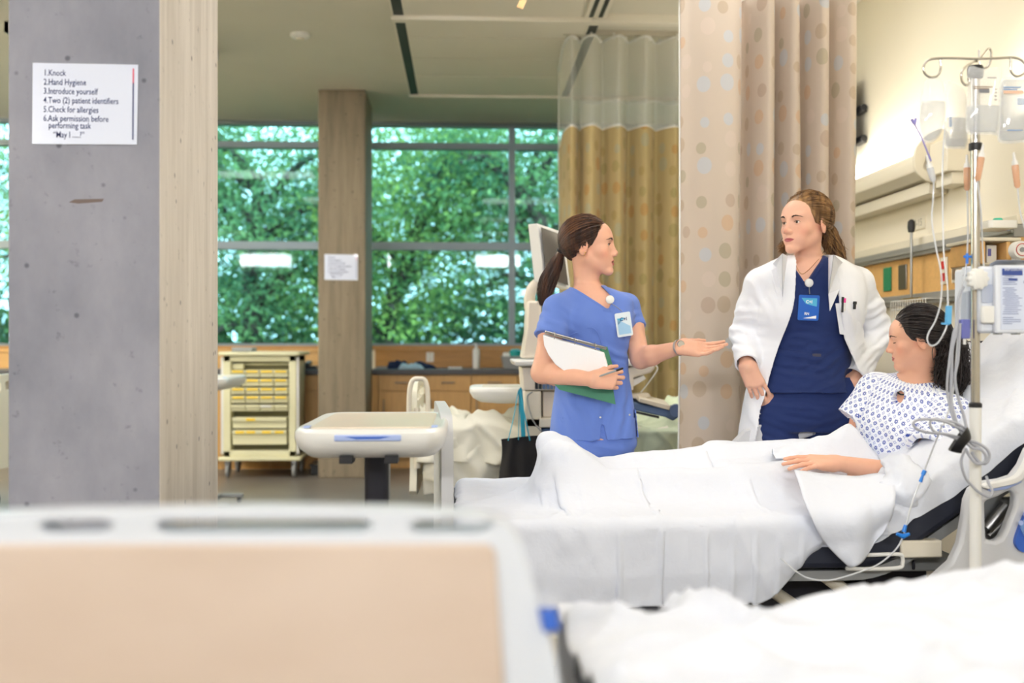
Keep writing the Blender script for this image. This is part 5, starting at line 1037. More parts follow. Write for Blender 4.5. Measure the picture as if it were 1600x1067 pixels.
# ------------------------------------------------------------------ the nurse in light blue scrubs
m_skinN = skin('olive skin', srgb(226, 176, 150), srgb(186, 96, 92))
m_brow = mat('dark brow hair', srgb(44, 30, 24), .7)
def cloth(name, c, rough=.85, weave=900, st=.15, noise=.06): return mat(name, c, rough, spec=.2, sheen=.15, noise=(5, noise), bump=(weave, st, .0006))
m_blue = cloth('periwinkle scrub cloth', srgb(104, 132, 208))
m_navy = cloth('navy scrub cloth', srgb(36, 52, 102))
m_coat = cloth('white coat cloth', srgb(236, 238, 244))
def folds(cs, amp, sc, seed, stretch=(1, 1, .35)):
    """cs: list of (centre, radius, direction, wavelength, amplitude) creases fanning over a region, plus a soft overall unevenness"""
    cs = [(A3(c), r, A3(Vector(d).normalized()), w, a) for c, r, d, w, a in cs]
    def f(V):
        n = fbm(V*sc*np.array(stretch), seed, 3); d = amp*n
        for c, r, dr, w, a in cs:
            q = V-c; g = np.exp(-(q*q).sum(1)/(r*r)); ph = (q@dr)/w*2*PI+2.2*vnoise(V*9, seed+5)+1.2*vnoise(V*23, seed+6); s_ = np.sin(ph); d = d+g*a*(np.sign(s_)*np.abs(s_)**.8*.5+.5*np.cos(ph*.5))
        return d
    return f
YN = 4.10
def band(v, V, w=.014, h=.002): d = v(V); return h*((d < w) & (V[:, 2] > -1))*np.clip((w-d)/.002, 0, 1)
t = nurse = thing('person', (W(930, 700, YN).x, YN, 0), 'person in light blue scrubs with a dark ponytail, holding an open binder and gesturing', 'person')
hN = Head(W(921, 384, YN-.01), (.97, -.24, .03), up=(-.05, 0, 1), sc=1.04, open_=.003, wd=.97, nose=.76, full=.9)
B = Sdf(); hN.build(B)
nb = W(918, 450, YN+.01)
B.add(cone(hN.w(0, -.022, -.065), nb, .047, .052), .03)
rN = [ring(*a) for a in ((447, 898, 946, YN, .055), (456, 884, 968, YN, .072), (466, 872, 984, YN, .088), (482, 868, 988, YN, .108), (505, 867, 986, YN, .125), (530, 867, 983, YN, .120), (560, 869, 981, YN, .108), (592, 869, 984, YN, .108), (622, 866, 989, YN, .118), (652, 863, 994, YN, .127), (672, 861, 996, YN, .129), (684, 860, 997, YN, .129))]
B.add(loft(shrink(rN, .014)), .03)
shR, elR, wrR = W(870, 483, 4.02), W(847, 582, 3.98), W(926, 593, 3.84)
shL, elL, wrL = W(979, 481, 4.18), W(1001, 560, 4.06), W(1062, 543, 3.90)
limb(B, shR, elR, wrR, (.050, .047, .041, .040, .026)); limb(B, shL, elL, wrL, (.048, .045, .039, .038, .025))
tR = hand(B, wrR, (1, .12, .02), (-.1, -1, .12), -1, [(.45, .95, .6), (.5, 1.0, .6), (.55, 1.0, .6), (.6, 1.0, .6)], thumb=(.5, .15, .3), sc=.98)
tL = hand(B, wrL, Vector((1, -.25, -.06)), (.1, .95, -1), 1, [(.10, .12, .1), (.16, .18, .12), (.22, .25, .15), (.28, .3, .2)], thumb=(.75, -.35, .25), sc=1.0)
legs = [(W(908, 668, YN-.02), W(906, 850, YN-.05), W(906, 985, YN)), (W(955, 668, YN+.06), W(950, 850, YN+.04), W(948, 985, YN+.08))]
for a, b, c in legs:
    a, b, c = Vector((a.x, a.y, .84)), Vector((b.x, b.y, .47)), Vector((c.x, c.y, .09)); limb(B, a, b, c, (.088, .07, .05, .05, .034), .03)
    B.add(cone(c+Vector((0, .02, -.045)), c+Vector((.07, -.1, -.055)), .036, .028), .03)
x0 = W(921, 0, YN).x
hb = (hN.o-[.14, .13, .135], hN.o+[.15, .13, .15], .0019)
wb = [(A3(wrR)+[.0, -.09, -.085], A3(wrR)+[.16, .09, .085], .0019), (A3(wrL)+[.0, -.13, -.08], A3(wrL)+[.2, .07, .08], .0019)]
sdf_obj('body', B, [((nb.x-.4, YN-.42, 0), (nb.x+.52, YN+.3, hb[0][2]+.004), .0045), hb]+wb, m_skinN, t, attr=hN.attrs())
hN.eyes(t, m_eyew, m_iris, (0.1, 1, .05)); hN.brows(t, m_brow, B, 1.1, m_brow)
# tunic
T = Sdf(); T.add(loft(rN, 2.25), .01)
def sleeve(S_, a, b, r0, r1, cutn, arm, k=.03, hollow=.008):
    a, b = Vector(a), Vector(b); d = (b-a).normalized(); S_.add(inter(cone(a, b+d*.05, r0, r1), plane(b, cutn or d)), k)
for q in (shR, shL): T.add(cone(nb+Vector((0, 0, -.022)), q+Vector((0, 0, .008)), .046, .044), .03)
sleeve(T, shR+Vector((.006, .01, -.002)), W(861, 527, 3.99), .056, .070, None, elR)
sleeve(T, shL+Vector((-.004, 0, 0)), W(990, 514, 4.14), .052, .054, None, elL)
T.add(ell(W(905, 503, YN-.05), (.062, .07, .06)), .04); T.add(ell(W(960, 503, YN-.03), (.055, .08, .06)), .04)
T.cut(off(cone(shR.lerp(elR, .55), elR, .047, .047), .001)); T.cut(off(cone(shL.lerp(elL, .62), elL, .044, .044), .001))
vN = span([(880, 415), (890, 445), (946, 481)], [(944, 415), (936, 440), (957, 466), (949, 481)], YN-.07, YN+.03); T.cut(vN)
T.cut(cone(nb+Vector((0, 0, -.01)), nb+Vector((0, .0, .2)), .058, .075))
T.cut(span([(940, 664), (936, 700)], [(941, 664), (950, 700)], YN-.1, YN)); T.cut(span([(992, 640), (987, 700)], [(993, 640), (999, 700)], YN-.05, YN))
fN = folds([(W(862, 505, 4.0), .07, (.4, 0, 1), .035, .0035), (W(985, 500, 4.1), .05, (-.4, 0, 1), .03, .003), (W(975, 560, 4.0), .09, (.5, 0, 1), .042, .0045), (W(900, 640, 4.0), .1, (1, 0, .35), .055, .004),
            (W(965, 640, 4.0), .12, (1, 0, -.15), .05, .0045), (W(880, 545, 4.0), .06, (.6, 0, .8), .04, .003), (W(955, 520, 4.0), .06, (1, 0, .4), .05, .003)], .0035, 7, 11)
sdf_obj('scrub_top', T, [((nb.x-.3, YN-.2, W(0, 690, YN).z), (nb.x+.33, YN+.25, nb.z+.05), .0032)], m_blue, t, fold=lambda V: 1.5*fN(V)+band(vN, V))
edge = lambda S_, pts, y0=3.6: [onsurf(S_, x, y, y0)+Vector((0, -.001, 0)) for x, y in pts]
0 and obj('neckline_binding', G().tube(smoothpath(edge(T, [(886, 449), (905, 460), (927, 472), (947, 484), (957, 470), (955, 458)]), 4), .0042, 8, flat=.6), m_blue, t, angle=None)
obj('side_seam', G().tube(smoothpath(edge(T, [(878, 530), (900, 520), (925, 512), (938, 530), (942, 560)]), 4), .0016, 6).tube(smoothpath(edge(T, [(884, 630), (879, 655), (874, 678)]), 4), .0018, 6), m_blue, t, angle=None)
for x, y in ((938, 652), (984, 648)): obj('snap_button', G().tube([W(x, y, onsurf(T, x, y, 3.6).y-.003), W(x, y, onsurf(T, x, y, 3.6).y+.002)], .004, 12), m_steel, t)
P_ = Sdf(); P_.add(loft([ring(650, 866, 992, YN, .115), ring(675, 866, 993, YN, .118), ring(700, 868, 992, YN, .11), ring(712, 880, 980, YN, .10)]), .02)
for a, b, c in legs: limb(P_, Vector((a.x, a.y, .84)), Vector((b.x, b.y, .47)), Vector((c.x, c.y, .1)), (.104, .092, .078, .076, .074), .02)
fp = folds([(W(930, 700, 4.0), .12, (.25, 0, 1), .04, .004)], .004, 6, 15)
sdf_obj('scrub_trousers', P_, [((nb.x-.25, YN-.22, .05), (nb.x+.3, YN+.27, W(0, 655, YN).z), .0045)], m_blue, t, fold=fp)
m_shoe = mat('white shoe leather', srgb(225, 225, 225), .5)
for a, b, c in legs:
    S2 = Sdf(); c = Vector((c.x, c.y, .09)); S2.add(cone(c+Vector((0, .03, -.035)), c+Vector((.07, -.11, -.048)), .056, .047), .03); S2.add(cone(c+Vector((0, .01, 0)), c+Vector((0, .01, -.04)), .045, .05)); S2.cut(plane((0, 0, .004), (0, 0, -1)))
    sdf_obj('shoe', S2, [(A3(c)+[-.1, -.2, -.1], A3(c)+[.16, .12, .06], .004)], m_shoe, t)
# hair: swept back to a low tie, long tail falling behind the shoulder
m_hairN = hairmat('dark brown hair', srgb(44, 28, 22), srgb(88, 56, 38))
m_hairNl = mat('caramel hair streak', srgb(120, 80, 52), .45)
R = np.random.default_rng(21); line = hline(.066, .034, -.055)
cap = Sdf(); cap.add(hN.L(inter(off(ell(CC, CR), .006), lambda P: line(P))), .002)
hair = sdf_obj('hair', cap, [(hN.o-[.15, .13, .1], hN.o+[.14, .13, .17], .003)], m_hairN, t)
tie = np.array([0, -.108, -.012]); tw = A3(hN.w(*tie))
def sweep(h, n, R, line, tie, tail, m1, m2, jit, rad, lift=(.10, .17), spread=(.02, .035, .02)):
    u = scalp(n, R, line); n = len(u); a = over(u, (tie-CC)/CR, m1, R.uniform(*lift, n)); a = a[:, :-1]; off_ = R.normal(size=(n, 3))
    off_ /= np.maximum(np.linalg.norm(off_, axis=1), 1e-9)[:, None]; off_ *= R.uniform(0, 1, (n, 1))**.5
    C = [A3(h.w(*tie))+off_*.010]
    for i, p in enumerate(tail): C.append(A3(p)+off_*spread[min(i, len(spread)-1)]+R.normal(size=(n, 3))*jit)
    aw = h.o+(a*h.sc)@h.R; b = crom(np.stack(C, 1), m2); return np.concatenate([aw, b], 1)
tail = [W(866, 418, YN+.05), W(856, 440, YN+.05), W(850, 458, YN+.04), W(847, 474, YN+.03)]
pl = sweep(hN, 1500, R, line, tie, tail, 10, 12, .003, .0011, (.12, .185), (.026, .034, .026, .010))
V, Q = hair_mesh(pl, R.uniform(.0010, .0017, len(pl))); obj('hair_strands', G().quads(V, Q), m_hairN, hair, angle=None)
u = scalp(4000, R, line); loc = CC+u*CR; sel = (np.abs(loc[:, 0]-.035) < .03) & (loc[:, 1] > .0) & (loc[:, 2] > .07); a = over(u[sel][:26], (tie-CC)/CR, 12, R.uniform(.165, .185, min(26, sel.sum())))
V, Q = hair_mesh(hN.o+(a*hN.sc)@hN.R, .0010); obj('highlight_streaks', G().quads(V, Q), m_hairNl, hair, angle=None)
core = Sdf(); pts = [tw]+[A3(p) for p in tail]
for a, b, r0, r1 in zip(pts, pts[1:], (.014, .024, .028, .018), (.024, .028, .018, .006)): core.add(cone(a, b, r0, r1), .01)
V, Q = core.mesh(np.min(pts, 0)-.05, np.max(pts, 0)+.05, .003); obj('ponytail', G().quads(V, Q), m_hairN, hair, angle=None)
d = (Vector(tail[0])-Vector(tw)).normalized(); a = d.orthogonal().normalized(); b = d.cross(a)
obj('hair_tie', G().tube([Vector(tw)+d*.004+(a*math.cos(k*PI/8)+b*math.sin(k*PI/8))*.0165 for k in range(16)], .005, 8, closed=True), m_black, t)
m_gold = mat('gold', srgb(230, 190, 120), .25, metal=1)
for q, zz in ((1, -.036), (1, -.028)):
    obj('earring', G().lathe([(0, .003), (.0022, .002), (.003, 0), (.0022, -.002), (0, -.003)], tuple(hN.w(.083, -.010+(zz+.036)*.4, zz-.004)), 10), m_gold, t)
# wristwatch
ax = (wrL-elL).normalized(); c = wrL-ax*.004; a = ax.orthogonal().normalized(); b = ax.cross(a); w_ = obj('wristwatch', G().tube([c+(a*math.cos(k*PI/10)+b*math.sin(k*PI/10))*.030 for k in range(20)], .0055, 8, closed=True, flat=.4), mat('watch band', srgb(168, 160, 156), .35, metal=.6), t)
fc = c+Vector((.002, -.026, .014)); obj('watch_face', G().lathe([(0, -.005), (.013, -.005), (.0145, 0), (.013, .003), (0, .003)], tuple(fc), 20, 'y'), mat('watch case', srgb(200, 196, 192), .2, metal=1), w_)
# badge reel and badge
def badge(parent, S_, reel, card, size, m_card, tilt, name='badge', deco=None, y0=3.5):
    p = W(*reel, onsurf(S_, *card, y0).y-.012); g = G().lathe([(0, -.008), (.012, -.008), (.016, -.005), (.017, 0), (.016, .005), (0, .005)], tuple(p), 24, 'y')
    r = obj('badge_reel', g, m_white, parent); q = onsurf(S_, *card, y0)+Vector((0, -.012, 0)); w, h = size; ct, st = math.cos(tilt), math.sin(tilt)
    u, v = Vector((ct, 0, st)), Vector((-st, -.10, ct)); top = q+v*h/2
    obj('badge_strap', G().tube([p+Vector((0, -.002, -.012)), p.lerp(top, .6), top+Vector((0, -.001, .004))], .004, 6, flat=.35), m_grey, r)
    b = obj('badge_card', G().prism(rrect(w, h, .006), q, u, v, Vector((0, .0025, 0))), m_card, parent, smooth=False)
    if deco: deco(b, q, u, v, w, h)
    return b
m_clear = mat('clear pouch', srgb(222, 232, 238), .15, coat=.6); m_cyan = mat('printed cyan', srgb(84, 176, 214), .4); m_print = mat('printed dark blue', srgb(28, 58, 120), .5); m_paperw = mat('white paper', srgb(240, 240, 240), .7); m_lblue = mat('light blue print', srgb(160, 200, 230), .4)
def decoN(b, q, u, v, w, h):
    n_ = Vector((0, -.0006, 0)); o = q+n_
    obj('badge_print', G().prism([(-w*.38, -h*.40), (w*.40, -h*.40), (w*.40, -h*.1), (-w*.38, h*.25)], o, u, v, n_), m_lblue, b, smooth=False)
    obj('badge_stripe', G().prism([(-w*.38, h*.28), (w*.1, h*.28), (-w*.38, h*.02)], o, u, v, n_), m_cyan, b, smooth=False)
    text('badge_text', 'C+I', h*.2, q+u*(-w*.22)+v*h*.16+n_*1.5, u, v, m_print, b, bold=.0004)
badge(t, T, (953, 468), (974, 507), (.062, .094), m_clear, .16, deco=decoN)
# binder held in the crook of the arm
yB = 3.87
g = G(); tb = thing('ring_binder', tuple(W(905, 580, yB)), 'open green ring binder full of white pages held against light blue scrubs', 'binder')
m_pages = mat('page block', srgb(238, 238, 240), .75, bump=(300, .3, .001, (1, 1, .05))); m_green = mat('green binder cover', srgb(62, 128, 100), .45); m_dgreen = mat('dark green cover inside', srgb(40, 84, 66), .5)
pg = [W(x, y, yB+dy) for x, y, dy in ((848, 523, .02), (876, 532, .01), (910, 541, 0), (943, 551, -.01), (951, 580, -.01), (946, 588, 0), (925, 590, .005), (900, 587, .01), (882, 580, .015), (868, 570, .02), (857, 555, .02), (850, 540, .02))]
n_ = len(pg); ww = Vector((.01, .035, .004)); g.add(pg+[p+ww for p in pg], [tuple(range(n_-1, -1, -1)), tuple(range(n_, 2*n_))]+[(i, (i+1) % n_, n_+(i+1) % n_, n_+i) for i in range(n_)]); obj('pages', g, m_pages, tb, smooth=False, bev=.003)
for k in range(3):
    a = [W(x, y, yB-.004-.001*k) for x, y in ((849+k, 526+k*1.5), (944+k, 553+k*1.5), (945+k, 554+k*1.5), (850+k, 527.5+k*1.5))]
g = G(); cv = [W(x, y, yB+dy) for x, y, dy in ((860, 594, .045), (958, 606, .035), (962, 632, .035), (874, 609, .045))]; g.add(cv+[p+Vector((0, .004, .001)) for p in cv], [(3, 2, 1, 0), (4, 5, 6, 7), (0, 1, 5, 4), (1, 2, 6, 5), (2, 3, 7, 6), (3, 0, 4, 7)]); obj('front_cover', g, m_green, tb, smooth=False, bev=.001)
g = G(); cv = [W(x, y, yB+dy) for x, y, dy in ((940, 545, .0), (949, 541, .02), (960, 580, .03), (962, 604, .03), (955, 606, .0), (949, 582, -.005))]; n_ = 6; g.add(cv+[p+Vector((-.006, .012, 0)) for p in cv], [tuple(range(n_-1, -1, -1)), tuple(range(n_, 2*n_))]+[(i, (i+1) % n_, n_+(i+1) % n_, n_+i) for i in range(n_)]); obj('back_cover', g, m_green, tb, smooth=False, bev=.001)
a, b = W(851, 518, yB+.03), W(947, 544, yB+.012); obj('ring_mechanism', G().obox((a+b)/2, (b-a)/2, Vector((0, .012, .002)), Vector((.001, -.001, .0055))), m_chrome, tb, bev=.002)
for f_ in (.14, .47, .80):
    p = a.lerp(b, f_); obj('ring', G().tube([p+Vector((.002+.002*math.sin(k*PI/8), -.012-.012*math.sin(k*PI/8), .008-.028*(1-math.cos(k*PI/8))/2)) for k in range(9)], .0017, 8), m_chrome, tb)
a, b = W(936, 588, 3.80), W(974, 575, 3.80); tp = thing('pen', tuple(a), 'slim grey pen held in the hand under the open binder', 'pen')
obj('barrel', G().tube([a, a.lerp(b, .1), a.lerp(b, .7)], [.0012, .0036, .004], 10), m_grey, tp); obj('cap', G().tube([a.lerp(b, .7), a.lerp(b, .96), b], [.0044, .0044, .002], 10), m_black, tp)
# ------------------------------------------------------------------ the doctor in a white coat
m_skinD = skin('light tan skin', srgb(228, 180, 156), srgb(176, 92, 98))
YD = 4.05
t = doctor = thing('person', (W(1250, 700, YD).x, YD, 0), 'person in a white coat over navy scrubs, one hand in the trouser pocket', 'person')
hD = Head(W(1258, 349, YD-.03), (-.87, -.49, .0), up=(.03, 0, 1), sc=1.05, wd=.93, nose=.82, full=.55)
B = Sdf(); hD.build(B)
nb = W(1262, 412, YD+.01)
B.add(cone(hD.w(0, -.022, -.065), nb, .047, .055), .03)
rD = [ring(*a) for a in ((402, 1236, 1288, YD, .055), (412, 1214, 1312, YD, .075), (430, 1194, 1336, YD, .10), (455, 1191, 1338, YD, .128), (485, 1194, 1334, YD, .128), (520, 1197, 1326, YD, .112), (550, 1194, 1326, YD, .112), (580, 1189, 1330, YD, .12), (602, 1184, 1336, YD, .137), (612, 1182, 1338, YD, .143))]
B.add(loft(shrink(rD[:-2]+[ring(602, 1194, 1326, YD, .112), ring(612, 1196, 1324, YD, .112)], .014)), .03)
shR, elR, wrR = W(1190, 442, 4.03), W(1162, 522, 4.12), W(1167, 574, 3.96)
shL, elL, wrL = W(1339, 442, 4.07), W(1371, 520, 4.15), W(1335, 596, 3.98)
limb(B, shR, elR, wrR, (.050, .046, .040, .038, .027)); limb(B, shL, elL, wrL, (.050, .046, .040, .038, .027))
hand(B, wrR+Vector((.0, 0, .01)), (.42, -.05, -.9), (-.25, -1, .1), -1, [(.22, .35, .25), (.2, .4, .3), (.22, .45, .3), (.25, .45, .3)], thumb=(.3, 1.1, .5), sc=1.0)
hand(B, wrL, (-.25, -.25, -1), (.2, -1, .2), 1, [(.3, .4, .3)]*4, thumb=(.4, .3, .2), sc=.9)
legs = [(W(1211, 0, YD).x, W(1205, 0, YD).x), (W(1294, 0, YD).x, W(1300, 0, YD).x)]
L3 = [(Vector((a, YD, .86)), Vector((b, YD-.02, .48)), Vector((b, YD+.03, .09))) for a, b in legs]
for a, b, c in L3: limb(B, a, b, c, (.095, .075, .052, .052, .034), .03); B.add(cone(c+Vector((0, .02, -.045)), c+Vector((-.01, -.13, -.055)), .036, .028), .03)
hb = (hD.o-[.15, .15, .135], hD.o+[.15, .14, .15], .0019)
wb = [(A3(wrR)+[-.06, -.08, -.2], A3(wrR)+[.13, .08, .0], .0019)]
sdf_obj('body', B, [((nb.x-.36, YD-.3, 0), (nb.x+.38, YD+.3, hb[0][2]+.004), .0048), hb]+wb, m_skinD, t, attr=hD.attrs())
hD.eyes(t, m_eyew, m_iris, (.12, 1, 0)); hD.brows(t, m_brow, B, 1.0, m_brow)
# trousers
P_ = Sdf(); rP = [ring(*a) for a in ((590, 1196, 1326, YD, .112), (612, 1188, 1332, YD, .122), (636, 1174, 1338, YD, .132), (660, 1169, 1340, YD, .128), (672, 1168, 1340, YD, .115))]
P_.add(loft(rP, 2.3), .01)
for a, b, c in L3: limb(P_, a+Vector((0, 0, -.05)), b, c+Vector((0, 0, .03)), (.104, .104, .088, .086, .082), .014)
P_.add(cone(wrL+Vector((-.005, .02, -.03)), wrL+Vector((-.03, .0, -.13)), .050, .045), .03); P_.cut(cone(wrL+Vector((0, -.03, .03)), wrL+Vector((.005, -.045, -.035)), .026, .022))
fp = folds([(W(1200, 680, 3.95), .12, (.3, 0, 1), .035, .004), (W(1300, 670, 3.95), .12, (-.35, 0, 1), .035, .004), (W(1250, 640, 3.92), .09, (.1, 0, 1), .03, .004)], .0035, 7, 31)
sdf_obj('scrub_trousers', P_, [((nb.x-.3, YD-.22, .06), (nb.x+.3, YD+.22, W(0, 592, YD).z), .0045)], m_navy, t, fold=fp)
for a, b, c in L3:
    S2 = Sdf(); S2.add(cone(c+Vector((0, .03, -.035)), c+Vector((-.01, -.14, -.048)), .056, .047), .03); S2.add(cone(c, c+Vector((0, .01, -.04)), .045, .05)); S2.cut(plane((0, 0, .004), (0, 0, -1)))
    sdf_obj('shoe', S2, [(A3(c)+[-.1, -.22, -.1], A3(c)+[.1, .12, .06], .004)], mat('dark shoe', srgb(40, 40, 46), .5), t)
# navy top
T = Sdf(); T.add(loft(rD, 2.25), .01)
for q in (shR, shL): T.add(cone(nb+Vector((0, 0, -.025)), q, .05, .05), .03)
T.add(ell(W(1222, 485, YD-.055), (.075, .075, .07)), .04); T.add(ell(W(1296, 485, YD-.055), (.075, .075, .07)), .04)
vD = span([(1222, 380), (1231, 402), (1252, 446)], [(1296, 380), (1290, 402), (1254, 446)], YD-.07, YD+.04); T.cut(vD)
T.cut(cone(nb+Vector((0, 0, .0)), nb+Vector((0, 0, .2)), .058, .08)); T.cut(ell(W(1262, 622, YD), (.3, .5, .016)))
T.cut(cone(wrL+Vector((0, -.03, .02)), wrL+Vector((0, -.03, -.2)), .05, .06))
fT = folds([(W(1240, 560, 3.92), .11, (.15, 0, 1), .036, .0045), (W(1290, 575, 3.92), .09, (-.5, 0, 1), .034, .0045), (W(1215, 530, 3.95), .07, (.5, 0, 1), .034, .003), (W(1262, 530, 3.9), .07, (-.1, 0, 1), .03, .002)], .003, 7, 33)
sdf_obj('scrub_top', T, [((nb.x-.27, YD-.22, W(0, 618, YD).z), (nb.x+.27, YD+.2, nb.z+.06), .0032)], m_navy, t, fold=lambda V: 1.4*fT(V)+band(vD, V))
obj('waist_seam', G().tube(smoothpath([onsurf(T, x, y, 3.6) for x, y in ((1200, 536), (1225, 545), (1262, 549), (1300, 548), (1322, 540))], 4), .0016, 6), m_navy, t, angle=None)
p = onsurf(T, 1276, 555, 3.6); obj('brand_patch', G().prism(rrect(.034, .012, .002), p+Vector((0, -.003, 0)), (1, 0, 0), (0, 0, 1), (0, .004, 0)), mat('patch grey', srgb(66, 66, 84), .6), t)
# white coat: a cloth shell, open in front
oL = [(1238, 392), (1229, 430), (1224, 470), (1212, 520), (1195, 575), (1180, 630), (1168, 690), (1156, 900)]
oR = [(1290, 392), (1290, 430), (1291, 480), (1302, 530), (1322, 572), (1350, 612), (1366, 690), (1372, 900)]
rC = [ring(*a) for a in ((400, 1222, 1302, YD, .075), (409, 1202, 1322, YD, .10), (422, 1186, 1342, YD, .122), (445, 1179, 1350, YD, .148), (485, 1180, 1350, YD, .152), (520, 1183, 1346, YD, .142), (560, 1178, 1352, YD, .142), (610, 1167, 1358, YD, .156), (660, 1157, 1362, YD, .168), (700, 1152, 1364, YD, .172), (800, 1146, 1370, YD, .18), (868, 1144, 1372, YD, .185))]
C_ = Sdf(); SB = Sdf(); SB.add(loft(rC, 2.2))
for q in (shR, shL): SB.add(cone(nb+Vector((0, 0, -.02)), q, .064, .06), .03)
for x in (1222, 1298): SB.add(ell(W(x, 487, YD-.045), (.08, .095, .085)), .06)
body_ = SB.ev; C_.add(body_, .01); C_.cut(lambda P: body_(P)+.009)
op = span(oL, oR, YD, YD+.02); C_.cut(op)
def coatarm(sh, el, wr, r):
    sh, el, wr = Vector(sh), Vector(el), Vector(wr); d = (wr-el).normalized(); m = sh.lerp(el, .5)
    for a, b, r0, r1 in ((sh, m, r[0], r[1]), (m, el, r[1], r[2])): C_.add(cone(a, b, r0, r1), .03)
    C_.add(inter(cone(el, wr+d*.06, r[2], r[3]), plane(wr, d)), .03); C_.cut(cone(el.lerp(wr, .75), wr+d*.1, r[3]-.009, r[3]-.006))
coatarm(shR+Vector((.0, .01, -.004)), elR, wrR+Vector((0, 0, .012)), (.066, .062, .054, .046)); coatarm(shL+Vector((.0, .01, -.004)), elL+Vector((.006, 0, 0)), wrL+Vector((0, 0, .014)), (.066, .064, .058, .050))
C_.cut(cone(nb+Vector((0, -.01, .0)), nb+Vector((0, -.02, .2)), .070, .085))
fC = folds([(W(1158, 520, 4.05), .09, (.1, 0, 1), .036, .006), (W(1375, 510, 4.05), .10, (-.5, 0, 1), .036, .007), (W(1352, 560, 4.0), .07, (-.7, 0, 1), .03, .005), (W(1185, 470, 3.95), .09, (1, 0, .5), .045, .004), (W(1320, 500, 3.92), .10, (1, 0, .45), .05, .004), (W(1172, 640, 3.95), .13, (1, 0, .12), .05, .005)], .004, 6, 37)
coat = sdf_obj('white_coat', C_, [((nb.x-.34, YD-.26, W(0, 866, YD).z), (nb.x+.36, YD+.24, nb.z+.07), .0034)], m_coat, t, fold=lambda V: 1.3*fC(V), rel=4)
# lapels: folded back cloth along the opening
def flap(pts, th=.005, push=.012, name='lapel'):
    P = [onsurf(SB, x, y, 3.6)+Vector((0, -push, 0)) if k else W(x, y, onsurf(SB, *pts[(i+1) % len(pts)][:2], 3.6).y-push) for i, (x, y, k) in enumerate(pts)]
    n_ = len(P); g = G(); w = Vector((0, th, 0)); g.add(P+[p+w for p in P], [tuple(range(n_-1, -1, -1)), tuple(range(n_, 2*n_))]+[(i, (i+1) % n_, n_+(i+1) % n_, n_+i) for i in range(n_)])
    return obj(name, g, m_coat, coat, smooth=False, bev=.0015)
flap([(1230, 400, 1), (1222, 396, 1), (1207, 412, 1), (1213, 417, 1), (1205, 422, 1), (1211, 455, 1), (1219, 478, 1), (1222, 465, 1)], push=.006)
flap([(1294, 402, 1), (1302, 398, 1), (1316, 410, 1), (1309, 417, 1), (1317, 424, 1), (1312, 450, 1), (1296, 486, 1), (1294, 460, 1)], push=.006)
fl = [onsurf(SB, x, y, 3.6)+Vector((0, -.003, 0)) for x, y in ((1305, 474), (1341, 472), (1346, 515), (1338, 526), (1312, 522))]
w = Vector((0, .004, 0)); pk = obj('breast_pocket', G().add(fl+[p+w for p in fl], [(4, 3, 2, 1, 0), (5, 6, 7, 8, 9)]+[(i, (i+1) % 5, 5+(i+1) % 5, 5+i) for i in range(5)]), m_coat, coat, smooth=False, bev=.0015)
for i, (px, py, c_, nm, lab, dy) in enumerate(((1317, 464, m_black, 'black', 'black pen clipped in the breast pocket of the white coat', 24), (1320, 466, mat('pink plastic', srgb(232, 60, 150), .4), 'pink', 'bright pink marker in the breast pocket of the white coat', 20), (1336, 471, m_black, 'short', 'short black clip at the outer end of the coat breast pocket', 12))):
    p = onsurf(SB, px, 480, 3.6)+Vector((0, -.007, 0)); a = W(px, py, p.y); b = W(px-1, py+dy, p.y); q = thing('pen', tuple(b), lab, 'pen')
    obj('barrel', G().tube([b, a], .0042 if i < 2 else .0055, 10), m_white if i == 1 else c_, q); obj('cap', G().tube([a.lerp(b, .35), a], .005 if i < 2 else .0075, 10), c_, q)
# badge
m_bluecard = mat('blue badge holder', srgb(38, 98, 190), .35)
def decoD(b, q, u, v, w, h):
    n_ = Vector((0, -.0006, 0)); o = q+n_
    obj('badge_print', G().prism([(-w*.38, h*.38), (w*.38, h*.38), (w*.38, h*.05), (-w*.15, h*.15)], o, u, v, n_), m_cyan, b, smooth=False)
    obj('badge_stripe', G().prism([(w*.38, -h*.30), (w*.38, -h*.42), (-w*.25, -h*.42)], o, u, v, n_), m_paperw, b, smooth=False)
    text('badge_text', 'C+I', h*.17, q+u*(-w*.16)+v*h*.18+n_*1.5, u, v, m_paperw, b, bold=.0006); text('badge_text', 'RN', h*.14, q+u*(-w*.2)-v*h*.28+n_*1.5, u, v, m_paperw, b, bold=.0005)
badge(t, T, (1264, 442), (1262, 481), (.082, .098), m_bluecard, -.03, deco=decoD)
ch = [onsurf(B, x, y, 3.6)+Vector((0, -.002, 0)) for x, y in ((1240, 404), (1244, 416), (1252, 428), (1263, 422), (1276, 408), (1284, 400))]; obj('necklace', G().tube(smoothpath(ch, 4), .0011, 6), m_gold, t)
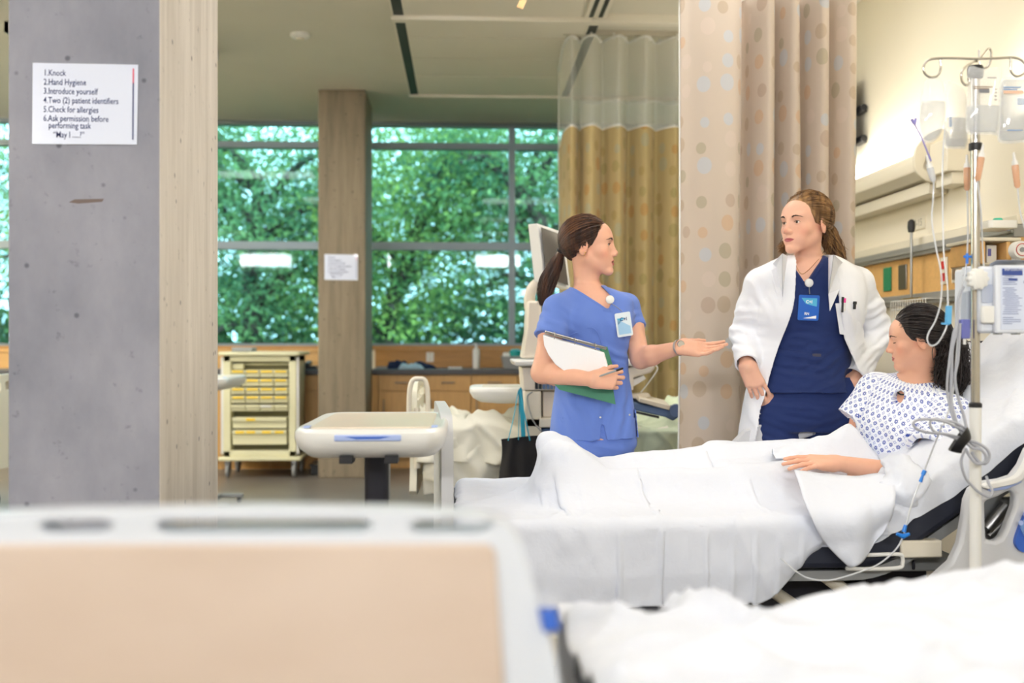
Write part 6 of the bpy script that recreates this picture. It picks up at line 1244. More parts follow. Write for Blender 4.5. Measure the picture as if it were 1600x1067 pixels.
# hair
m_hairD = hairmat('honey brown hair', srgb(78, 52, 36), srgb(168, 128, 82), (45, 45, 5)); R = np.random.default_rng(5)
line = hline(.066, .034, -.05); cap = Sdf(); cap.add(hD.L(inter(off(ell(CC, CR), .006), lambda P: line(P))), .002)
hair = sdf_obj('hair', cap, [(hD.o-[.15, .15, .1], hD.o+[.16, .16, .17], .003)], m_hairD, t)
tie = np.array([0, -.118, .008]); bk = lambda x, y, dy: W(x, y, YD+dy)
tail = [bk(1297, 366, .045), bk(1303, 382, .05), bk(1309, 398, .055), bk(1314, 410, .06)]
pl = sweep(hD, 1600, R, line, tie, tail, 11, 12, .004, .0011, (.12, .22), (.024, .030, .028, .02))
V, Q = hair_mesh(pl, R.uniform(.0010, .0018, len(pl))); obj('hair_strands', G().quads(V, Q), m_hairD, hair, angle=None)
C = []
for i in range(420):                                    # loose lower hair behind the neck, falling onto both shoulders
    q = R.uniform(-1, 1); s = 1 if q > -.2 else -1; a = A3(hD.w(.062*q, -.07+.03*abs(q), -.02+R.uniform(-.02, .02)))
    e = A3(bk(1308+R.normal()*7, 402+R.normal()*6, .02+R.normal()*.02)) if q < .35 else A3(bk(1222+R.normal()*4, 392+R.normal()*4, .05+R.normal()*.01))
    mid = (a+e)/2+[R.normal()*.008+(.012 if q < .35 else -.004), R.normal()*.008+.02, R.normal()*.006]; C.append([a, mid, e])
V, Q = hair_mesh(crom(np.array(C), 14), .0016); obj('loose_hair', G().quads(V, Q), m_hairD, hair, angle=None)
# ------------------------------------------------------------------ the patient, sitting up in bed
m_skinP = skin('warm skin', srgb(226, 176, 150), srgb(184, 104, 98))
YP = 3.45
t = patient = thing('person', tuple(W(1400, 740, YP)), 'person with dark wavy hair in a patterned gown, sitting up in bed', 'person')
hP = Head(W(1430, 529, YP-.02), (-.94, .31, -.12), up=(-.12, .02, 1), sc=.89, closed=True, wd=.98, nose=.85, full=.7)
B = Sdf(); hP.build(B)
pel, che, nb = W(1402, 745, 3.52), W(1418, 668, 3.49), W(1430, 606, 3.46)
f = Vector((-.80, -.58, .12)).normalized(); u = (nb-pel).normalized(); f = (f-u*f.dot(u)).normalized(); r = f.cross(u); RT = [list(r), list(f), list(u)]
B.add(cone(hP.w(0, -.022, -.06), nb, .043, .050), .03); B.add(ell(che, (.145, .098, .17), RT), .03); B.add(ell(pel+u*.05, (.15, .11, .15), RT), .05)
shL, elL, wrL = nb-r*.155-u*.045, W(1424, 744, 3.24), W(1306, 723, 3.26)
shR, elR, wrR = nb+r*.155-u*.045, W(1330, 706, 3.66), W(1246, 708, 3.62)
limb(B, shL, elL, wrL, (.048, .045, .037, .037, .0245)); limb(B, shR, elR, wrR, (.048, .044, .037, .037, .0245))
B.add(cone(nb, shL, .048, .045), .04); B.add(cone(nb, shR, .048, .045), .04)
hand(B, wrL+Vector((.004, 0, .0)), (-1, -.05, .06), (.05, -.42, 1), 1, [(.10, .12, .08), (.12, .16, .1), (.16, .18, .1), (.2, .22, .1)], spread=1.1, thumb=(.55, .25, .2), sc=.98)
hand(B, wrR, (-1, -.12, .05), (0, -.2, 1), -1, [(.15, .2, .1)]*4, thumb=(.5, .2, .2), sc=.96)
LEG = [((1.32, 3.42, .66), (.90, 3.33, .645), (.46, 3.36, .65), 0), ((1.32, 3.58, .68), (.90, 3.62, .69), (.46, 3.58, .655), 0)]
for a, b, c, z in LEG:
    a, b, c = map(Vector, (a, b, c)); limb(B, a, b, c, (.082, .068, .055, .05, .034), .03); B.add(cone(c+Vector((-.03, 0, -.01)), c+Vector((-.11, 0, .075)), .036, .028), .02)
hb = (hP.o-[.14, .14, .13], hP.o+[.15, .14, .14], .0018)
wb = [(A3(wrL)+[-.2, -.08, -.06], A3(wrL)+[.01, .08, .07], .0018)]
sdf_obj('body', B, [((.25, 3.12, .5), (nb.x+.3, 3.9, hb[0][2]+.004), .0045), hb]+wb, m_skinP, t, attr=hP.attrs())
hP.brows(t, m_brow, B, 1.1, m_brow)
# gown
m_gown = mat('printed gown', srgb(232, 236, 246), .85, spec=.2, bump=(700, .15, .0006)); n, L, b_ = N(m_gown)
def nd(t_, **k):
    x = n.new(t_)
    for a, v in k.items(): setattr(x, a, v)
    return x
def ma(op, a, b2=None):
    x = nd('ShaderNodeMath', operation=op)
    for i, v in enumerate((a, b2)):
        if v is None: continue
        if isinstance(v, (int, float)): x.inputs[i].default_value = v
        else: L.new(v, x.inputs[i])
    return x.outputs[0]
uv = nd('ShaderNodeUVMap'); uv.uv_map = 'UVMap'; se = nd('ShaderNodeSeparateXYZ'); L.new(uv.outputs[0], se.inputs[0])
def motif(cell, ox, oy):          # polar coordinates round the centres of a square lattice
    x = ma('SUBTRACT', ma('FRACT', ma('ADD', ma('DIVIDE', se.outputs[0], cell), ox)), .5); y = ma('SUBTRACT', ma('FRACT', ma('ADD', ma('DIVIDE', se.outputs[1], cell), oy)), .5)
    return ma('SQRT', ma('ADD', ma('MULTIPLY', x, x), ma('MULTIPLY', y, y))), ma('ARCTAN2', y, x)
def mixc(fac, a, b2):
    x = nd('ShaderNodeMix', data_type='RGBA'); L.new(fac, x.inputs[0])
    for i, v in ((6, a), (7, b2)):
        if isinstance(v, tuple): x.inputs[i].default_value = v
        else: L.new(v, x.inputs[i])
    return x.outputs[2]
ce = .0265
r1, a1 = motif(ce, 0, 0); pet = ma('ADD', .25, ma('MULTIPLY', .055, ma('COSINE', ma('MULTIPLY', a1, 8)))); fl_ = ma('MULTIPLY', ma('LESS_THAN', r1, pet), ma('GREATER_THAN', r1, .075))
ringm = ma('MULTIPLY', ma('GREATER_THAN', r1, .155), ma('LESS_THAN', r1, .175))
r2, a2 = motif(ce, .5, .5); sq = ma('MULTIPLY', ma('LESS_THAN', r2, ma('ADD', .2, ma('MULTIPLY', .035, ma('COSINE', ma('MULTIPLY', a2, 4))))), ma('GREATER_THAN', r2, .09))
c = mixc(sq, srgb(236, 240, 248), srgb(176, 184, 220)); c = mixc(fl_, c, srgb(58, 82, 168)); c = mixc(ringm, c, srgb(214, 222, 242)); L.new(c, b_.inputs['Base Color'])
T = Sdf(); T.add(ell(che+u*.01, (.158, .122, .175), RT), .03); T.add(ell(pel+u*.06, (.18, .15, .17), RT), .06)
for s_ in (-1, 1): T.add(ell(che+r*.062*s_+f*.075+u*.0, (.07, .06, .065), RT), .05)
T.add(cone(nb-u*.018, shL, .052, .054), .04); T.add(cone(nb-u*.018, shR, .052, .054), .04)
eL = W(1452, 706, 3.24); d = (eL-shL).normalized(); T.add(inter(cone(shL, eL+d*.05, .060, .078), plane(eL, d)), .03)
eR = W(1330, 655, 3.60); d = (eR-shR).normalized(); T.add(inter(cone(shR, eR+d*.04, .058, .062), plane(eR, d)), .03)
T.cut(off(cone(shL.lerp(elL, .5), elL, .044, .042), .012)); T.cut(off(cone(shR.lerp(elR, .45), elR, .044, .042), .004))
T.cut(cone(shL.lerp(eL, .8), eL+(eL-shL).normalized()*.1, .054, .070)); T.cut(cone(nb+u*.0, nb+u*.25, .060, .085)); T.cut(cone(nb+f*.03-u*.02, nb+f*.16-u*.045, .024, .020))
fg = folds([(shL+Vector((0, -.03, -.06)), .09, (1, 0, .6), .04, .007), (che+f*.1-u*.08, .12, (1, 0, .15), .05, .008), (pel+f*.1, .13, (.3, 0, 1), .045, .008), (che+r*.1, .08, (1, 0, -.5), .04, .005)], .006, 6, 51)
bx = A3(che)
def uvg(V):
    q = V-A3(che); x = q@A3(r); y = q@A3(f); z = q@A3(u); ang = np.arctan2(x, y); UV = np.stack([ang*.155, z], 1)
    dt = np.minimum(ell(che+u*.01, (.158, .122, .175), RT)(V), ell(pel+u*.06, (.18, .15, .17), RT)(V))
    for a, b, ra in ((shL, eL, .06), (shR, eR, .058)):
        a_, b_ = A3(a), A3(b); dd = (b_-a_)/np.linalg.norm(b_-a_); q = V-a_; h = q@dd; p1 = np.cross(dd, [0, 1, 0]); p1 /= np.linalg.norm(p1); p2 = np.cross(dd, p1); m_ = (cone(a, b, ra, ra+.01)(V) < dt+.004) & (h > -.03)
        UV[m_] = np.stack([np.arctan2(q@p1, q@p2)*(ra+.006), h], 1)[m_]
    return UV
sdf_obj('hospital_gown', T, [(bx-[.32, .32, .22], bx+[.3, .32, .2], .0034)], m_gown, t, fold=fg, uvf=uvg)
obj('lanyard', G().tube(smoothpath([nb+r*.048+f*.03+u*.012, nb+r*.03+f*.066-u*.008, nb+f*.08-u*.02, nb-r*.03+f*.062-u*.005, nb-r*.046+f*.03+u*.015], 5), .0035, 8, flat=.5), m_black, t)
# hair
m_hairP = hairmat('black brown hair', srgb(26, 22, 23), srgb(58, 48, 46), (70, 70, 8)); R = np.random.default_rng(15)
line = hline(.060, .030, -.05); cap = Sdf(); cap.add(hP.L(inter(off(ell(CC, CR), .006), lambda P: line(P))), .002)
hair = sdf_obj('hair', cap, [(hP.o-[.15, .14, .1], hP.o+[.15, .14, .15], .003)], m_hairP, t)
tie = np.array([.0, -.126, .0]); tail = [W(1486, 572, YP-.01), W(1492, 590, YP-.02), W(1490, 606, YP-.02), W(1478, 616, YP-.03)]
pl = sweep(hP, 1700, R, line, tie, tail, 11, 14, .008, .0012, (.10, .30), (.042, .05, .05, .045))
wv = np.sin(np.linspace(0, 9, pl.shape[1])[None, :]+R.uniform(0, 6, (len(pl), 1)))*np.clip((np.arange(pl.shape[1])-6)/6, 0, 1)[None, :]*.006; pl = pl+wv[..., None]*R.normal(size=(len(pl), 1, 3))
V, Q = hair_mesh(pl, R.uniform(.0010, .0017, len(pl))); obj('hair_strands', G().quads(V, Q), m_hairP, hair, angle=None)
C = []
for i in range(800):                                   # loose waves at the back and nape
    a = A3(hP.w(R.uniform(-.05, .05), -.085-R.uniform(0, .035), R.uniform(-.05, .05))); e = A3(W(R.uniform(1458, 1512), R.uniform(560, 612), YP+R.uniform(-.10, .05)))
    mid = (a+e)/2+R.normal(size=3)*[.014, .012, .014]+[.018, 0, .01]; m2 = (mid+e)/2+R.normal(size=3)*.012; C.append([a, mid, m2, e, e+R.normal(size=3)*[.012, .008, .008]])
V, Q = hair_mesh(crom(np.array(C), 20), .0012); obj('loose_waves', G().quads(V, Q), m_hairP, hair, angle=None)
core = Sdf(); core.add(ell(W(1484, 568, YP+.0), (.048, .06, .085)), .02); V, Q = core.mesh(A3(W(1478, 572, YP))-.12, A3(W(1478, 572, YP))+.12, .004); obj('hair_mass', G().quads(V, Q), m_hairP, hair, angle=None)
# ------------------------------------------------------------------ fittings on the side wall
def wx(x, y, d=0): return WX(x, y, XR-d)
m_fix = mat('cream fixture enamel', srgb(226, 218, 198), .45)
a, b = wx(1500, 262, .0), None
ya, yb = 5.06, 7.3; z0, z1 = 1.955, 2.085   # near end, far end
t = thing('headwall_light', (XR-.1, (ya+yb)/2, 1.8), 'long cream wall lamp running above the wood strip on the right-hand wall', 'wall lamp')
g = G(); prof = [(0, z1+.03), (.06, z1+.04), (.15, z1-.01), (.17, z1-.05), (.165, z0+.04), (.12, z0), (0, z0)]
o = [(XR-.001-d, z) for d, z in prof]; n_ = len(o); g.add([(x, ya, z) for x, z in o]+[(x, yb, z) for x, z in o], [tuple(range(n_)), tuple(range(2*n_-1, n_-1, -1))]+[(i, n_+i, n_+(i+1) % n_, (i+1) % n_) for i in range(n_)]); obj('lamp_body', g, m_fix, t, bev=.004)
ec = plate('end_bracket', sm2([(XR-.01, z0-.03), (XR-.02, z1+.09), (XR-.10, z1+.10), (XR-.185, z1+.02), (XR-.195, z0+.05), (XR-.15, z0-.01), (XR-.08, z0-.03)], 4), [sm2([(XR-.10, z0+.06), (XR-.09, z0+.12), (XR-.13, z0+.10), (XR-.15, z0+.05), (XR-.12, z0+.03)], 4)], (0, ya-.02, 0), (1, 0, 0), (0, 0, 1), .025, m_fix, t, .004)
obj('lower_rail', G().box(XR-.10, ya+.02, z0-.075, XR-.001, yb, z0-.012), m_fix, t, bev=.004); obj('end_box', G().box(XR-.12, ya-.22, z0+.0, XR-.001, ya-.035, z1+.03).box(XR-.09, ya-.2, z0-.06, XR-.001, ya-.035, z0), m_fix, t, bev=.005)
obj('uplight_tube', G().tube([(XR-.055, ya+.1, z1+.045), (XR-.055, yb-.1, z1+.045)], .011, 12), mat('uplight tube', (1, 1, 1), .5, emit=((1, .93, .8), 4)), t)
# wood service strip with grey rails
zt_, zb_ = 1.585, 1.385; y0, y1 = 4.35, 8.2
t = thing('service_panel', (XR-.02, 6.2, 1.37), 'maple service strip between two grey rails on the wall behind the beds', 'wall panel')
obj('wood_panel', G().box(XR-.03, y0, zb_, XR-.001, y1, zt_), m_woodpale, t, smooth=False)
for za, zc, d in ((zt_, zt_+.055, .06), (zb_-.055, zb_, .06)): obj('rail', G().box(XR-d, y0, za, XR-.001, y1, zc).box(XR-d-.012, y0, za+.018, XR-d, y1, za+.03), mat('rail grey', srgb(158, 158, 154), .4, metal=.3), t, bev=.003)
obj('cap_strip', G().box(XR-.045, y0, zt_+.056, XR-.001, y1, zt_+.10), m_fix, t, bev=.004)
for py, w_, m_, nm in ((1477, .035, m_offw, 'outlet'), (1494, .03, m_offw, 'outlet'), (1412, .05, m_steel, 'gas_outlet'), (1388, .05, mat('oxygen green', srgb(40, 130, 90), .5), 'gas_outlet')):
    p = wx(py, 430, .03); o = obj(nm, G().box(XR-.04, p.y-w_, zb_+.035, XR-.031, p.y+w_, zt_-.03), m_, t, bev=.003)
    if py == 1477:
        for dz in (.05, .11): obj('red_socket', G().box(XR-.044, p.y-.018, zb_+dz, XR-.041, p.y+.018, zb_+dz+.04), mat('red socket', srgb(190, 40, 40), .4), o)
    if py == 1494: obj('socket', G().box(XR-.044, p.y-.015, zb_+.05, XR-.041, p.y+.015, zb_+.14), mat('socket brown', srgb(120, 100, 80), .4), o)
# sign plate, thermometer rod, wire basket, wall screen
p = wx(1434, 349, .0); t = thing('room_sign', tuple(p), 'small cream number plate on the wall above the wood strip', 'sign')
obj('plate', G().box(XR-.008, p.y-.10, p.z-.035, XR-.001, p.y+.10, p.z+.035), m_fix, t, bev=.002); text('lettering', 'B18-15', .055, (XR-.0085, p.y+.085, p.z-.018), (0, -1, 0), (0, 0, 1), mat('engraved grey', srgb(150, 144, 130), .6), t)
yq = 5.45; XQ = XR-.10; p = WX(1424, 358, XQ); q2 = WX(1424, 462, XQ)
t = thing('suction_rod', (XQ, p.y, q2.z), 'thin upright steel rod with a black tip rising from the wall rail', 'rod')
obj('rod', G().tube([(XQ, p.y, q2.z-.02), (XQ, p.y, p.z)], .007, 10), m_steel, t); obj('tip', G().lathe([(0, -.03), (.016, -.025), (.02, 0), (.018, .03), (.008, .04), (0, .042)], (XQ, p.y, p.z+.01), 14), m_black, t)
obj('clamp', G().box(XQ-.02, p.y-.06, q2.z-.03, XR-.061, p.y+.05, q2.z-.012).tube([(XQ-.01, p.y-.12, q2.z-.02), (XQ-.01, p.y+.1, q2.z-.02)], .008), mat('brass', srgb(176, 150, 90), .3, metal=.9), t)
XQ = XR-.16; a, b = WX(1392, 462, XQ), WX(1446, 460, XQ); t = thing('wire_basket', (XQ, (a.y+b.y)/2, 1.2), 'white wire basket hanging from the lower wall rail', 'basket'); g = G()
for k in range(15):
    y = a.y+(b.y-a.y)*k/14; g.tube([(XQ, y, 1.345), (XQ, y, 1.19), (XR-.065, y, 1.19)], .0025, 5)
for z in (1.345, 1.30, 1.25, 1.19): g.tube([(XQ, a.y, z), (XQ, b.y, z)], .003, 6)
for y in (a.y, b.y): g.tube([(XQ, y, 1.345), (XR-.061, y, 1.345)], .003, 6)
obj('wire_mesh', g, m_white, t)
p = Vector((0, 6.15, 0)); t = thing('wall_screen', (XR-.1, p.y, 2.45), 'black flat screen on a bracket, seen edge on beside the taupe curtain', 'screen')
yz = p.y; zt2_, zb2 = WX(1340, 98, XR-.2).z, WX(1340, 240, XR-.2).z
obj('display', G().box(XR-.105, yz-.02, zb2, XR-.062, yz+.62, zt2_+.02), m_black, t, bev=.006)
obj('back_shell', G().box(XR-.062, yz+.04, zb2+.08, XR-.042, yz+.5, zt2_-.05), m_gun, t, bev=.01)
for f_ in (.30, .66):
    z = zb2+(zt2_-zb2)*f_; obj('bracket', G().box(XR-.045, yz-.03, z-.02, XR-.001, yz+.09, z+.02).tube([(XR-.03, yz-.06, z), (XR-.03, yz+.14, z)], .022, 12), m_black, t, bev=.003)
# shelf with supplies by the head of the occupied bed
ys = 4.2; p = WX(1570, 360, XR-.16); t = thing('wall_shelf', (XR-.15, ys, 1.45), 'cream wall shelf with wooden sides above the bed head, carrying supplies', 'shelf')
sh = lambda x0, y0_, x1, y1_, Y, d, m, nm, par=t, bv=.004: obj(nm, G().box(W(x0, 0, Y).x, Y, W(0, y1_, Y).z, W(x1, 0, Y).x, Y+d, W(0, y0_, Y).z), m, par, bev=bv)
sh(1530, 363, 1596, 369, ys, .3, m_fix, 'shelf_board'); sh(1534, 370, 1540, 406, ys, .28, m_woodpale, 'shelf_side'); sh(1573, 370, 1579, 406, ys+.0, .28, m_woodpale, 'shelf_side'); sh(1534, 404, 1580, 408, ys+.02, .26, m_fix, 'shelf_bottom'); sh(1532, 368, 1580, 372, ys+.28, .02, m_fix, 'back_rail')
def item(name, lab, cat, fn):
    t_ = thing(name, (0, 0, 0), lab, cat); fn(t_); 
p = W(1560, 361, ys+.1); tag(obj('supply_tray', G().prism(rrect(.13, .16, .02), (p.x, ys+.13, p.z+.008), (1, 0, 0), (0, 1, 0), (0, 0, .034)), m_white, bev=.004, at=(p.x, ys+.13, p.z+.004)), 'white tray of supplies on top of the wall shelf', 'tray')
p2 = W(1559, 345, ys+.13); tag(obj('green_cap_jar', G().lathe([(0, 0), (.02, 0), (.02, .006), (.016, .012), (0, .012)], (p2.x, ys+.13, p.z+.047), 16), mat('green cap', srgb(50, 180, 150), .4), at=(p2.x, ys+.13, p.z+.043)), 'flat green capped jar standing in the white supply tray', 'jar')
for k, xx in enumerate((1572, 1580)):
    p3 = W(xx, 350, ys+.13); tag(obj('vial', G().lathe([(0, 0), (.008, 0), (.008, .012), (.005, .016), (0, .017)], (p3.x, ys+.16, p.z+.008), 12), m_bluel, at=(p3.x, ys+.16, p.z+.004)), ('small blue capped vial next to the green capped jar', 'small blue capped vial at the end of the wall shelf')[k], 'vial')
p = W(1558, 404, ys+.1); t = thing('glove_box', (p.x, ys+.13, p.z), 'white carton with violet print standing in the wall shelf', 'box'); obj('carton', G().box(W(1551, 0, ys).x, ys+.05, W(0, 403, ys).z, W(1567, 0, ys).x, ys+.22, W(0, 374, ys).z), m_white, t, bev=.002); obj('print_panel', G().box(W(1553, 0, ys).x, ys+.048, W(0, 392, ys).z, W(1558, 0, ys).x, ys+.05, W(0, 380, ys).z), mat('violet print', srgb(110, 110, 180), .5), t, smooth=False)
p = W(1597, 390, 4.0); t = thing('pressure_gauge', (p.x, 4.0, p.z), 'round white dial gauge with a red ring beside the wall shelf', 'gauge')
obj('dial', G().lathe([(0, 0), (.034, 0), (.036, .006), (.036, .04), (0, .04)], (p.x, 4.0, p.z), 28, 'y'), m_white, t); obj('dial_ring', G().tube([(p.x+.024*math.cos(k*PI/12), 3.998, p.z+.024*math.sin(k*PI/12)) for k in range(24)], .0018, 6, closed=True), mat('dial red', srgb(196, 84, 76), .5), t)
obj('dial_center', G().lathe([(0, -.003), (.010, -.003), (.010, 0), (0, 0)], (p.x, 4.0, p.z), 16, 'y'), m_grey, t); obj('gauge_bracket', G().box(p.x-.012, 4.04, p.z-.09, XR-.001, 4.07, p.z-.05).box(p.x-.012, 4.03, p.z-.09, p.x+.012, 4.06, p.z+.0), m_white, t, bev=.003)
# ------------------------------------------------------------------ notices on the columns
m_lamin = mat('laminated notice', srgb(214, 220, 236), .25, coat=.3); m_ink = mat('notice ink', srgb(44, 56, 110), .6); m_redp = mat('notice red', srgb(226, 84, 112), .6)
def notice(corners, Yp, lab, s=1.0):
    TL, TR, BL, BR = [W(x, y, Yp-.004) for x, y in corners]; t_ = thing('wall_notice', tuple((TL+BR)/2), lab, 'notice'); g = G()
    A = [TL, TR, BR, BL]; g.add([p for p in A]+[p+Vector((0, .0025, 0)) for p in A], [(0, 1, 2, 3), (7, 6, 5, 4), (0, 4, 5, 1), (1, 5, 6, 2), (2, 6, 7, 3), (3, 7, 4, 0)]); obj('laminated_sheet', g, m_lamin, t_, smooth=False)
    u = (TR-TL); v = (TL-BL); w_, h_ = u.length, v.length; un, vn = u.normalized(), v.normalized(); z = .0283*w_/.279; at_ = lambda a, b: BL+u*a+v*b
    for line, fx, fy in (('1.Knock', .105, .845), ('2.Hand Hygiene', .105, .732), ('3.Introduce yourself', .105, .62), ('4.Two (2) patient identifiers', .105, .507), ('5.Check for allergies', .105, .395), ('6.Ask permission before', .105, .285), ('performing task', .155, .198), ('“May I .....?”', .20, .085)):
        text('notice_line', line, z*.83, at_(fx, fy), un*.745, vn, m_ink, t_, bold=.00012*s, lift=.0009)
    nn_ = Vector((0, -.0008, 0)); obj('rule_line', G().prism([(-.0016, 0), (.0016, 0), (.0016, h_*.70), (-.0016, h_*.70)], at_(.955, .07)+nn_, un, vn, Vector((0, -.0004, 0))), m_ink, t_, smooth=False)
    obj('red_rule_line', G().prism([(-.0016, 0), (.0016, 0), (.0016, h_*.18), (-.0016, h_*.18)], at_(.955, .77)+nn_, un, vn, Vector((0, -.0004, 0))), m_redp, t_, smooth=False)
notice([(51, 98), (216, 101), (50, 225), (214, 226)], 2.7, 'large laminated notice of hygiene steps taped to the thick grey column')
notice([(507, 397), (559, 398), (507, 437), (559, 438)], 8.6, 'small laminated notice with the same steps on the far column')
p = W(135, 314, 2.7); o = tag(obj('bare_patch', G().prism([(-.045, -.004), (-.02, -.007), (.04, -.002), (.045, .006), (-.03, .004)], (p.x, 2.6995, p.z), (1, 0, 0), (0, 0, 1), (0, .0004, 0)), mat('rusty scuff', srgb(118, 104, 98), .8), at=(p.x, 2.7, p.z)), 'brown scuff mark on the thick column below the notice', 'stain')
# ------------------------------------------------------------------ ceiling fittings
p = WZ(469, 60, CEIL-.03); t = thing('smoke_detector', (p.x, p.y, CEIL), 'small round white smoke detector on the ceiling', 'smoke detector'); obj('detector_base', G().lathe([(0, -.03), (.05, -.03), (.065, -.02), (.068, 0), (0, 0)], (p.x, p.y, CEIL-.001), 26), m_white, t); obj('sensor', G().lathe([(0, -.012), (.028, -.01), (.03, 0), (0, 0)], (p.x, p.y, CEIL-.031), 20), m_offw, t)
p = WZ(936, 10, CEIL-.03); t = thing('ceiling_vent', (p.x, p.y, CEIL-.03), 'slotted linear vent in the ceiling panels', 'vent')
obj('vent_frame', G().box(p.x-.07, p.y-.22, CEIL-.045, p.x+.07, p.y+.18, CEIL-.031), m_panel, t, bev=.002)
for dx in (-.03, .03): obj('vent_slot', G().box(p.x+dx-.013, p.y-.20, CEIL-.048, p.x+dx+.013, p.y+.16, CEIL-.0455), m_black, t, smooth=False)
p = W(815, 6, 5.6); t = thing('hanging_tag', (p.x, 5.6, CEIL-.1), 'small orange tag on a black cord hanging from the ceiling', 'tag'); obj('cord', G().tube([(p.x-.02, 5.6, CEIL-.031), (p.x-.005, 5.6, p.z+.02)], .006, 6), m_black, t); obj('tag_card', G().obox((p.x, 5.6, p.z), (.017, 0, -.006), (0, .003, 0), (.011, 0, .024)), mat('orange tag', srgb(222, 178, 122), .6), t, bev=.001)
# ------------------------------------------------------------------ drip stand with bags, lines and pump
YI = 2.70; q = lambda x, y, d=0: W(x, y, YI+d)
m_fluid = mat('clear fluid bag', (.93, .95, .96), .08, trans=.0, alpha=.27, coat=.7, spec=.8); m_liq = mat('clear fluid', (.50, .54, .58), .05, alpha=.40, spec=.8, coat=1)
m_tube = mat('clear tubing', srgb(225, 228, 232), .15, alpha=.72, coat=.6); m_amber = mat('amber chamber', srgb(232, 178, 140), .2, alpha=.7, coat=.6)
xp = q(1524, 0).x
t = thing('iv_pole', (xp, YI, 0), 'steel drip stand with a white lower tube standing between the beds', 'iv pole')
obj('upper_pole', G().tube([(xp, YI, q(0, 645).z), (xp, YI, q(0, 92).z)], .0118, 20), m_chrome, t); lw = obj('lower_tube', G().tube([(xp, YI, .10), (xp, YI, q(0, 640).z)], .0152, 22), m_white, t)
obj('tube_collar', G().lathe([(.0155, 0), (.017, 0), (.017, .010), (.012, .014)], (xp, YI, q(0, 641).z), 20), m_black, t)
obj('pole_cap', G().lathe([(.0, 0), (.019, 0), (.021, .01), (.021, .026), (.018, .032), (0, .033)], (xp, YI, q(0, 103).z), 20), m_black, t); obj('pole_grip', G().lathe([(.012, 0), (.017, .002), (.017, .020), (.012, .022)], (xp, YI, q(0, 222).z), 20), m_black, t)
def hook(pts): return obj('hook', G().tube(smoothpath([q(*p) for p in pts], 6), .0032, 10), m_chrome, t)
hook([(1524, 92), (1490, 91), (1462, 91.5), (1449, 95), (1443, 105), (1446, 116), (1456, 121), (1466, 117), (1470, 106), (1469, 94)])
hook([(1524, 92), (1560, 91), (1584, 90), (1597, 95), (1604, 106), (1598, 116), (1588, 119), (1580, 112), (1579, 100), (1579, 88)])
hook([(1524, 96, .0), (1512, 102, -.04), (1503, 112, -.06), (1503, 126, -.06), (1509, 133, -.06), (1514, 129, -.06), (1513, 122, -.06)])
hook([(1526, 96, 0), (1532, 92, .03), (1545, 76, .08), (1549, 86, .08), (1545, 102, .08), (1536, 107, .08), (1531, 100, .08), (1530, 78, .08)])
for k in range(5):
    a = 2*PI*k/5+.3; e = Vector((xp+.30*math.cos(a), YI+.22*math.sin(a), .075)); obj('base_leg', G().tube([(xp, YI, .12), (xp+.1*math.cos(a), YI+.08*math.sin(a), .105), e], .013, 10), m_steel, t); obj('caster', G().lathe([(0, -.012), (.028, -.012), (.032, 0), (.028, .012), (0, .012)], (e.x, e.y, .033), 16, 'x'), m_black, t)
kn = q(1527, 436, -.035); g = G(); V = []
for h, s in ((-.012, .80), (-.008, 1), (.008, 1), (.012, .85)):
    for k in range(80): a = 2*PI*k/80; r = (.0275+.0022*math.cos(a*10))*s; V.append((kn.x+r*math.cos(a), kn.y+h, kn.z+r*math.sin(a)))
g.add(V, [(i*80+k, i*80+(k+1) % 80, (i+1)*80+(k+1) % 80, (i+1)*80+k) for i in range(3) for k in range(80)]+[tuple(range(79, -1, -1)), tuple(range(240, 320))]); obj('clamp_knob', g, m_white, t)
# bags
def bag(poly, d, th, lab, level=.5, pleat=0, texts=()):
    """poly: picture outline; d: depth offset; th: half thickness of the cushion"""
    c = np.mean(poly, axis=0); P = q(c[0], c[1], d); tb = thing('iv_bag', tuple(P), lab, 'iv bag'); O = [q(x, y, d) for x, y in poly]; O = smoothpath(O, 3, closed=True); n_ = len(O); C_ = Vector((P.x, P.y, P.z))
    def lens(scale, thk, zcut=None):
        V = []; rr = [1, .93, .8, .6, .35, .0]; F_ = []
        for sd in (-1, 1):
            for r_ in rr:
                for p in O:
                    z = C_.z+(p.z-C_.z)*r_*scale; x = C_.x+(p.x-C_.x)*r_*scale
                    if zcut is not None: z = min(z, zcut)
                    V.append((x, C_.y+sd*thk*math.sqrt(max(0, 1-r_**2.4))*(1 if z < C_.z else max(.35, 1-(z-C_.z)*3)), z))
        m = len(rr)
        for s_ in (0, 1):
            for i in range(m-1):
                for k in range(n_): a = s_*m*n_+i*n_+k; b = s_*m*n_+i*n_+(k+1) % n_; F_.append((a, b, b+n_, a+n_) if s_ else (a, a+n_, b+n_, b))
        for k in range(n_): F_.append((k, (k+1) % n_, m*n_+(k+1) % n_, m*n_+k))
        return G().add(V, F_)
    obj('pouch', lens(1, th), m_fluid, tb, angle=None); zc = min(p.z for p in O)+(max(p.z for p in O)-min(p.z for p in O))*level
    obj('fluid', lens(.93, th*.8, zc), m_liq, tb, angle=None)
    for (x, y, sz, w, m_) in texts:
        for k, wd_ in enumerate(w): p = q(x, y+k*sz*1.35, d-th-.003); obj('printed_line', G().prism([(0, 0), (wd_*.00172, 0), (wd_*.00172, .0011*sz), (0, .0011*sz)], p, (1, 0, 0), (0, 0, 1), (0, .0005, 0)), m_, tb, smooth=False)
    return tb
m_pg = mat('bag print grey', srgb(130, 130, 136), .6); m_pbr = mat('bag print brown', srgb(150, 128, 112), .6); m_pb = mat('bag print blue', srgb(96, 140, 196), .6); m_po = mat('bag print peach', srgb(236, 196, 170), .6)
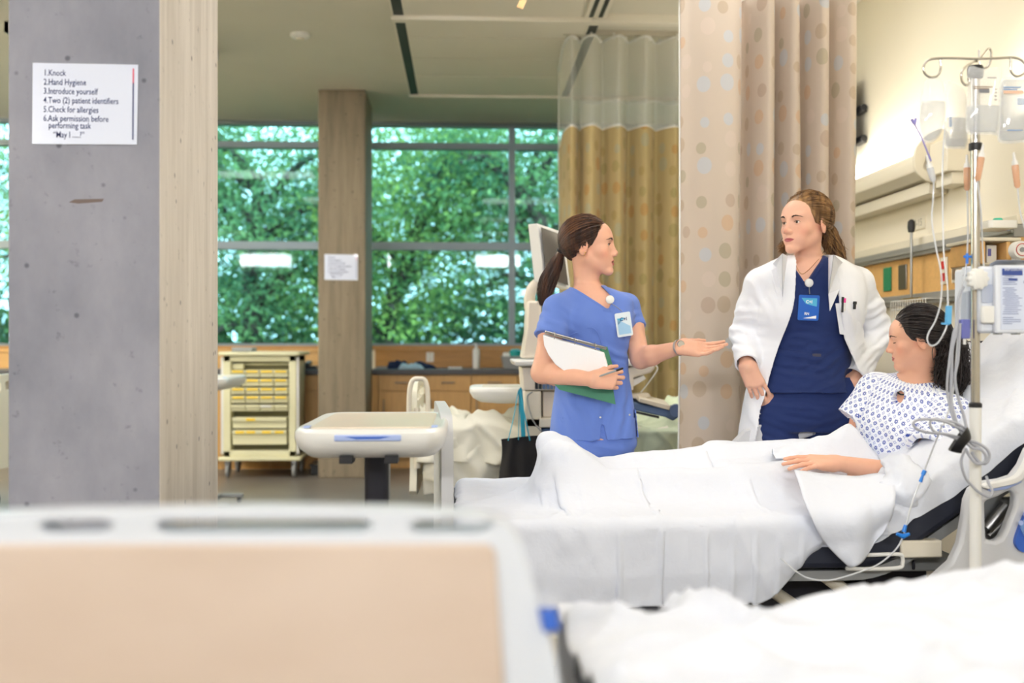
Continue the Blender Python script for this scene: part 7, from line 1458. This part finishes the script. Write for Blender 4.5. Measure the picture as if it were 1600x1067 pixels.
bag([(1444, 128), (1450, 122), (1462, 120), (1472, 126), (1478, 160), (1477, 190), (1472, 206), (1462, 219), (1450, 224), (1441, 218), (1436, 196), (1438, 165)], .0, .024, 'rounded drip bag hanging from the outer hook over the wall lamp', .62)
bag([(1478, 128), (1500, 134), (1510, 150), (1512, 225), (1498, 232), (1484, 232), (1476, 226), (1480, 170)], .06, .018, 'drip bag partly behind the rounded one, with a blue scale', .45, texts=[(1483, 184, 2, (5, 4, 5, 4, 5, 4), m_pb)])
bag([(1514, 104), (1538, 108), (1562, 104), (1564, 130), (1560, 205), (1548, 210), (1524, 210), (1509, 204), (1511, 140)], -.055, .020, 'middle drip bag with grey and brown print hanging in front of the pole', .42, texts=[(1520, 122, 2, (14, 0), m_pg), (1543, 122, 2, (14, 0), m_pg), (1521, 136, 2.2, (30, 24), m_pbr), (1554, 140, 2, (4, 0, 4, 0, 4, 0, 4), m_pg), (1530, 145, 9, (16,), m_pg)])
bag([(1563, 124), (1590, 118), (1625, 116), (1640, 160), (1638, 212), (1600, 222), (1566, 224), (1558, 212), (1560, 160)], .02, .022, 'widest drip bag with blue and peach print on the outermost hook', .9, texts=[(1568, 137, 2.4, (28, 22), m_pb), (1568, 146, 7, (32,), m_po), (1590, 155, 2, (22, 24, 22, 18), m_pb), (1574, 204, 2, (24,), m_pb)])
def port(pts, r=.0026, name='port'): return G().tube(smoothpath(pts, 5), r, 8)
# drip chambers and lines
def line_set(lab, ch, pts, m_c, clampcol=None, r=.0022, cat='iv line'):
    (x0, y0), (x1, y1) = ch[0], ch[1]; a, b = q(x0, y0, ch[2]), q(x1, y1, ch[2]); t_ = thing('iv_line', tuple(a), lab, cat); d = (b-a).normalized()
    obj('spike', G().tube([a-d*.035, a-d*.012, a-d*.012, a], [.0028, .0045, .0075, .0085], 12), m_white, t_); obj('drip_chamber', G().tube([a, a+d*.004, b-d*.006, b], [.0085, .0095, .0080, .0035], 14), m_c, t_)
    obj('line_tube', G().tube(smoothpath([b]+[q(*p) for p in pts], 8), r, 8), m_tube, t_); return t_
l1 = line_set('clear drip line from the rounded bag, looping down beside the dark hair', ((1453, 262), (1459, 284), .0), [(1458, 310, .0), (1456, 345, -.01), (1462, 385, -.02), (1471, 430, -.03), (1470, 470, -.03), (1462, 500, -.03), (1451, 520, -.03), (1449, 532, -.03), (1455, 540, -.03), (1465, 536, -.03), (1475, 520, -.03), (1480, 505, -.03), (1481, 480, -.02), (1480, 440, -.01), (1475, 400, 0), (1473, 330, .01), (1473, 250, .02), (1477, 190, .02)], m_tube)
obj('roller_clamp', G().obox(q(1482, 492, -.03), (.0070, 0, .0), (0, .006, 0), (.0012, 0, .0245)).obox(q(1477, 506, -.03), (.0105, 0, -.001), (0, .004, 0), (0, 0, .0025)), mat('sky blue clamp', srgb(96, 176, 226), .35), l1, bev=.0015)
obj('y_port', G().tube([q(1455, 252), q(1440, 215), q(1429, 194)], .0022, 8).tube([q(1429, 194), q(1424, 186)], .004, 8).tube([q(1429, 194), q(1431, 185)], .004, 8), mat('violet connector', srgb(146, 140, 206), .3), l1)
line_set('amber chambered drip line just left of the steel pole', ((1511, 262), (1511, 298), .03), [(1512, 330, .03), (1512, 380, .03), (1509, 420, .02), (1503, 450, .01), (1499, 490, .0), (1494, 560, .0), (1488, 620, .0), (1474, 665, -.02)], m_amber)
line_set('amber chambered drip line in front of the steel pole', ((1533, 246), (1527, 283), -.03), [(1532, 320, -.02), (1535, 380, .02), (1538, 430, .06)], m_amber)
line_set('amber chambered drip line of the widest bag', ((1586, 258), (1590, 294), .02), [(1594, 330, .02), (1602, 360, .02), (1612, 400, .05)], m_amber)
t_ = thing('stopcock', tuple(q(1511, 402, .0)), 'small bright blue stopcock on the drip line beside the pole knob', 'stopcock'); obj('cock_body', G().tube([q(1506, 401), q(1517, 401)], .0035, 8).tube([q(1511, 396), q(1511, 412)], .004, 8), mat('bright blue plastic', srgb(40, 120, 220), .3), t_)
# infusion pump
t = thing('infusion_pump', tuple(q(1570, 515, .0)), 'white infusion pump with a printed instruction label clamped to the drip stand', 'infusion pump')
m_pump = mat('pump white', srgb(226, 230, 238), .35); yp = -.05
def pbox(x0, y0, x1, y1, d0, d1, m, nm, par=t, bv=.004): return obj(nm, G().box(q(x0, 0, d0).x, YI+d0, q(0, y1, d0).z, q(x1, 0, d0).x, YI+d1, q(0, y0, d0).z), m, par, bev=bv)
body = pbox(1532, 410, 1640, 519, -.03, .12, m_pump, 'pump_body', bv=.008); door = pbox(1556, 408, 1640, 520, -.052, -.031, m_pump, 'pump_door', bv=.005)
obj('top_bevel', G().add([q(1546, 412, -.03), q(1558, 406, -.05), q(1640, 406, -.05), q(1640, 412, .1), q(1546, 418, .1)], [(0, 1, 2, 3, 4)]), m_pump, t)
pbox(1564, 412, 1640, 514, -.054, -.0525, mat('label film', srgb(214, 222, 240), .4), 'instruction_label', door, .0005); hdr = pbox(1566, 414, 1598, 425, -.0556, -.0545, mat('label navy', srgb(56, 78, 148), .5), 'label_header', door, .0003)
rr_ = np.random.default_rng(3); y = 432; g = G()
while y < 508:
    w_ = rr_.uniform(14, 30); x0 = 1567+(rr_.uniform(0, 4) if rr_.random() < .4 else 0); a = q(x0, y, -.0556); g.prism([(0, 0), (w_*.00165, 0), (w_*.00165, .0016), (0, .0016)], a, (1, 0, 0), (0, 0, 1), (0, .0006, 0)); y += 3.1 if rr_.random() < .8 else 6
obj('label_lines', g, mat('label text grey', srgb(128, 140, 180), .6), door, smooth=False); text('label_title', 'INFUSION', .011, q(1569, 423, -.0562), (1, 0, 0), (0, 0, 1), m_pump, door)
pbox(1576, 430, 1590, 434, -.0556, -.0545, mat('label navy', srgb(56, 78, 148), .5), 'label_subheader', door, .0003)
pbox(1600, 434, 1640, 438, -.0556, -.0545, mat('label navy', srgb(56, 78, 148), .5), 'label_subheader', door, .0003)
pbox(1535, 475, 1556, 504, -.045, -.031, m_white, 'latch', body, .005); pbox(1534, 440, 1555, 470, -.034, -.0305, mat('keypad film', srgb(178, 186, 204), .35), 'keypad', body, .001)
for x in (1560, 1588): pbox(x, 517, x+7, 522, -.05, -.02, m_grey, 'foot', body, .002)
pbox(1516, 410, 1534, 425, .0, .05, m_pump, 'pole_clamp', t, .004); pbox(1512, 450, 1533, 512, .016, .06, mat('pump grey', srgb(178, 186, 200), .4), 'pump_back', t, .006)
# violet cassette, cable bundle with its black strap
m_viol = mat('violet cassette', srgb(112, 118, 190), .3, alpha=.85); t_ = thing('drip_cassette', tuple(q(1508, 515, -.02)), 'translucent violet cassette on the tubing behind the dark hair', 'cassette'); obj('cassette_body', G().obox(q(1507, 514, -.02), (.0125, 0, 0), (0, .009, 0), (0, 0, .026)), m_viol, t_, bev=.003); obj('cassette_port', G().tube([q(1507, 529, -.02), q(1507, 538, -.02)], .004, 8), m_white, t_)
m_cable = mat('grey cable', srgb(172, 174, 182), .4)
t = thing('cable_bundle', tuple(q(1508, 690, -.04)), 'coil of grey cable tied with a black strap on the drip stand', 'cable')
cab = lambda pts, r: obj('cable', G().tube(smoothpath([q(*p) for p in pts], 7), r, 9), m_cable, t)
cab([(1505, 448, .0), (1498, 465, -.01), (1496, 490, -.02), (1494, 520, -.03), (1488, 545, -.03), (1487, 580, -.03), (1486, 620, -.03), (1490, 645, -.035), (1500, 672, -.04), (1516, 690, -.045), (1530, 700, -.05)], .0042)
cab([(1497, 505, -.02), (1490, 520, -.03), (1484, 560, -.035), (1480, 600, -.03), (1482, 625, -.03), (1492, 660, -.035), (1512, 686, -.045)], .0032)
cab([(1500, 505, -.03), (1497, 560, -.03), (1492, 590, -.03), (1497, 620, -.03), (1506, 650, -.035), (1510, 672, -.04), (1506, 688, -.045)], .004)
cab([(1512, 676, -.05), (1496, 668, -.05), (1480, 660, -.055), (1462, 656, -.055), (1444, 655, -.055), (1431, 657, -.055), (1427, 663, -.055), (1434, 671, -.055), (1452, 676, -.055), (1475, 678, -.055), (1498, 683, -.05), (1514, 690, -.05)], .0036)
cab([(1512, 672, -.045), (1492, 660, -.05), (1472, 656, -.05), (1458, 655, -.05), (1453, 662, -.05), (1460, 674, -.05), (1480, 680, -.05), (1505, 690, -.05)], .0034)
cab([(1508, 690, -.05), (1520, 700, -.055), (1532, 702, -.06), (1540, 712, -.06), (1538, 722, -.06), (1526, 724, -.06), (1516, 714, -.055), (1508, 700, -.05)], .0040)
cab([(1506, 688, -.045), (1522, 690, -.05), (1540, 700, -.055), (1546, 712, -.055), (1540, 724, -.055), (1528, 720, -.05), (1518, 706, -.045)], .0040)
cab([(1510, 700, -.055), (1502, 720, -.05), (1508, 745, -.05), (1518, 758, -.045), (1528, 768, -.045), (1538, 774, -.04), (1547, 776, -.04), (1551, 768, -.04), (1545, 755, -.03), (1541, 744, -.02)], .0036)
s_ = [q(1494, 704, -.066), q(1502, 692, -.075), q(1512, 680, -.070), q(1514, 676, -.045), q(1508, 680, -.030), q(1498, 694, -.03), q(1492, 704, -.045)]
obj('strap', G().tube(smoothpath(s_, 5, closed=True), .0165, 10, closed=True, flat=.18), m_black, t)
# infusion line to the arm with its blue connectors, hanging past the bed
t = thing('infusion_line', tuple(q(1440, 740, .2)), 'thin clear line with blue connectors hanging beside the bed sheet', 'iv line'); m_bb = mat('connector blue', srgb(36, 128, 220), .3); yy = lambda x, y, Y: W(x, y, Y)
obj('line_tube', G().tube(smoothpath([yy(1472, 664, 2.72), yy(1466, 680, 2.8), yy(1458, 700, 2.86), yy(1447, 728, 2.88), yy(1442, 745, 2.88), yy(1434, 762, 2.88), yy(1424, 790, 2.88), yy(1416, 820, 2.88), yy(1411, 838, 2.88), yy(1400, 858, 2.88), yy(1375, 880, 2.88), yy(1345, 893, 2.88), yy(1300, 906, 2.88), yy(1265, 904, 2.88), yy(1243, 892, 2.88), yy(1220, 872, 2.89)], 8), .0024, 8), m_tube, t)
obj('connector', G().tube([yy(1445, 735, 2.88), yy(1442, 742, 2.88)], .006, 10).tube([yy(1442, 742, 2.88), yy(1438, 753, 2.88)], [.0038, .0055], 10), m_bb, t)
obj('check_valve', G().tube([yy(1415, 820, 2.875), yy(1412, 831, 2.875)], [.0045, .0065], 10).tube([yy(1401, 834, 2.875), yy(1411, 838, 2.875), yy(1421, 834, 2.875)], [.0045, .0075, .0045], 10), m_bb, t)
